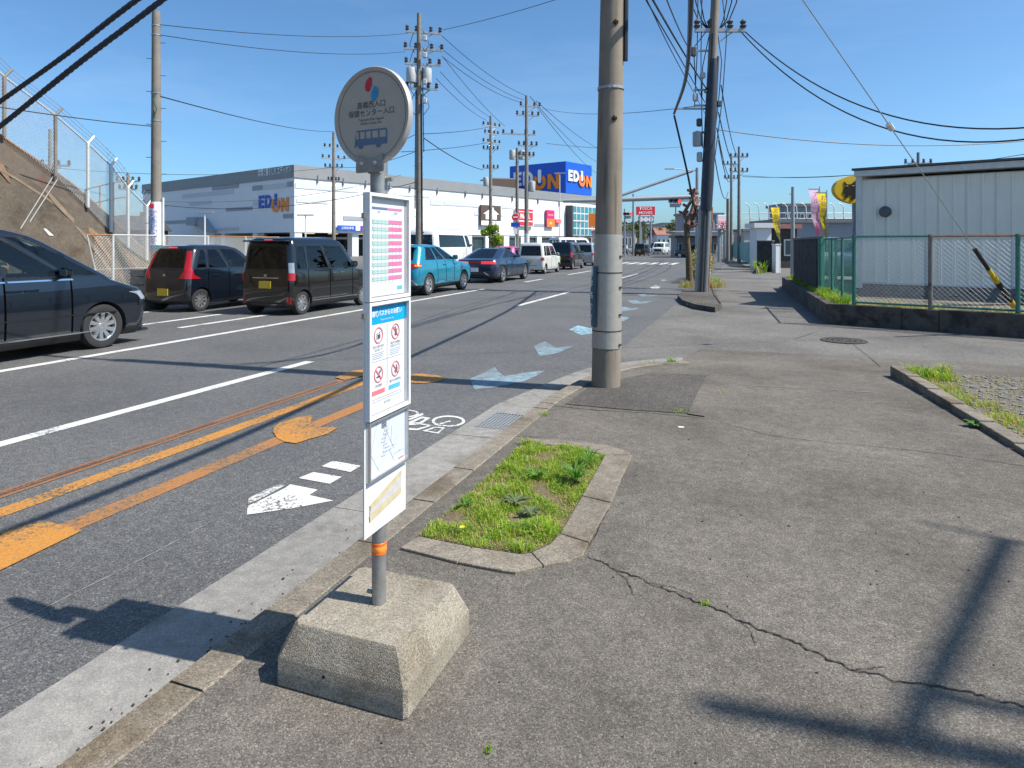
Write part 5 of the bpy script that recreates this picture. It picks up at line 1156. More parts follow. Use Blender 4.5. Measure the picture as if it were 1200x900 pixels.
def slab(name, m, a0, a1, b0, b1, z0, z1):     # box in building axes a (e1), b (e2)
    vs = [e1 * a + e2 * q + Z3 * z for z in (z0, z1) for a, q in ((a0, b0), (a1, b0), (a1, b1), (a0, b1))]
    bb = MB(); bb.add(vs, [(3, 2, 1, 0), (4, 5, 6, 7), (0, 1, 5, 4), (1, 2, 6, 5), (2, 3, 7, 6), (3, 0, 4, 7)]); return bb.build(name, m, st)
slab('upper_wall', 'panel_white', 0, RF, 0, LF, ZB, BH - 1.5); bandp = slab('roof_band', 'roof_band', -.15, RF + .15, -.15, LF + .15, BH - 1.497, BH)
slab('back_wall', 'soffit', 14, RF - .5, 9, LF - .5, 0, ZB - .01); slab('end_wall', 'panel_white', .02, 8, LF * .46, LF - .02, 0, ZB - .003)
for a, q in [(.6, .6), (.6, 9), (.6, 17), (9, .6), (17, .6), (25, .6)]: slab('column', 'panel_white', a - .5, a + .5, q - .5, q + .5, 0, ZB - .004)
slab('parking_beam', 'steel_grey', .3, 30, 3, 3.3, 2.2, 2.5); 
for a in (2.5, 6, 10, 13.5): slab('ceiling_light', 'amber_light', a, a + 1.4, 1.6, 1.8, 2.86, 2.94)
# shop fronts under the right face
for k in range(8):
    a = 30 + k * 4.6; sfw = slab('shop_wall', 'panel_white', a, a + 1.4, .1, 9, 0, ZB - .006); gz = slab('shop_window', 'shop_glass', a + 1.4, a + 4.6, .5, .6, .2, 2.7); slab('shop_fascia', 'panel_grey', a + 1.4, a + 4.6, .2, .6, 2.7, ZB - .007)
# tinted cladding panels, picked off the photograph on each face
nL, nR = rl.cross(Z3), e1.cross(Z3)     # outward normals
def face_panel(px, face, m, name='cladding_panel', th=.06, parent=None):
    O = C0; n = nL if face == 'L' else nR; r_ = rl if face == 'L' else e1; P4 = [ray_plane(*p, O, n) - C0 for p in px]; b = MB(); k = len(P4)
    vs = [p + n * .005 for p in P4] + [p + n * th for p in P4]; b.add(vs, [tuple(range(k - 1, -1, -1)), tuple(range(k, 2 * k))] + [(i, (i + 1) % k, (i + 1) % k + k, i + k) for i in range(k)]); return b.build(name, m, parent or st)
def fp(z0, z1, face, m, **k):           # axis-aligned panel from two opposite pixels
    n = nL if face == 'L' else nR; r_ = rl if face == 'L' else e1; p, q = [ray_plane(*s_, C0, n) - C0 for s_ in (z0, z1)]; x0, x1 = sorted((p.dot(r_), q.dot(r_))); b = MB(); q4(b, O0, r_, Z3, x0, x1, min(p.z, q.z), max(p.z, q.z), k.get('th', .06)); return b.build(k.get('name', 'cladding_panel'), m, k.get('parent', st))
for a, c, m in (((249, 216.5), (280, 220), 'panel_mid'), ((214, 228), (274, 227), 'panel_grey'), ((296, 218), (308, 222.5), 'panel_mid'), ((309, 217), (336, 220), 'panel_grey'), ((337, 213), (344.5, 218.5), 'panel_mid'), ((265, 244), (296, 246), 'panel_mid'), ((192, 259), (222, 261.5), 'panel_mid'), ((222, 237), (248, 239), 'panel_grey'), ((332, 251), (344.5, 255.5), 'panel_mid'), ((254, 267), (280, 270), 'panel_grey'), ((297, 236), (304, 241), 'panel_grey')): fp(a, c, 'L', m)
fp((228, 255), (238, 264), 'L', 'panel_mid', name='stair_box', th=1.2)
face_panel([(243, 256), (255, 272), (247, 272), (238, 262)], 'L', 'panel_mid', 'stair_flight', 1.0)
for a, c, m in (((346, 214), (420, 226), 'panel_grey'), ((347, 232), (384, 239), 'panel_grey'), ((402, 253), (432, 259), 'panel_mid'), ((504, 233), (519, 241), 'panel_grey'), ((520, 235), (560, 243), 'panel_grey'), ((462, 226), (503, 232), 'panel_grey'), ((588, 240), (602, 245), 'panel_grey'), ((623, 262), (640, 266), 'panel_mid'), ((556, 248), (590, 254), 'panel_grey')): fp(a, c, 'R', m)
# flag brackets under the band on the right face
for px in (372, 402, 428, 456, 480, 512, 545, 565, 600, 630, 655):
    y = 207 + (px - 345) * .1
    P_ = ray_plane(px, y, C0, nR) - C0; b = MB(); b.box(P_ + nR * .15, (.12, .3, .9), BA); b.build('bracket', 'steel_grey', st)
# glazed bay
bq = [ray_plane(px, y, C0, nR) - C0 for px, y in ((666, 241), (693, 272))]; x0, x1 = bq[0].dot(e1), bq[1].dot(e1) ; zt, zb = bq[0].z, 3.2
bay = MB(); q4(bay, O0, e1, Z3, x0, x1, zb, zt, 1.0); bo_ = bay.build('glazed_bay', 'mullion', st)
for i in range(6):
    for j in range(4):
        b = MB(); w_ = (x1 - x0) / 6; h_ = (zt - zb) / 4; q4(b, O0 + nR * 1.0, e1, Z3, x0 + i * w_ + .12, x0 + (i + 1) * w_ - .12, zb + j * h_ + .12, zb + (j + 1) * h_ - .12, .03); b.build('pane', 'bay_glass', bo_)
slab('dark_fin', 'steel_dark', x0 - .9, x0 - .4, -1.4, 0, .1, zt)
# ---- lettering EDION, built as shapes
def edion(parent, O, r_, Hh, blue, orange, th=.25, xs=1.):
    """O: lower left of the E; unit = height of E"""
    n = r_.cross(Z3).normalized()
    def poly(name, pts, m, hole=None):
        b = MB(); k = len(pts); P_ = [O + r_ * (x * Hh * xs) + Z3 * (z * Hh) for x, z in pts]; vs = P_ + [p + n * th for p in P_]
        if hole is None: b.add(vs, [tuple(range(k - 1, -1, -1)), tuple(range(k, 2 * k))] + [(i, (i + 1) % k, (i + 1) % k + k, i + k) for i in range(k)])
        else:
            H_ = [O + r_ * (x * Hh * xs) + Z3 * (z * Hh) for x, z in hole]; vs = P_ + [p + n * th for p in P_] + H_ + [p + n * th for p in H_]; f = []
            for i in range(k): j = (i + 1) % k; f += [(i, j, j + k, i + k), (k + i, k + j, 3 * k + j, 3 * k + i), (2 * k + j, 2 * k + i, 3 * k + i, 3 * k + j)]
            b.add(vs, f)
        return b.build(name, m, parent)
    poly('letter', [(0, 0), (.7, 0), (.7, .22), (.26, .22), (.26, .40), (.64, .40), (.64, .61), (.26, .61), (.26, .78), (.7, .78), (.7, 1), (0, 1)], blue)
    ou = [(.86, 0), (1.2, 0)] + arc(1.25, .5, .5, -90, 90, 12) + [(1.2, 1), (.86, 1)]; hi = [(1.1, .22), (1.2, .22)] + arc(1.25, .5, .27, -90, 90, 12) + [(1.2, .78), (1.1, .78)]
    poly('letter', ou, blue, hi); poly('letter', arc(2.33, .24, .135, 180, 360, 8) + arc(2.33, .94, .135, 0, 180, 8), blue)
    a0, a1 = 125, 415; poly('letter', arc(2.33, .18, .56, a0, a1, 26) + arc(2.33, .18, .29, a1, a0, 26), orange)
    poly('letter', [(3.05, -.36), (3.31, -.36), (3.31, .28), (3.74, -.36), (4.02, -.36), (4.02, .68), (3.76, .68), (3.76, .05), (3.33, .68), (3.05, .68)], orange)
p, q = [ray_plane(*s_, C0, nL) - C0 for s_ in ((304, 244.2), (338.5, 240))]; Hl = (ray_plane(304, 229.5, C0, nL) - C0).z - p.z
edion(st, p + nL * .05, rl, Hl, 'logo_navy', 'logo_orange', .08, (q - p).length / (4.02 * Hl))
p, q = [ray_plane(*s_, C0 + nL * .2, nL) - C0 for s_ in ((302.5, 203.5), (341, 200))]; me = text_mesh('家電と暮らしの エディオン', 1., mat_='sign_white', name='lettering', bold=.012, align='LEFT'); w_ = max(v.co.x for v in me.vertices)
k_ = (q - p).length / w_; me.transform(Matrix.Diagonal((k_, 1.0, 1, 1))); me.transform(frame_mat(p + nL * .02, rl, Z3)); obj('lettering', me, st)
# ---- blue sign cube on the roof
cc = cw(63 / 770 * 124, 124); cube = thing('roof_sign_box', 'big blue box sign with white and orange EDION letters on the store roof', 'sign', (cc.x, cc.y, 11.2))
b = MB(); vs = [e1 * a + e2 * q + Z3 * z for z in (0, 6.0) for a, q in ((0, 0), (9.2, 0), (9.2, 13.6), (0, 13.6))]; b.add(vs, [(3, 2, 1, 0), (4, 5, 6, 7), (0, 1, 5, 4), (1, 2, 6, 5), (2, 3, 7, 6), (3, 0, 4, 7)]); b.build('box', 'sign_blue', cube)
edion(cube, e2 * 12.4 + nL * .03 + Z3 * 1.9, rl, 2.75, 'sign_white', 'logo_orange', .25, 1.0); edion(cube, e1 * .55 + nR * .03 + Z3 * 2.35, e1, 2.1, 'sign_white', 'sign_orange', .25, .97)
rb_ = thing('roof_hut', 'brown plant room on the store roof beside the blue sign', 'hut', cw(-14 / 770 * 128, 128, 11)); b = MB(); b.box((0, 0, 1.5), (5, 5, 3.0), BA); b.build('wall', 'sign_brown', rb_); b = MB(); b.box((-.5, 0, 3.1), (5.6, 5.6, .2), BA); b.build('roof', 'roof_band', rb_)
# ---- signs fixed on the right face
def fsign(name, label, tl, br_, m, th=.35): 
    p, q = [ray_plane(*s_, C0 + nR * .15, nR) for s_ in (tl, br_)]; x0 = (p - C0).dot(e1); x1 = (q - C0).dot(e1); root = thing(name, label, 'sign', (p.x, p.y, q.z)); b = MB(); q4(b, O0, e1, Z3, 0, x1 - x0, 0, p.z - q.z, th); b.build('board', m, root); return root, x1 - x0, p.z - q.z
r0, w0, h0 = fsign('house_shop_sign', 'brown square shop sign with a white house shape on the store front', (562, 240), (585, 264.5), 'sign_brown')
b = MB(); q4(b, nR * .36, e1, Z3, 0, w0, 0, h0 * .22, .04); b.build('name_strip', 'sign_white', r0)
b = MB(); n8 = [(.22, .3), (.78, .3), (.78, .56), (.9, .56), (.62, .8), (.62, .9), (.54, .9), (.54, .84), (.5, .87), (.1, .56), (.22, .56)]; vs = [e1 * (x * w0) + Z3 * (z * h0) + nR * .37 for x, z in n8]; b.add(vs, [tuple(range(len(n8)))]); b.build('house_symbol', 'sign_white', r0)
b = MB(); vs = [e1 * (x * w0) + Z3 * (z * h0) + nR * .375 for x, z in ((.44, .3), (.56, .3), (.56, .5), (.44, .5))]; b.add(vs, [(0, 1, 2, 3)]); b.build('door_symbol', 'sign_brown', r0)
put_text('ハウスの窓', h0 * .17, e1 * w0 * .5 + Z3 * h0 * .11 + nR * .41, e1, Z3, 'ink_dark', r0)
r0, w0, h0 = fsign('red_mall_sign', 'white and red sign behind the round no-entry sign on the store front', (603, 244), (623.5, 265.5), 'sign_white')
for z0, z1 in ((.86, .98), (.34, .80), (.04, .26)): b = MB(); q4(b, nR * .36, e1, Z3, w0 * .05, w0 * .95, h0 * z0, h0 * z1, .03); b.build('red_band', 'sign_red', r0)
put_text('MALL', h0 * .38, e1 * w0 * .5 + Z3 * h0 * .56 + nR * .40, e1, Z3, 'sign_white', r0, bold=.03)
r0, w0, h0 = fsign('two_tone_sign', 'tall magenta over orange sign on the store front', (639, 246), (648, 266), 'sign_magenta')
b = MB(); q4(b, nR * .36, e1, Z3, 0, w0, 0, h0 * .48, .03); b.build('orange_half', 'sign_orange', r0); put_text('docomo', h0 * .16, e1 * w0 * .5 + Z3 * h0 * .72 + nR * .37, e1, Z3, 'sign_white', r0); put_text('au', h0 * .28, e1 * w0 * .5 + Z3 * h0 * .24 + nR * .40, e1, Z3, 'sign_white', r0)
r0, w0, h0 = fsign('small_red_sign', 'small red sign strip beside the magenta sign', (648.5, 257), (656, 262), 'sign_red'); put_text('Shop', h0 * .7, e1 * w0 * .5 + Z3 * h0 * .5 + nR * .36, e1, Z3, 'sign_white', r0)
r0, w0, h0 = fsign('blue_strip_sign', 'long blue strip sign above the store parking', (395, 264), (432, 270.5), 'sign_blue')
b = MB(); q4(b, nR * .36, e1, Z3, w0 * .52, w0 * .66, 0, h0, .03); b.build('white_part', 'sign_white', r0); b = MB(); q4(b, nR * .36, e1, Z3, w0 * .66, w0, 0, h0, .03); b.build('purple_part', 'sign_purple', r0); put_text('立体駐車場', h0 * .62, e1 * w0 * .27 + Z3 * h0 * .45 + nR * .37, e1, Z3, 'sign_white', r0)
# lamps standing in the store car park
for px, y0, dp, q in ((240, 249, 60, 'with twin heads before the shaded store wall'), (358, 252, 62, 'with a dark bracket at the store corner'), (656, 181 + 22, 95, 'rising past the blue roof sign'), (679, 260, 90, 'before the glazed bay')):
    base = cw((px - 600) / 770 * dp, dp); hh = D(px, y0, dp).z; lp = thing('car_park_lamp', 'slim white lamp post ' + q, 'lamp post', base); b = MB(); b.tube([(0, 0, 0), (0, 0, hh)], [.09, .06], 8); b.build('post', 'white_pipe', lp, smooth=40)
    b = MB(); b.box((0, 0, hh), (1.6, .2, .12), PSI, ch=.03); b.build('lamp_head', 'steel_grey', lp)
# ================================================================== right: low wall, fence, metal building
mat('mossy_concrete', (.085, .075, .065), .95, var=.3, scale=4, dark=((.035, .03, .026), .5, 3), bump=.4, bscale=40); mat('wall_top', (.2, .185, .165), .95, var=.25, scale=6, dark=((.08, .07, .06), .55, 5)); mat('siding', (.80, .785, .70), .5, var=.06, scale=1.2, dark=((.68, .655, .57), .58, 1.1)); mat('siding_trim', (.62, .63, .62), .5); mat('roof_edge', (.09, .08, .085), .6, var=.15); mat('dark_block', (.05, .047, .045), .95, var=.3, scale=3, dark=((.02, .02, .02), .5, 4)); mat('yellow_flag', (.85, .62, .01), .7, var=.05); mat('pink_flag', (.72, .5, .66), .7, var=.08, scale=3); mat('cat_yellow', (.72, .46, .02), .4, var=.03); mat('cat_black', (.015, .014, .014), .5); mat('guard_yellow', (.62, .42, .02), .5, var=.25, scale=20); mat('vent_grey', (.12, .125, .13), .5, metal=.4)
A = cw(6.4, 13.4); Bq = cw(9.9, 24.1); dR = (cw(2.44, -2.05) - cw(0, 0)).normalized(); Cq = A + dR * 9.0; dB = (Bq - A).normalized()
nA = Vector((-dB.y, dB.x, 0));  nA = nA if nA.x > 0 else -nA      # into the plot from the road side
nF = Vector((-dR.y, dR.x, 0)); nF = nF if nF.y > 0 else -nF       # into the plot from the side-road side
inn = nA * .16
def inset(d): # inner corner
    # intersection of the two inset lines
    p1, d1, p2, d2 = A + nA * d, dB, A + nF * d, dR; t = ((p2 - p1).x * d2.y - (p2 - p1).y * d2.x) / (d1.x * d2.y - d1.y * d2.x); return p1 + d1 * t
lw = thing('low_wall', 'low mossy concrete wall round the grass verge and yard', 'wall', A); WH = .42
def seg_wall(p, q, p2, q2, name='wall_segment', z1=WH):
    b = MB(); b.prism([v - A for v in (p, q, q2, p2)], -.05, z1); o = b.build(name, 'mossy_concrete', lw); md = o.modifiers.new('bevel', 'BEVEL'); md.width = .015; md.segments = 2
    return o
I0 = inset(.16); L1 = (Bq - A).length; prev = (A, I0)
for k in range(1, 5):
    t = k / 4 * L1; q, q2 = A + dB * (t - .006), A + dB * (t - .006) + nA * .16; seg_wall(prev[0], q, prev[1], q2); prev = (A + dB * t, A + dB * t + nA * .16)
prev = (A + dR * .004 , I0 + dR * .004)
for k, t in enumerate((1.35, 1.95, 4.0, 6.2, 9.0)): q, q2 = A + dR * (t - .006), A + dR * (t - .006) + nF * .16; seg_wall(prev[0], q, prev[1], q2, z1=WH - .012 * (k % 2)); prev = (A + dR * t, A + dR * t + nF * .16)
# yard and verge behind the wall
b = MB(); yd = [I0, Bq + nA * .16, Bq + nA * 30, Cq + nF * 20 + dR * 10, Cq + nF * .16]; b.sheet([v for v in yd], WH - .06); b.build('verge', 'gravel_ground', kind='structure')
gb = MB(); vp = [I0, Bq + nA * .16, Bq + nA * .75, inset(.75)]; field(gb, vp, 5200, lambda x, y: WH - .06, .16, .016, (4, 5, 4, 1, .4, 1, 0), .8, 1.5)
vp = [I0, inset(.7), Cq + nF * .7, Cq + nF * .16]; field(gb, vp, 2600, lambda x, y: WH - .06, .11, .014, (1, 2, 2, 5, 5, 0, 1), 1., 2); vg = gb.build('verge_grass', GM, kind='stuff', label='grass on the verge behind the low wall', cat='grass')
vg.pop('category', None) if hasattr(vg, 'pop') else None
# ---- green chain-link fence
gf = thing('green_fence', 'green chain-link fence standing on the low wall', 'fence', A); fz0, fz1 = .47, 1.78
F0 = inset(.08) + dR * .45; fpts = [F0 + dR * 1.3 * i for i in range(7)]
for k, p in enumerate(fpts): b = MB(); b.tube([p - A + Vector((0, 0, WH - .05)), p - A + Vector((0, 0, fz1 + .03))], .038, 8); b.build('post', 'fence_green' if k != 1 else 'wall_top', gf, smooth=40)
for k, (p, q) in enumerate(zip(fpts, fpts[1:])):
    for z, m in ((fz1, 'fence_green' if k == 0 else 'rust'), (fz0, 'fence_green')): b = MB(); b.tube([p - A + Vector((0, 0, z)), q - A + Vector((0, 0, z))], .022, 6); b.build('rail', m, gf)
    chain('wire_mesh', p, q, fz0, fz1, .085, .003, 'wire_grey', gf, A)
G1 = F0 + dB * 3.6 - dR * .1; b = MB(); b.tube([F0 - A + Vector((0, 0, fz1 - .02)), G1 - A + Vector((0, 0, fz1 - .02))], .02, 6); b.build('rail', 'fence_green', gf); chain('wire_mesh', F0, G1, fz0, fz1, .1, .0022, 'wire_green', gf, A)
for t in (1.2, 2.4, 3.6): p = F0.lerp(G1, t / 3.6); b = MB(); b.tube([p - A + Vector((0, 0, WH - .05)), p - A + Vector((0, 0, fz1))], .03, 8); b.build('post', 'fence_green', gf)
# dark block wall panels either side of the yard gate
def panel(name, label, px0, px1, ytop, ybase, dep0, dep1, z0, m='dark_block', th=.15, n=3):
    p, q = cw((px0 - 600) / 770 * dep0, dep0), cw((px1 - 600) / 770 * dep1, dep1); zt = D(px0, ytop, dep0).z; d = (q - p); L = d.length; d.normalize(); a = math.atan2(d.y, d.x); root = thing(name, label, 'wall', (p.x, p.y, z0), a)
    for i in range(n): b = MB(); b.box((L * (i + .5) / n, 0, (zt - z0) / 2), (L / n - .008, th, zt - z0), ch=.01); b.build('wall_slab', m, root)
    b = MB(); b.box((L / 2, 0, zt - z0 + .03), (L + .04, th + .04, .06)); b.build('coping', 'wall_top' if m == 'dark_block' else m, root); return root
panel('slab_wall', 'dark weathered concrete slab wall beside the green gate', 932.5, 960, 281, 325, 22.0, 17.5, WH - .06)
panel('slab_wall', 'dark weathered slab wall further down before the leaning flag', 888, 906, 283, 318, 38.8, 37.6, 0)
panel('gate_post', 'white square gate post beside the far slab wall', 907.5, 912, 287, 319, 37, 36.6, 0, 'white_plate', .3, 1)
g0_ = cw((961.5 - 600) / 770 * 16.2, 16.2); gg = thing('yard_gate', 'green steel yard gate standing open with a diagonal brace', 'gate', (g0_.x, g0_.y, WH - .06)); d_ = (cw((992 - 600) / 770 * 17.5, 17.5) - cw((961.5 - 600) / 770 * 16.2, 16.2)).normalized()
for t in (0, .16, .62, 1.05): b = MB(); b.tube([d_ * t, d_ * t + Z3 * 1.42], .035 if t > .1 else .06, 8); b.build('upright', 'fence_green', gg)
for z in (.08, 1.4): b = MB(); b.tube([d_ * .16 + Z3 * z, d_ * 1.05 + Z3 * z], .022, 6); b.build('gate_rail', 'fence_green', gg)
b = MB(); b.tube([d_ * .62 + Z3 * .9, d_ * 1.05 + Z3 * .06], .025, 6); b.build('brace', 'fence_green', gg)
# ---- prefabricated metal building
P0 = cw((1009 - 600) / 770 * 17, 17); mb = thing('metal_building', 'pale green-grey ribbed metal building behind the green fence', 'building', P0); ZE, ZBm = 3.42, .62
bl_ = 14.0; nO = -nF
prof = MB(); pw = .56; rib = [(0, 0), (.02, 0), (.035, .034), (.075, .034), (.09, 0), (.28, 0), (.30, 0), (.315, .034), (.355, .034), (.37, 0), (.556, 0)]
vs = [Vector((dR.x * x + nO.x * y, dR.y * x + nO.y * y, z)) for z in (0, ZE - ZBm - .15) for x, y in rib]; k_ = len(rib); prof.add(vs, [(i, i + 1, i + 1 + k_, i + k_) for i in range(k_ - 1)]); pm = prof.mesh('wall_panel', 'siding')
for i in range(25): obj('wall_panel', pm, mb, loc=dR * (i * pw) + Z3 * ZBm)
core = MB(); vv = [O0, dR * bl_, dR * bl_ + nF * 9, nF * 9]; core.prism([v - nO * .06 for v in vv], 0, ZE - .12); core.build('core_wall', 'siding', mb)
pl = MB(); pl.prism([v + nO * q for v, q in zip(vv, (.05, .05, 0, 0))], 0, ZBm - .005); pl.build('plinth', 'wall_top', mb)
tr = MB(); tr.box(nO * .05 + Z3 * (ZBm + .02) + dR * bl_ / 2, (bl_, .05, .05), math.atan2(dR.y, dR.x)); tr.build('base_trim', 'siding_trim', mb)
cp_ = MB(); cp_.box(nO * .04 + Z3 * (ZE / 2 + .25) - dR * .03, (.14, .14, ZE - .5), math.atan2(dR.y, dR.x)); cp_.build('corner_trim', 'siding_trim', mb)
rf = MB(); ra = math.atan2(dR.y, dR.x); rf.box(dR * (bl_ / 2 - .02) + nF * 4.55 + Z3 * (ZE + .02), (bl_ + .2, 9.5, .14), ra); r_o = rf.build('roof', 'siding_trim', mb)
rf = MB(); rf.box(dR * (bl_ / 2 - .02) + nF * 4.55 + Z3 * (ZE + .13), (bl_ + .3, 9.6, .05), ra); rf.build('roof_sheet', 'roof_edge', r_o)
vnt = ray_plane(1037, 248, P0 + nO * .1, nO) - P0; b = MB(); b.lathe([(.14, 0), (.14, .06), (.11, .1), (0, .12)], (0, 0, 0), 'Z', 20); me = b.mesh('vent_hood', 'vent_grey', 40); me.transform(frame_mat(vnt - nO * .06, dR, Z3)); obj('vent_hood', me, mb)
# ---- oval sign with the cat emblem
sc = cw((1001 - 600) / 770 * 19.5, 19.5, D(1001, 222.5, 19.5).z); cs = thing('oval_sign', 'yellow oval sign with a black cat emblem behind the building corner', 'sign', sc); RC = Vector((cP, sP, 0)); k_ = 19.5 / 770
def cpoly(name, pts, m, off, parent, th=.02):
    n = -Vector((-sP, cP, 0)); P_ = [RC * (x * k_) + Z3 * (z * k_) + n * off for x, z in pts]; k2 = len(P_); b = MB(); b.add(P_ + [p + n * th for p in P_], [tuple(range(k2 - 1, -1, -1)), tuple(range(k2, 2 * k2))] + [(i, (i + 1) % k2, (i + 1) % k2 + k2, i + k2) for i in range(k2)]); return b.build(name, m, parent)
ov = cpoly('oval_panel', [(27 * math.cos(a), 16.5 * math.sin(a)) for a in [2 * math.pi * i / 40 for i in range(40)]], 'cat_yellow', 0, cs, .2)
cat = [(1005, 90), (1025, 115), (1060, 115), (1095, 85), (1100, 135), (1135, 148), (1190, 150), (1200, 190), (1175, 235), (1160, 205), (1120, 205), (1100, 215), (1085, 238), (1055, 238), (1065, 210), (1045, 195), (1030, 225), (1005, 222), (1015, 195), (995, 185), (1000, 160), (1010, 140)]
cpoly('cat_emblem', [(840 + x / 6.92 - 1001, -(200 + y / 6.92 - 222.5)) for x, y in cat][::-1], 'cat_black', .205, cs, .012)
for ex in ((1022, 128), (1072, 126)): cpoly('emblem_eye', [(840 + (ex[0] + dx) / 6.92 - 1001, -(200 + (ex[1] + dy) / 6.92 - 222.5)) for dx, dy in ((-10, 4), (12, 4), (14, -3), (-8, -1))], 'cat_yellow', .22, cs, .004)
b = MB(); b.tube([Vector((0, 0, -16 * k_)), Vector((0, 0, -sc.z))], .06, 8); b.build('sign_post', 'steel_grey', cs)
# ---- banners
def banner(name, label, dep, px, ytop, ybot, wpx, m, txt, tm, lean=0., curve=.1, base_z=0):
    root = thing(name, label, 'banner', cw((px - 600) / 770 * dep, dep, base_z)); k = dep / 770; zt = D(px, ytop, dep).z - base_z; zb = D(px, ybot, dep).z - base_z; w = wpx * k; n = 10
    b = MB(); b.tube([O0, Vector((0, 0, zt + .1))], .014, 6); b.build('flag_pole', 'steel_grey', root); b = MB(); b.tube([Z3 * (zt + .02), Z3 * (zt + .02) - RC * w], .01, 5); b.build('top_rod', 'steel_grey', root)
    b = MB(); nn = -Vector((-sP, cP, 0)); L_, R_ = [], []
    for i in range(n + 1):
        t = i / n; z = lerp(zt, zb, t); sh = curve * math.sin(t * 2.6) * w + lean * t * w; narrow = 1 - .45 * t ** 2; wob = .05 * math.sin(t * 9)
        R_.append(-RC * (sh * .0 + .02) + Z3 * (z if t < 1 else z - .06) + nn * wob * t); L_.append(-RC * (w * narrow - lean * t * w) + Z3 * (z + t * w * .35) + nn * (wob + .06 * math.sin(t * 5)))
    b.rings([L_, R_], False, False); f = b.build('cloth', m, root, smooth=60)
    for j, ch in enumerate(txt): t = .12 + .76 * j / max(1, len(txt) - 1); put_text(ch, min(.75 * w, (zt - zb) / (len(txt) + 1.2)), lerp(zt, zb, t) * Z3 - RC * (w * (.5 - .22 * t * t) - lean * t * w * .5) + nn * .1, RC, Z3, tm, f)
    return root
banner('banner', 'yellow banner with black lettering beside the white gate post', 36, 914, 243, 280, 11, 'yellow_flag', '宅急便受付', 'ink_dark', .25)
banner('banner', 'white and pink banner with printed figures behind the yellow one', 22, 960.5, 222, 279, 13.5, 'pink_flag', 'アルバイト募集', 'sign_magenta', .3)
banner('banner', 'yellow banner with two columns of black lettering over the slab wall', 21, 969, 226, 283, 12.5, 'yellow_flag', 'お荷物承ります', 'ink_dark', .45)
# thin grey post in the yard
b0 = cw((929 - 600) / 770 * 30, 30); gp = thing('grey_post', 'thin pale grey post standing in the yard gateway', 'post', b0); b = MB(); b.tube([O0, Z3 * D(930, 219, 30).z], [.11, .07], 10); b.build('shaft', 'steel_grey', gp, smooth=40); b = MB(); b.tube([Z3 * 3.9, Z3 * 3.9 - RC * .15], .015, 5); b.build('bracket', 'steel_dark', gp)
# ---- guy wire with yellow and black guard
ga = D(1189, 360, 11.9); gt = Vector((-1.42, 7.2, 7.35)); gd = (gt - ga).normalized()
gw = thing('guy_wire', 'guy wire with a black and yellow guard anchored behind the green fence', 'guy wire', ga); b = MB(); b.tube([O0, gt - ga], .008, 6); b.build('wire', 'wire_grey', gw)
L_ = 1.75
for i in range(9): b = MB(); b.tube([gd * (.02 + i * L_ / 9), gd * ((i + 1) * L_ / 9 + .018)], .05 if i < 5 else .035, 10); b.build('guard_band', 'guard_yellow' if i in (0, 4, 5) else 'cat_black', gw, smooth=40)
b = MB(); mdp = gd * ((gt - ga).length * .42); b.tube([mdp, mdp + gd * .12], .045, 8); b.build('guy_insulator', 'porcelain', gw, smooth=40)
# ---- right kerb and gravel plot
k0, k1 = G(1043, 438, SW), G(1215, 543, SW); kd = (k1 - k0).normalized(); kn = Vector((-kd.y, kd.x, 0)); kn = kn if kn.x > 0 else -kn
rk = thing('plot_kerb', 'concrete kerb edging the gravel plot', 'kerb', (k0.x, k0.y, SW)); Lk = (k1 - k0).length; t = 0
while t < Lk + 1.2:
    t1 = t + .6; hh = lerp(.10, .035, min(1, t / Lk)); b = MB(); b.prism([kd * t, kd * (t1 - .006), kd * (t1 - .006) + kn * .14, kd * t + kn * .14], -.05, hh); o = b.build('kerb_stone', 'kerb_concrete', rk); md = o.modifiers.new('bevel', 'BEVEL'); md.width = .012; md.segments = 2; t = t1
gp_ = [k0 + kn * .14, k1 + kd * 2 + kn * .14, k1 + kd * 2 + kn * 7, k0 + kn * 6 + kd * .25]; b = MB(); b.sheet(gp_, SW + .035); b.build('gravel_plot', 'gravel_ground', kind='structure')
b = MB(); stn = MB(); random.seed(5)
ico = [Vector(p).normalized() for p in ((0, 0, 1), (.9, 0, .4), (.3, .85, .4), (-.7, .5, .4), (-.7, -.5, .4), (.3, -.85, .4), (.7, .5, -.4), (-.3, .85, -.4), (-.9, 0, -.4), (-.3, -.85, -.4), (.7, -.5, -.4), (0, 0, -1))]; icf = [(0, 1, 2), (0, 2, 3), (0, 3, 4), (0, 4, 5), (0, 5, 1), (1, 6, 2), (2, 7, 3), (3, 8, 4), (4, 9, 5), (5, 10, 1), (6, 7, 2), (7, 8, 3), (8, 9, 4), (9, 10, 5), (10, 6, 1), (11, 7, 6), (11, 8, 7), (11, 9, 8), (11, 10, 9), (11, 6, 10)]
def stones(mb_, P_, n, z, s0, s1, org=O0):
    x0, x1 = min(p[0] for p in P_), max(p[0] for p in P_); y0, y1 = min(p[1] for p in P_), max(p[1] for p in P_); k = 0
    while k < n:
        x, y = random.uniform(x0, x1), random.uniform(y0, y1)
        if not inpoly(x, y, P_): continue
        s = random.uniform(s0, s1); a, b_, c_ = s * random.uniform(.7, 1.3), s * random.uniform(.7, 1.3), s * random.uniform(.4, .8); zz = z if not callable(z) else z(x, y)
        mb_.add([Vector((x + v.x * a, y + v.y * b_, zz + v.z * c_ + c_ * .3)) - org for v in ico], icf); k += 1
near = [k0 + kn * .14, k1 + kn * .14, k1 + kn * 2.5, k0 + kn * 2.5 + kd * .2]; stones(stn, near, 2600, SW + .035, .006, .022); stn.build('gravel', 'stone_grey', kind='stuff', smooth=40)
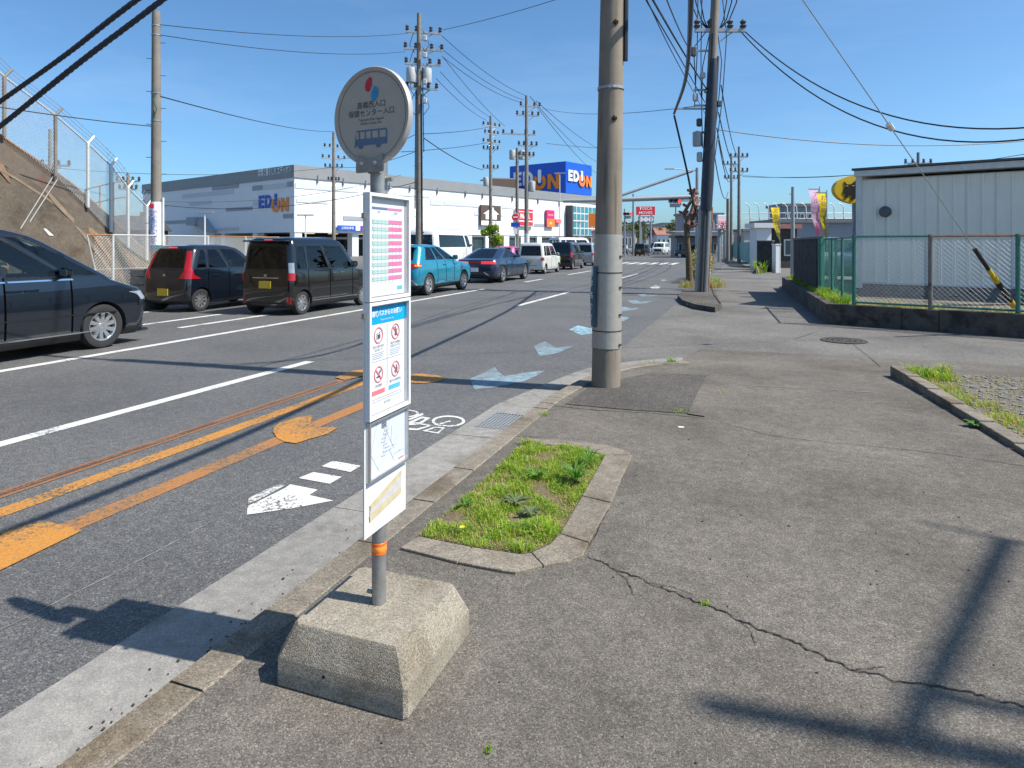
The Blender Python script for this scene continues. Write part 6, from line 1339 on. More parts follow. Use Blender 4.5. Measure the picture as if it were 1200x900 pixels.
gb = MB(); field(gb, [k0 + kn * .14, k1 + kn * .14, k1 + kn * .4, k0 + kn * .45], 2600, lambda x, y: SW + .035, .04, .006, (2, 2, 4, 5, 4, 0, 1), 1.1, 3); field(gb, [k0 + kn * .14 + kd * .02, k0 + kd * .5 + kn * .14, k0 + kd * .6 + kn * .6, k0 + kn * .6 + kd * .1], 700, lambda x, y: SW + .035, .11, .008, (3, 4, 4, 3, 1, 0, 0), 1., 3); field(gb, near, 1800, lambda x, y: SW + .035, .035, .006, (1, 1, 3, 5, 5, 0, 1), 1.2, 2); gb.build('plot_grass', GM, kind='stuff')
# litter in the gutter and on the pavement
lit = MB(); random.seed(9); stones(lit, [(-2.15, -.5), (-1.985, -.5), (-1.985, 3.4), (-2.2, 3.4)], 70, .012, .002, .006); stones(lit, [(-2.05, 1.2), (-1.985, 1.2), (-1.985, 2.4), (-2.05, 2.4)], 40, .012, .003, .007); stones(lit, [(-1.6, 1.), (1.6, 1.), (1.6, 5.5), (-1.2, 5.5)], 110, SW + .002, .002, .006); lit.build('grit', 'dark_block', kind='stuff')
lit = MB(); stones(lit, [(-1.6, 1.), (2.2, 1.), (2.2, 6.5), (-1.2, 6.5)], 160, SW + .001, .0015, .004); lit.build('pale_grit', 'gutter_concrete', kind='stuff')
c = G(798, 501, SW); b = MB(); b.box((0, 0, .004), (.05, .035, .004), .3, ch=.001); b.build('survey_marker', 'white_plate', label='small white survey plate set in the pavement', cat='marker', loc=c)
# ---- tree island by the leaning pole
isl = thing('pole_island', 'small raised island with a stone kerb round the leaning pole', 'kerb', G(822, 345, .0)); io = isl.location.copy()
ip = [(794, 346), (800, 352), (815, 357), (838, 360.5), (846, 357), (840, 346), (832, 330), (818, 330), (803, 334)]
IP = [G(*p, .12) - io for p in ip]; b = MB(); b.prism(IP, -.1, .0); b.build('island_fill', 'patch_asphalt', isl); cen_ = sum(IP, Vector()) / len(IP)
for p, q in list(zip(IP, IP[1:]))[:6]: b = MB(); b.prism([p, q, q + (cen_ - q).normalized() * .14, p + (cen_ - p).normalized() * .14], -.1, .13); b.build('kerb_stone', 'mossy_concrete', isl)
b = MB(); b.prism([v.lerp(cen_, .08) for v in IP], 0, .11); b.build('island_top', 'patch_asphalt', isl)
tuft('grass_tuft', (838, 337), .1, 260, .35, .35, (0, 1, 2, 6, 8, 0, 0), 'straw-coloured dry grass at the foot of the leaning pole', wd=.012)
tuft('grass_tuft', (804, 337), .1, 160, .28, .3, (0, 1, 2, 6, 5, 0, 0), 'dry grass round the foot of the pollarded tree', wd=.012)
tuft('grass_tuft', (822, 358), .05, 120, .35, .1, (4, 5, 3, 0, 0, 2, 0), 'green weeds along the island kerb', wd=.012)
tuft('grass_tuft', (837, 331), .1, 120, .25, .3, (3, 5, 3, 2, 0, 0, 0), 'green grass behind the straw tuft at the leaning pole', wd=.012)
# pollarded tree
mat('bark', (.13, .095, .055), .95, var=.35, scale=14, dark=((.05, .045, .03), .55, 9), bump=.8, bscale=30); mat('bark_red', (.2, .11, .08), .9, var=.3, scale=12); leafmat('hedge_leaf', (.10, .11, .025)); leafmat('hedge_dark', (.05, .07, .02)); leafmat('tree_leaf', (.07, .11, .03)); leafmat('tree_leaf2', (.13, .15, .035))
td = 23.6; tb = cw((806 - 600) / 770 * td, td, .1); tree = thing('pollarded_tree', 'bare pollarded street tree with knobbly branch stubs beside the leaning pole', 'tree', tb); kT = td / 770
def tp(px, py, dy=0.): return RC * ((px - 806) * kT) + Z3 * (D(px, py, td).z - .1) + Vector((-sP, cP, 0)) * dy
random.seed(3); b = MB(); b.tube([tp(808, 337) - Z3 * .1, tp(808, 325), tp(807, 300), tp(805, 280), tp(805, 262)], [.17, .13, .11, .10, .11], 10); b.build('trunk', 'bark', tree, smooth=60)
limbs = [[(805, 264), (810, 250), (812, 240), (813, 228)], [(806, 262), (815, 250), (817, 238), (812, 226), (808, 222)], [(805, 265), (811, 258), (818, 250), (824, 244)], [(806, 258), (803, 250), (806, 242), (810, 236)], [(805, 266), (813, 264), (820, 259), (823, 252)]]
for lm in limbs:
    pts = [tp(x, y, random.uniform(-.25, .25)) for x, y in lm]; n = len(pts); b = MB(); b.tube(pts, [lerp(.085, .045, i / (n - 1)) for i in range(n)], 8); br_ = b.build('limb', 'bark_red', tree, smooth=60)
    for i in range(1, n):
        for j in range(3):
            b = MB(); c_ = pts[i]; d_ = Vector((random.uniform(-1, 1), random.uniform(-1, 1), random.uniform(-.2, 1))).normalized(); b.tube([c_, c_ + d_ * .1, c_ + d_ * .2], [.05, .055, .035], 6); b.build('knob', 'bark_red', br_, smooth=60)
def leaf_cloud(name, mats, parent, blobs, n, s, seed=1):
    rg = random.Random(seed); b = MB()
    for _ in range(n):
        c_, rx, ry, rz_ = rg.choice(blobs); d_ = Vector((rg.gauss(0, 1), rg.gauss(0, 1), rg.gauss(0, 1))).normalized(); r_ = rg.random() ** .4; p = Vector(c_) + Vector((d_.x * rx, d_.y * ry, d_.z * rz_)) * r_; u_ = Vector((rg.uniform(-1, 1), rg.uniform(-1, 1), rg.uniform(-1, 1))).normalized(); v_ = u_.orthogonal().normalized(); ss = s * rg.uniform(.6, 1.4)
        b.add([p - u_ * ss, p + v_ * ss * .5, p + u_ * ss, p - v_ * ss * .5], [(0, 1, 2, 3)], rg.randrange(len(mats)))
    return b.build(name, mats, parent)
hb = cw((822 - 600) / 770 * 27, 27, .0); hd = thing('roadside_hedge', 'narrow brown-green hedge growing round the pollarded tree', 'hedge', hb)
leaf_cloud('foliage', ['hedge_leaf', 'hedge_dark', 'grass_dry'], hd, [(Vector((-.15, i * .9, .75 + .1 * math.sin(i * 2))), .45, .7, .65) for i in range(6)], 5200, .05, 4)
for i in range(6): b = MB(); b.tube([(-.15, i * .9, 0), (-.1, i * .9 + .1, .7)], .03, 5); b.build('stem', 'bark', hd)
# ================================================================== poles
def pp(px, dep, z=0): return cw((px - 600) / 770 * dep, dep, z)
FW = Vector((-sP, cP, 0))
# ---- thick pole on the pavement
mat('sheet_wrap', (.40, .375, .335), .45, metal=.35, var=.08, scale=18, dark=((.32, .31, .28), .6, 14)); mat('sign_teal', (.02, .10, .15), .4, var=.1); mat('rusty_bolt', (.25, .12, .06), .8)
nb = G(710, 452, SW); NL = RC * .0165
def near_extra(root, at):
    def ring(z, rr, h, m, name, par=root, n=32): b = MB(); b.lathe([(rr - .003, -h / 2), (rr, -h / 2), (rr, h / 2), (rr - .003, h / 2)], at(z), 'Z', n, cap=False); return b.build(name, m, par, smooth=40)
    b = MB(); zz0, zz1 = .43, 1.68; r_ = lambda z: lerp(.162, .10, z / 8.8) + .005
    b.tube([at(zz0), at(zz1)], [r_(zz0), r_(zz1)], 36, cap=False); wr = b.build('sheet_wrap', 'sheet_wrap', root, smooth=40)
    dots = MB()
    for i in range(46):
        for a in range(-80, 100, 12):
            z = zz0 + .03 + i * .026; aa = R(a) - math.pi / 2 + PSI; rr = r_(z) + .001; d = Vector((math.cos(aa), math.sin(aa), 0)); c_ = at(z) + d * rr; dots.box(c_, (.003, .004, .004), aa)
    dots.build('wrap_dimples', 'galv', wr)['kind'] = 'stuff'
    for z in (.62, 1.26): ring(z, r_(z) + .003, .012, 'cable_black', 'strap')
    for z in (.47, .80, 1.10, 1.44): a = PSI + R(-38); d = Vector((math.cos(a), math.sin(a), 0)); b = MB(); b.box(at(z) + d * (r_(z) + .008), (.015, .045, .02), a); b.build('wrap_clip', 'steel_dark', root)
    # narrow plate on the road side
    b = MB(); rs = []
    for z in (.66, .70, 1.0, 1.28, 1.33):
        row = []
        for i in range(7):
            a = PSI + R(150) + R(70) * i / 6; off = .012 + (.02 * math.sin(math.pi * (z - .66) / .67)); d = Vector((math.cos(a), math.sin(a), 0)); row.append(at(z) + d * (r_(z) + off))
        rs.append(row)
    b.rings(rs, False, False); sg = b.build('side_sign', 'sign_teal', root, smooth=50)
    for k, ch in enumerate('通学路です'): put_text(ch, .085, at(1.26 - k * .125) + (-RC * .93 - FW * .36).normalized() * (r_(1) + .043), (FW * -.93 + RC * .36) * -1 if False else (RC * .36 - FW * .93), Z3, 'sign_white', sg)
    for z in (4.0, 2.95): a = PSI + R(-80); d = Vector((math.cos(a), math.sin(a), 0)); rr = lerp(.162, .10, z / 8.8); b = MB(); b.lathe([(.03, 0), (.03, .012), (0, .012)], (0, 0, 0), 'Z', 12); me = b.mesh('socket', 'dark_void'); me.transform(frame_mat(at(z) + d * (rr - .004), Vector((-d.y, d.x, 0)), Z3)); so = obj('step_socket', me, root); b = MB(); b.tube([at(z) + d * rr, at(z) + d * (rr + .05) + Z3 * .015], .011, 6); b.build('step_bolt', 'rusty_bolt', so)
    b = MB(); d = (RC * .96 - FW * .28).normalized(); b.tube([at(z) + d * (lerp(.162, .10, z / 8.8) + .02) for z in (3.6, 4.5, 6, 8)], .028, 8); b.build('cable_riser', 'cable_black', root, smooth=40)
utility_pole('concrete_pole', 'thick round concrete pole with grey sheet wrap standing on the pavement', nb, 8.8, .162, .10, arms=((8.1, 1.6, 0.1, .3),), lean=(NL.x, NL.y), m='concrete_pole', steps=False, extra=near_extra, bands=(3.3, 5.2))
# ---- leaning pole with cables
lb = G(822, 342, .1); LL = RC * .047; LD = 21.3
def lean_extra(root, at):
    for k, (off, r_, m, z1) in enumerate(((-.17, .06, 'steel_grey', 2.75), (-.05, .055, 'steel_dark', 8.2), (.08, .065, 'steel_grey', 2.75), (.2, .03, 'rust', 2.7), (.16, .04, 'steel_dark', 7.5))):
        b = MB(); b.tube([at(z) + RC * off - FW * (.17 if abs(off) < .15 else .05) for z in (0, 1, 2, z1)], r_, 8); b.build('cable_guard', m, root, smooth=40)
    b = MB(); b.tube([at(z) - FW * .12 for z in (2.6, 3.5, 5, 6.5, 7.4)], [.17, .19, .18, .17, .12], 10); b.build('cable_bundle', 'cable_blue', root, smooth=50)
    for z in (3.0, 4.2, 5.1, 6.4): b = MB(); b.lathe([(.2, -.02), (.215, -.02), (.215, .02), (.2, .02)], at(z), 'Z', 14, cap=False); b.build('band', 'steel_grey', root)
    for z, l, h in ((5.85, 1.0, 0), (6.45, .45, .3), (5.95, .4, 0), (7.7, .5, 0)): b = MB(); b.box(at(z) - RC * (l / 2 + .1), (l, .05, .06), PSI); b.build('bracket', 'steel_grey', root)
    b = MB(); b.box(at(7.72) - RC * .62 - Z3 * .05, (.16, .16, .3), PSI, ch=.03); b.build('junction_box', 'steel_dark', root)
    b = MB(); b.lathe([(.0, -.25), (.14, -.25), (.15, -.2), (.15, .2), (.0, .25)], at(4.9) - RC * .36, 'Z', 10); b.build('splice_case', 'steel_grey', root, smooth=40)
    for k, (dx, za, zb, lo) in enumerate(((-.42, 10.6, 6.2, -.3), (-.55, 10.8, 5.9, -.5), (-.3, 8.3, 4.6, -.18), (.3, 8.3, 5.2, .2), (.42, 9.8, 4.2, .22), (-.62, 8.3, 6.6, -.5))):
        b = MB(); b.tube([at(za) + RC * dx * .4, at(lerp(za, zb, .3)) + RC * dx, at(lerp(za, zb, .65)) + RC * dx * .9, at(zb) + RC * lo], .016, 6); b.build('drop_cable', 'cable_black', root, smooth=60)
    for k, (dx, z) in enumerate(((-.3, 6.9), (-.34, 5.4), (-.28, 4.3), (.26, 6.0), (-.5, 6.2))): b = MB(); b.box(at(z) + RC * dx - FW * .05, (.16, .14, .2 + .06 * (k % 3)), PSI, ch=.03); b.build('terminal_box', 'steel_dark' if k % 2 else 'transformer', root)
    for s_, cnt in ((-1, 3), (1, 3)):
        for k in range(cnt): t0 = at(8.35) + RC * s_ * .16; b = MB(); w_ = .25 + .16 * k; b.tube([t0, t0 + RC * s_ * w_ * .6 + Z3 * .35, t0 + RC * s_ * w_ + Z3 * .9, t0 + RC * s_ * w_ * 1.1 + Z3 * 1.5, t0 + RC * s_ * w_ * .8 + Z3 * 2.2], .02, 6); b.build('jumper_cable', 'cable_black', root, smooth=60)
utility_pole('leaning_pole', 'leaning utility pole with cable guards and crossarm beside the pollarded tree', lb, 11.6, .18, .12, arms=((8.35, 1.6, PSI, .2), (10.6, 1.6, PSI, 0)), lean=(LL.x, LL.y), m='concrete_pole', extra=lean_extra, steps=False)
# ---- poles on the far side
def riser_extra(root, at):
    for k, (dx, z0, z1, r_) in enumerate(((.2, .3, 9.6, .035), (-.2, 3.5, 9.8, .03), (.27, 6.5, 11, .025))):
        b = MB(); b.tube([at(lerp(z0, z1, i / 6)) + RC * dx * (1 - .25 * i / 6) - FW * .1 for i in range(7)], r_, 6); b.build('cable_riser', 'cable_black', root, smooth=50)
    for z in (9.2, 10.2, 11.6, 12.5):
        for s_ in (-.45, .5): b = MB(); b.tube([at(z + .6) + RC * s_ * .3, at(z + .2) + RC * s_ * .8, at(z - .3) + RC * s_ * 1.1, at(z - .7) + RC * s_ * .5], .018, 5); b.build('jumper_cable', 'cable_black', root, smooth=60)
        b = MB(); b.box(at(z) + RC * .35 - FW * .25, (.22, .2, .3), PSI, ch=.04); b.build('cutout_switch', 'transformer', root)
def left_extra(root, at):
    b = MB(); z0, z1 = 1.42, 2.78; b.tube([at(z0), at(z1)], [.155, .15], 20, cap=False); sg = b.build('pole_poster', 'sign_white', root, smooth=40)
    for k, ch in enumerate('交通安全運動'): put_text(ch, .2, at(2.45 - k * .19) - FW * .158 - RC * .03, RC, Z3, 'logo_navy', sg)
    for k, ch in enumerate('みんなで守ろう'): put_text(ch, .1, at(2.5 - k * .13) - FW * .14 + RC * .075, RC, Z3, 'sign_purple', sg)
    b = MB(); b.box(at(2.66) - FW * .155 - RC * .04, (.12, .004, .12), PSI); b.build('red_badge', 'sign_red', sg); b = MB(); b.tube([at(z0 - .02), at(z0 + .18)], [.157, .156], 20, cap=False); b.build('green_foot', 'fence_green', sg)
    b = MB(); b.tube([at(z) + RC * .19 for z in (0, 1.4, 2.9)], .03, 8); b.build('white_pipe', 'white_pipe', root, smooth=40)
    b = MB(); b.tube([at(5.75) + RC * .08 - FW * .13, at(5.55) - FW * .16, at(5.3) + RC * .1 - FW * .15, at(5.0) - FW * .15], .014, 6); b.build('green_loop', 'cable_green', root, smooth=60)
utility_pole('roadside_pole', 'plain concrete pole with a white poster behind the dark hatchback', pp(183, 18), 8.0, .15, .105, m='concrete_pole_far', steps=True, bands=(7.6, 7.35, 5.75, 5.0), extra=left_extra)
FP = 'utility poles beyond the far side of the road'; XA = PSI + R(12)
utility_pole('utility_pole', 'tall pole with two wide crossarms and transformers rising behind the bus stop', pp(491, 35), 13.9, .19, .11, arms=((12.9, 1.9, XA, .25), (12.0, 2.1, XA, .25), (11.2, 1.9, XA, .2), (9.9, 1.7, XA, .15)), group=FP, trans=((10.6, XA), (10.6, XA + math.pi)), bands=(4, 6), extra=riser_extra)
utility_pole('utility_pole', 'slender pole with stacked short crossarms before the brown house sign', pp(575, 59), 13.1, .18, .11, arms=((12.2, 2.0, XA + .5, .1), (11.5, 1.6, XA + .5, .1), (10.7, 2.0, XA + .5, .1), (10.1, 1.4, XA, 0), (8.4, 1.4, XA, 0)), group=FP, trans=((7.2, XA + math.pi),))
utility_pole('utility_pole', 'tall pole with transformer crossing the blue roof sign', pp(617, 50), 12.9, .19, .11, arms=((12.1, 1.6, XA, .3), (11.4, 1.8, XA, .1), (9.95, 2.6, XA, -.6), (9.1, 1.5, XA, .1), (8.3, 1.2, XA, 0)), group=FP, trans=((6.0, XA),), extra=lambda r, at: MB().tube([at(z) + RC * .02 - FW * .2 for z in (.2, 2.4)], .2, 10).build('white_guard', 'white_pipe', r, smooth=40))
utility_pole('utility_pole', 'shorter pole carrying a drum transformer before the blue roof sign', pp(606, 56), 9.8, .17, .12, group=FP, trans=((9.2, XA), (9.2, XA + math.pi)))
utility_pole('utility_pole', 'thin pole with aerials standing before the white store corner', pp(391, 60), 11.8, .19, .12, arms=((10.4, 1.8, XA + .4, 0), (9.4, 2.2, XA + .4, 0), (8.6, 1.6, XA, 0), (7.4, 1.0, XA, 0)), group=FP)
utility_pole('utility_pole', 'pole with one crossarm far behind the retaining wall', pp(150, 48), 6.8, .16, .1, arms=((6.2, 1.6, XA, 0), (5.6, 1.2, XA, 0)), group=FP)
utility_pole('utility_pole', 'small dark pole seen through the barbed fence', pp(59, 40), 8.6, .15, .1, arms=((6.4, 2.2, XA, 0),), group=FP)
RP = 'utility poles along the right-hand pavement'
utility_pole('utility_pole', 'pole with two crossarms standing behind the teal fence', pp(866, 58), 10.2, .17, .1, arms=((9.3, 1.6, PSI, 0), (8.0, 1.6, PSI, 0)), group=RP)
utility_pole('utility_pole', 'thinner pole paired beside the one behind the teal fence', pp(857, 66), 10.6, .16, .1, arms=((9.6, 1.8, PSI, 0), (8.2, 1.4, PSI, 0)), group=RP)
utility_pole('utility_pole', 'short dark post at the pavement edge before the red hoarding', pp(853, 52), 5.2, .15, .12, group=RP, steps=False)
utility_pole('utility_pole', 'thin pole rising beyond the metal building roof', pp(1076, 48), 8.3, .14, .1, arms=((7.5, 2.0, PSI, 0), (7.1, 1.4, PSI, 0)), group=RP)
utility_pole('utility_pole', 'distant pole beside the far red traffic light', pp(742, 92), 8.6, .16, .1, arms=((7.8, 1.8, PSI, 0),), group=RP)
utility_pole('utility_pole', 'distant pole under the mast arm beyond the white minivan', pp(792, 110), 9.0, .16, .1, arms=((8.1, 1.8, PSI, 0),), group=RP)
# pole beside the viewer on the right; only its shadow reaches the pavement in view
sp_ = cw(7.65, .22, SW)
def sh_extra(root, at):
    b = MB(); b.tube([cw(7.7, .27, 8.6) - sp_, cw(9.05, 1.65, 8.6) - sp_], .05, 8); b.build('crossarm', 'steel_grey', root); b = MB(); b.tube([cw(8.72, 1.86, 8.6) - sp_, cw(9.4, 1.4, 8.65) - sp_, cw(10.5, 1.2, 8.7) - sp_], [.012, .03, .03], 6); b.build('end_bracket', 'steel_grey', root); b = MB(); b.tube([at(4) + RC * .28 + FW * .12, at(8.6) + RC * .2 + FW * .22], .04, 8); b.build('cable_riser', 'cable_black', root)
utility_pole('shadow_pole', 'concrete pole with a crossarm standing on the plot right of the pavement', sp_, 9.3, .14, .055, m='concrete_pole', steps=False, extra=sh_extra)

# ================================================================== cables
W_ = wire
W_(D(188, 29, 18), D(478, 39, 35), .25, .012, 'upper thin cable between roadside pole and tall crossarm pole'); W_(D(188, 41, 18), D(475, 60.5, 35), .3, .012, 'lower thin cable between roadside pole and tall crossarm pole')
W_(D(188, 113, 18), D(392, 154, 60), .3, .018, 'cable sloping from roadside pole to the pole at the store corner'); W_(D(-160, 98, 12.95), D(178, 148, 18), .08, .013, 'cable running from the retaining wall fence to the roadside pole')
W_(D(519, 35, 35), D(841, -68, 21.4), .25, .014, 'cable rising from the tall crossarm pole across the road')
for k, (a, c) in enumerate((((518, 42), (616, 112)), ((514, 54), (613, 117)), ((518, 66), (611, 120)))): W_(D(*a, 35), D(*c, 50), .35, .017, ('top', 'middle', 'bottom')[k] + ' of three cables between the two tall crossarm poles')
for k, (a, c) in enumerate((((520, 68), (592, 148)), ((516, 84), (574, 137)), ((511, 92), (570, 141)))): W_(D(*a, 35), D(*c, 59), .25, .017, ('steepest', 'middle', 'lowest')[k] + ' of three cables to the slender stacked-arm pole')
W_(D(497, 162, 35), D(566, 199, 59), .25, .03, 'thick drop cable on a bracket from the tall crossarm pole')
W_(D(494, 157, 35), D(572, 149, 59), .1, .02, 'cable between the tall pole and the slender pole, upper run'); W_(D(470, 178, 35), D(572, 167, 59), .1, .02, 'cable between the tall pole and the slender pole, lower run')
W_(D(398, 186, 60), D(486, 158, 35), .3, .018, 'cable from the store corner pole up to the tall pole'); W_(D(398, 196, 60), D(486, 178, 35), .3, .018, 'second cable from the store corner pole to the tall pole')
for k, (a, c) in enumerate((((621, 113), (700, 190)), ((628, 118), (712, 178)), ((630, 126), (702, 205)))): W_(D(*a, 50), D(*c, 110), .6, .025, ('left', 'middle', 'right')[k] + ' of three cables running away past the blue roof sign')
W_(D(636, 127, 50), D(818, 124, 22), .35, .012, 'level cable from the far poles to the leaning pole'); W_(D(640, 168, 50), D(800, 172, 60), .3, .02, 'low level cable passing behind the thick pole')
W_(D(0, 190, 48), D(392, 196, 60), .8, .018, 'faint cable passing before the shaded store wall'); W_(D(165, 235, 45), D(470, 205, 60), .9, .022, 'cable crossing the front of the store, upper'); W_(D(165, 236.5, 45), D(486, 214, 36), .9, .018, 'cable crossing the front of the store, lower')
W_(D(872, 36, LD), D(1330, 128, 13), 1.45, .02, 'upper of two sagging cables crossing the right-hand sky', n=24); W_(D(868, 37, LD), D(1330, 133, 13), 1.75, .02, 'lower of two sagging cables crossing the right-hand sky', n=24)
W_(D(842, 152, LD), D(1300, 152, 24), .55, .016, 'long level cable behind the sagging pair', n=20); W_(D(870, 207, 58), D(1260, 170, 40), .7, .022, 'faint cable passing above the metal building', n=20)
W_(D(866, 205, 58), D(1076, 195, 48), .5, .015, 'thin cable to the pole beyond the metal building')
for k, (a, c) in enumerate((((845, 100), (867, 178)), ((842, 132), (866, 190)), ((840, 150), (858, 200)), ((842, 165), (857, 205)), ((836, 175), (853, 225)))): W_(D(*a, LD), D(*c, (58, 58, 66, 66, 52)[k]), 1.0, .02, 'cable number ' + 'one two three four five'.split()[k] + ' down from the top, leaning pole to the poles behind it')
def poly_cable(label, pts, r, m='cable_black', strands=1):
    P_ = catmull(pts, 10); o = P_[0].copy()
    if strands == 1: b = MB(); b.tube([p - o for p in P_], r, 6); return b.build('cable', m, label=label, cat='cable', loc=o, smooth=60)
    root = thing('cable_bundle', label, 'cable', o); P_ = resample(P_, .05)
    for s_ in range(strands):
        q = []
        for i, p in enumerate(P_):
            t = (P_[min(i + 1, len(P_) - 1)] - P_[max(i - 1, 0)]).normalized(); a = t.cross(Z3).normalized(); c = a.cross(t); ph = i * .05 * 16 + 2 * math.pi * s_ / strands; q.append(p - o + (a * math.cos(ph) + c * math.sin(ph)) * r * .28)
        b = MB(); b.tube(q, r * .66, 6); b.build('strand', m, root, smooth=60)
    return root
poly_cable('heavy dark cable hanging from overhead to the bracket of the leaning pole', [D(790, 133, LD), Vector((-1.35, 15, 5.35)), Vector((-.68, 8.3, 5.0)), Vector((-.35, 4, 4.72)), Vector((-.4, 0, 4.8)), Vector((-.6, -12, 5.8))], .042, 'cable_blue')
poly_cable('cable dropping from the bracket down the leaning pole', [D(790, 135, LD), D(797, 165, LD), D(806, 205, LD), D(812, 235, LD), D(820, 262, LD)], .035)
poly_cable('steep pair cable reaching the leaning pole from above, thicker', [D(829, 106, LD), D(800, 60, 16), D(765, 0, 11.5), D(725, -70, 8.5), nb + Z3 * 6.6], .022); poly_cable('steep pair cable reaching the leaning pole from above, thinner', [D(826, 120, LD), D(795, 65, 16), D(757, 0, 11.5), D(722, -62, 8.5), nb + Z3 * 6.4], .014)
poly_cable('thin cable slanting down behind the leaning pole', [D(758, 0, 12), D(790, 66, 18), D(830, 140, 30)], .012)
at_n = lambda z: nb + Vector((NL.x * z, NL.y * z, z))
poly_cable('lower of two thick twisted cables crossing the upper left sky', [D(-160, 270, 13.0), D(-75, 205, 12.4), D(0, 148, 11.4), D(95, 72, 10.4), D(190, 0, 9.6), D(420, -180, 8.2), at_n(8.2)], .05, 'cable_blue', 3); poly_cable('upper of two thick twisted cables crossing the upper left sky', [D(-160, 236, 13.0), D(-75, 172, 12.4), D(0, 119, 11.4), D(80, 62, 10.5), D(160, 0, 9.8), D(420, -190, 8.2), at_n(8.35)], .046, 'cable_blue', 3)
# cable along the road from the thick pole: its shadow lies on the carriageway
W_(at_n(6.0), lb + Z3 * 7.5 - RC * .2, .35, .014, 'thin cable between the thick pole and the leaning pole')

sm_ = pp(1330, 13, 3.3); smo = thing('service_mast', 'short steel service mast on the metal building roof carrying two cables', 'mast', sm_); b = MB(); b.tube([O0, Z3 * 1.3], .05, 8); b.build('tube', 'steel_grey', smo, smooth=40); b = MB(); b.box(Z3 * .95, (.5, .08, .08), PSI); b.build('arm', 'steel_grey', smo)
utility_pole('utility_pole', 'pole behind the metal building carrying the long level cable', pp(1300, 24), 6.6, .15, .1, group=RP, steps=False); utility_pole('utility_pole', 'pole far behind the metal building carrying a faint cable', pp(1260, 40), 8.2, .15, .1, group=RP, steps=False)
# ================================================================== signals, signs and the far background
mat('signal_grey', (.30, .32, .34), .5, metal=.3); mat('signal_red', (.6, .02, .02), .4, emit=(1, .05, .05, 1.6)); mat('signal_off', (.02, .025, .025), .4); mat('green_glow', (.02, .35, .3), .4)
def signal(label, px, py, dep, polex, arm_to=None, w=1.25):
    zc = D(px, py, dep).z; base = pp(polex, dep); root = thing('traffic_light', label, 'traffic light', base); c = pp(px, dep, zc) - base
    b = MB(); b.tube([O0, Z3 * (zc + .6)], [.11, .08], 10); b.build('signal_post', 'signal_grey', root, smooth=40)
    b = MB(); b.box(c, (w, .25, .36), PSI, ch=.08); hd_ = b.build('signal_head', 'signal_grey', root, smooth=40)
    for k, m in enumerate(('signal_off', 'signal_off', 'signal_red')): b = MB(); b.lathe([(.15, 0), (.15, .05), (0, .08)], O0, 'Z', 16); me = b.mesh('lens', m, 40); me.transform(frame_mat(c + RC * (k - 1) * w / 3.1 - FW * .13, RC, Z3)); obj('lens', me, hd_); b = MB(); vz = [c + RC * (k - 1) * w / 3.1 - FW * .13 + (RC * math.cos(a) + Z3 * math.sin(a)) * .17 for a in [R(q) for q in range(0, 181, 20)]]; b.rings([vz, [v - FW * .25 for v in vz]], False, False); b.build('visor', 'steel_dark', hd_)
    b = MB(); b.tube([Z3 * zc, c], .05, 8); b.build('arm', 'signal_grey', root)
    b = MB(); b.box(c - Z3 * .42, (w * .8, .05, .35), PSI); b.build('name_plate', 'panel_mid', root); return root, base
rt, bs_ = signal('traffic light showing red on the mast arm left of the leaning pole', 791, 235.5, 62, 817)
b = MB(); zA = D(790, 233, 62).z; b.tube([pp(817, 62, zA + .2) - bs_, pp(700, 62, zA - .15) - bs_, pp(660, 62, zA - .2) - bs_], [.26, .22, .18], 10); b.build('mast_arm', 'signal_grey', rt, smooth=40); b = MB(); b.tube([pp(812, 62, D(0, 200, 62).z) - bs_, pp(728, 62, D(0, 229, 62).z) - bs_], .13, 8); b.build('brace', 'signal_grey', rt, smooth=40); b = MB(); b.tube([O0, Z3 * 8.8], [.2, .15], 10); b.build('mast', 'signal_grey', rt, smooth=40); b = MB(); b.tube([Z3 * 8.5, Z3 * 8.7 - RC * 2.2], .05, 6); b.box(Z3 * 8.7 - RC * 2.6, (.9, .25, .12), PSI, ch=.03); b.build('street_light', 'signal_grey', rt)
signal('traffic light showing red behind the thick pole, far side of the crossing', 735.5, 250.5, 78, 732, w=1.1)
ns = pp(604, 54); nr_ = thing('no_entry_sign', 'round red road sign above a small blue plate before the store', 'road sign', ns); zc = D(605, 254.5, 54).z; b = MB(); b.tube([O0, Z3 * (zc + .4)], .05, 8); b.build('post', 'white_pipe', nr_)
for r_, off, m, nm in ((.32, .06, 'sign_white', 'sign_rim'), (.29, .08, 'sign_red', 'sign_disc')): b = MB(); b.lathe([(r_, 0), (r_, .02), (0, .02)], O0, 'Z', 24); me = b.mesh(nm, m); me.transform(frame_mat(Z3 * zc - FW * off, RC, Z3)); obj(nm, me, nr_)
b = MB(); b.box(Z3 * zc - FW * .105, (.4, .01, .1), PSI); b.build('white_bar', 'sign_white', nr_); b = MB(); b.box(Z3 * (zc - .62) - FW * .07, (.75, .03, .36), PSI); b.build('blue_plate', 'logo_navy', nr_); b = MB(); b.box(Z3 * (zc - 1.15) - FW * .07, (.32, .03, .5), PSI); b.build('white_plate', 'sign_white', nr_)
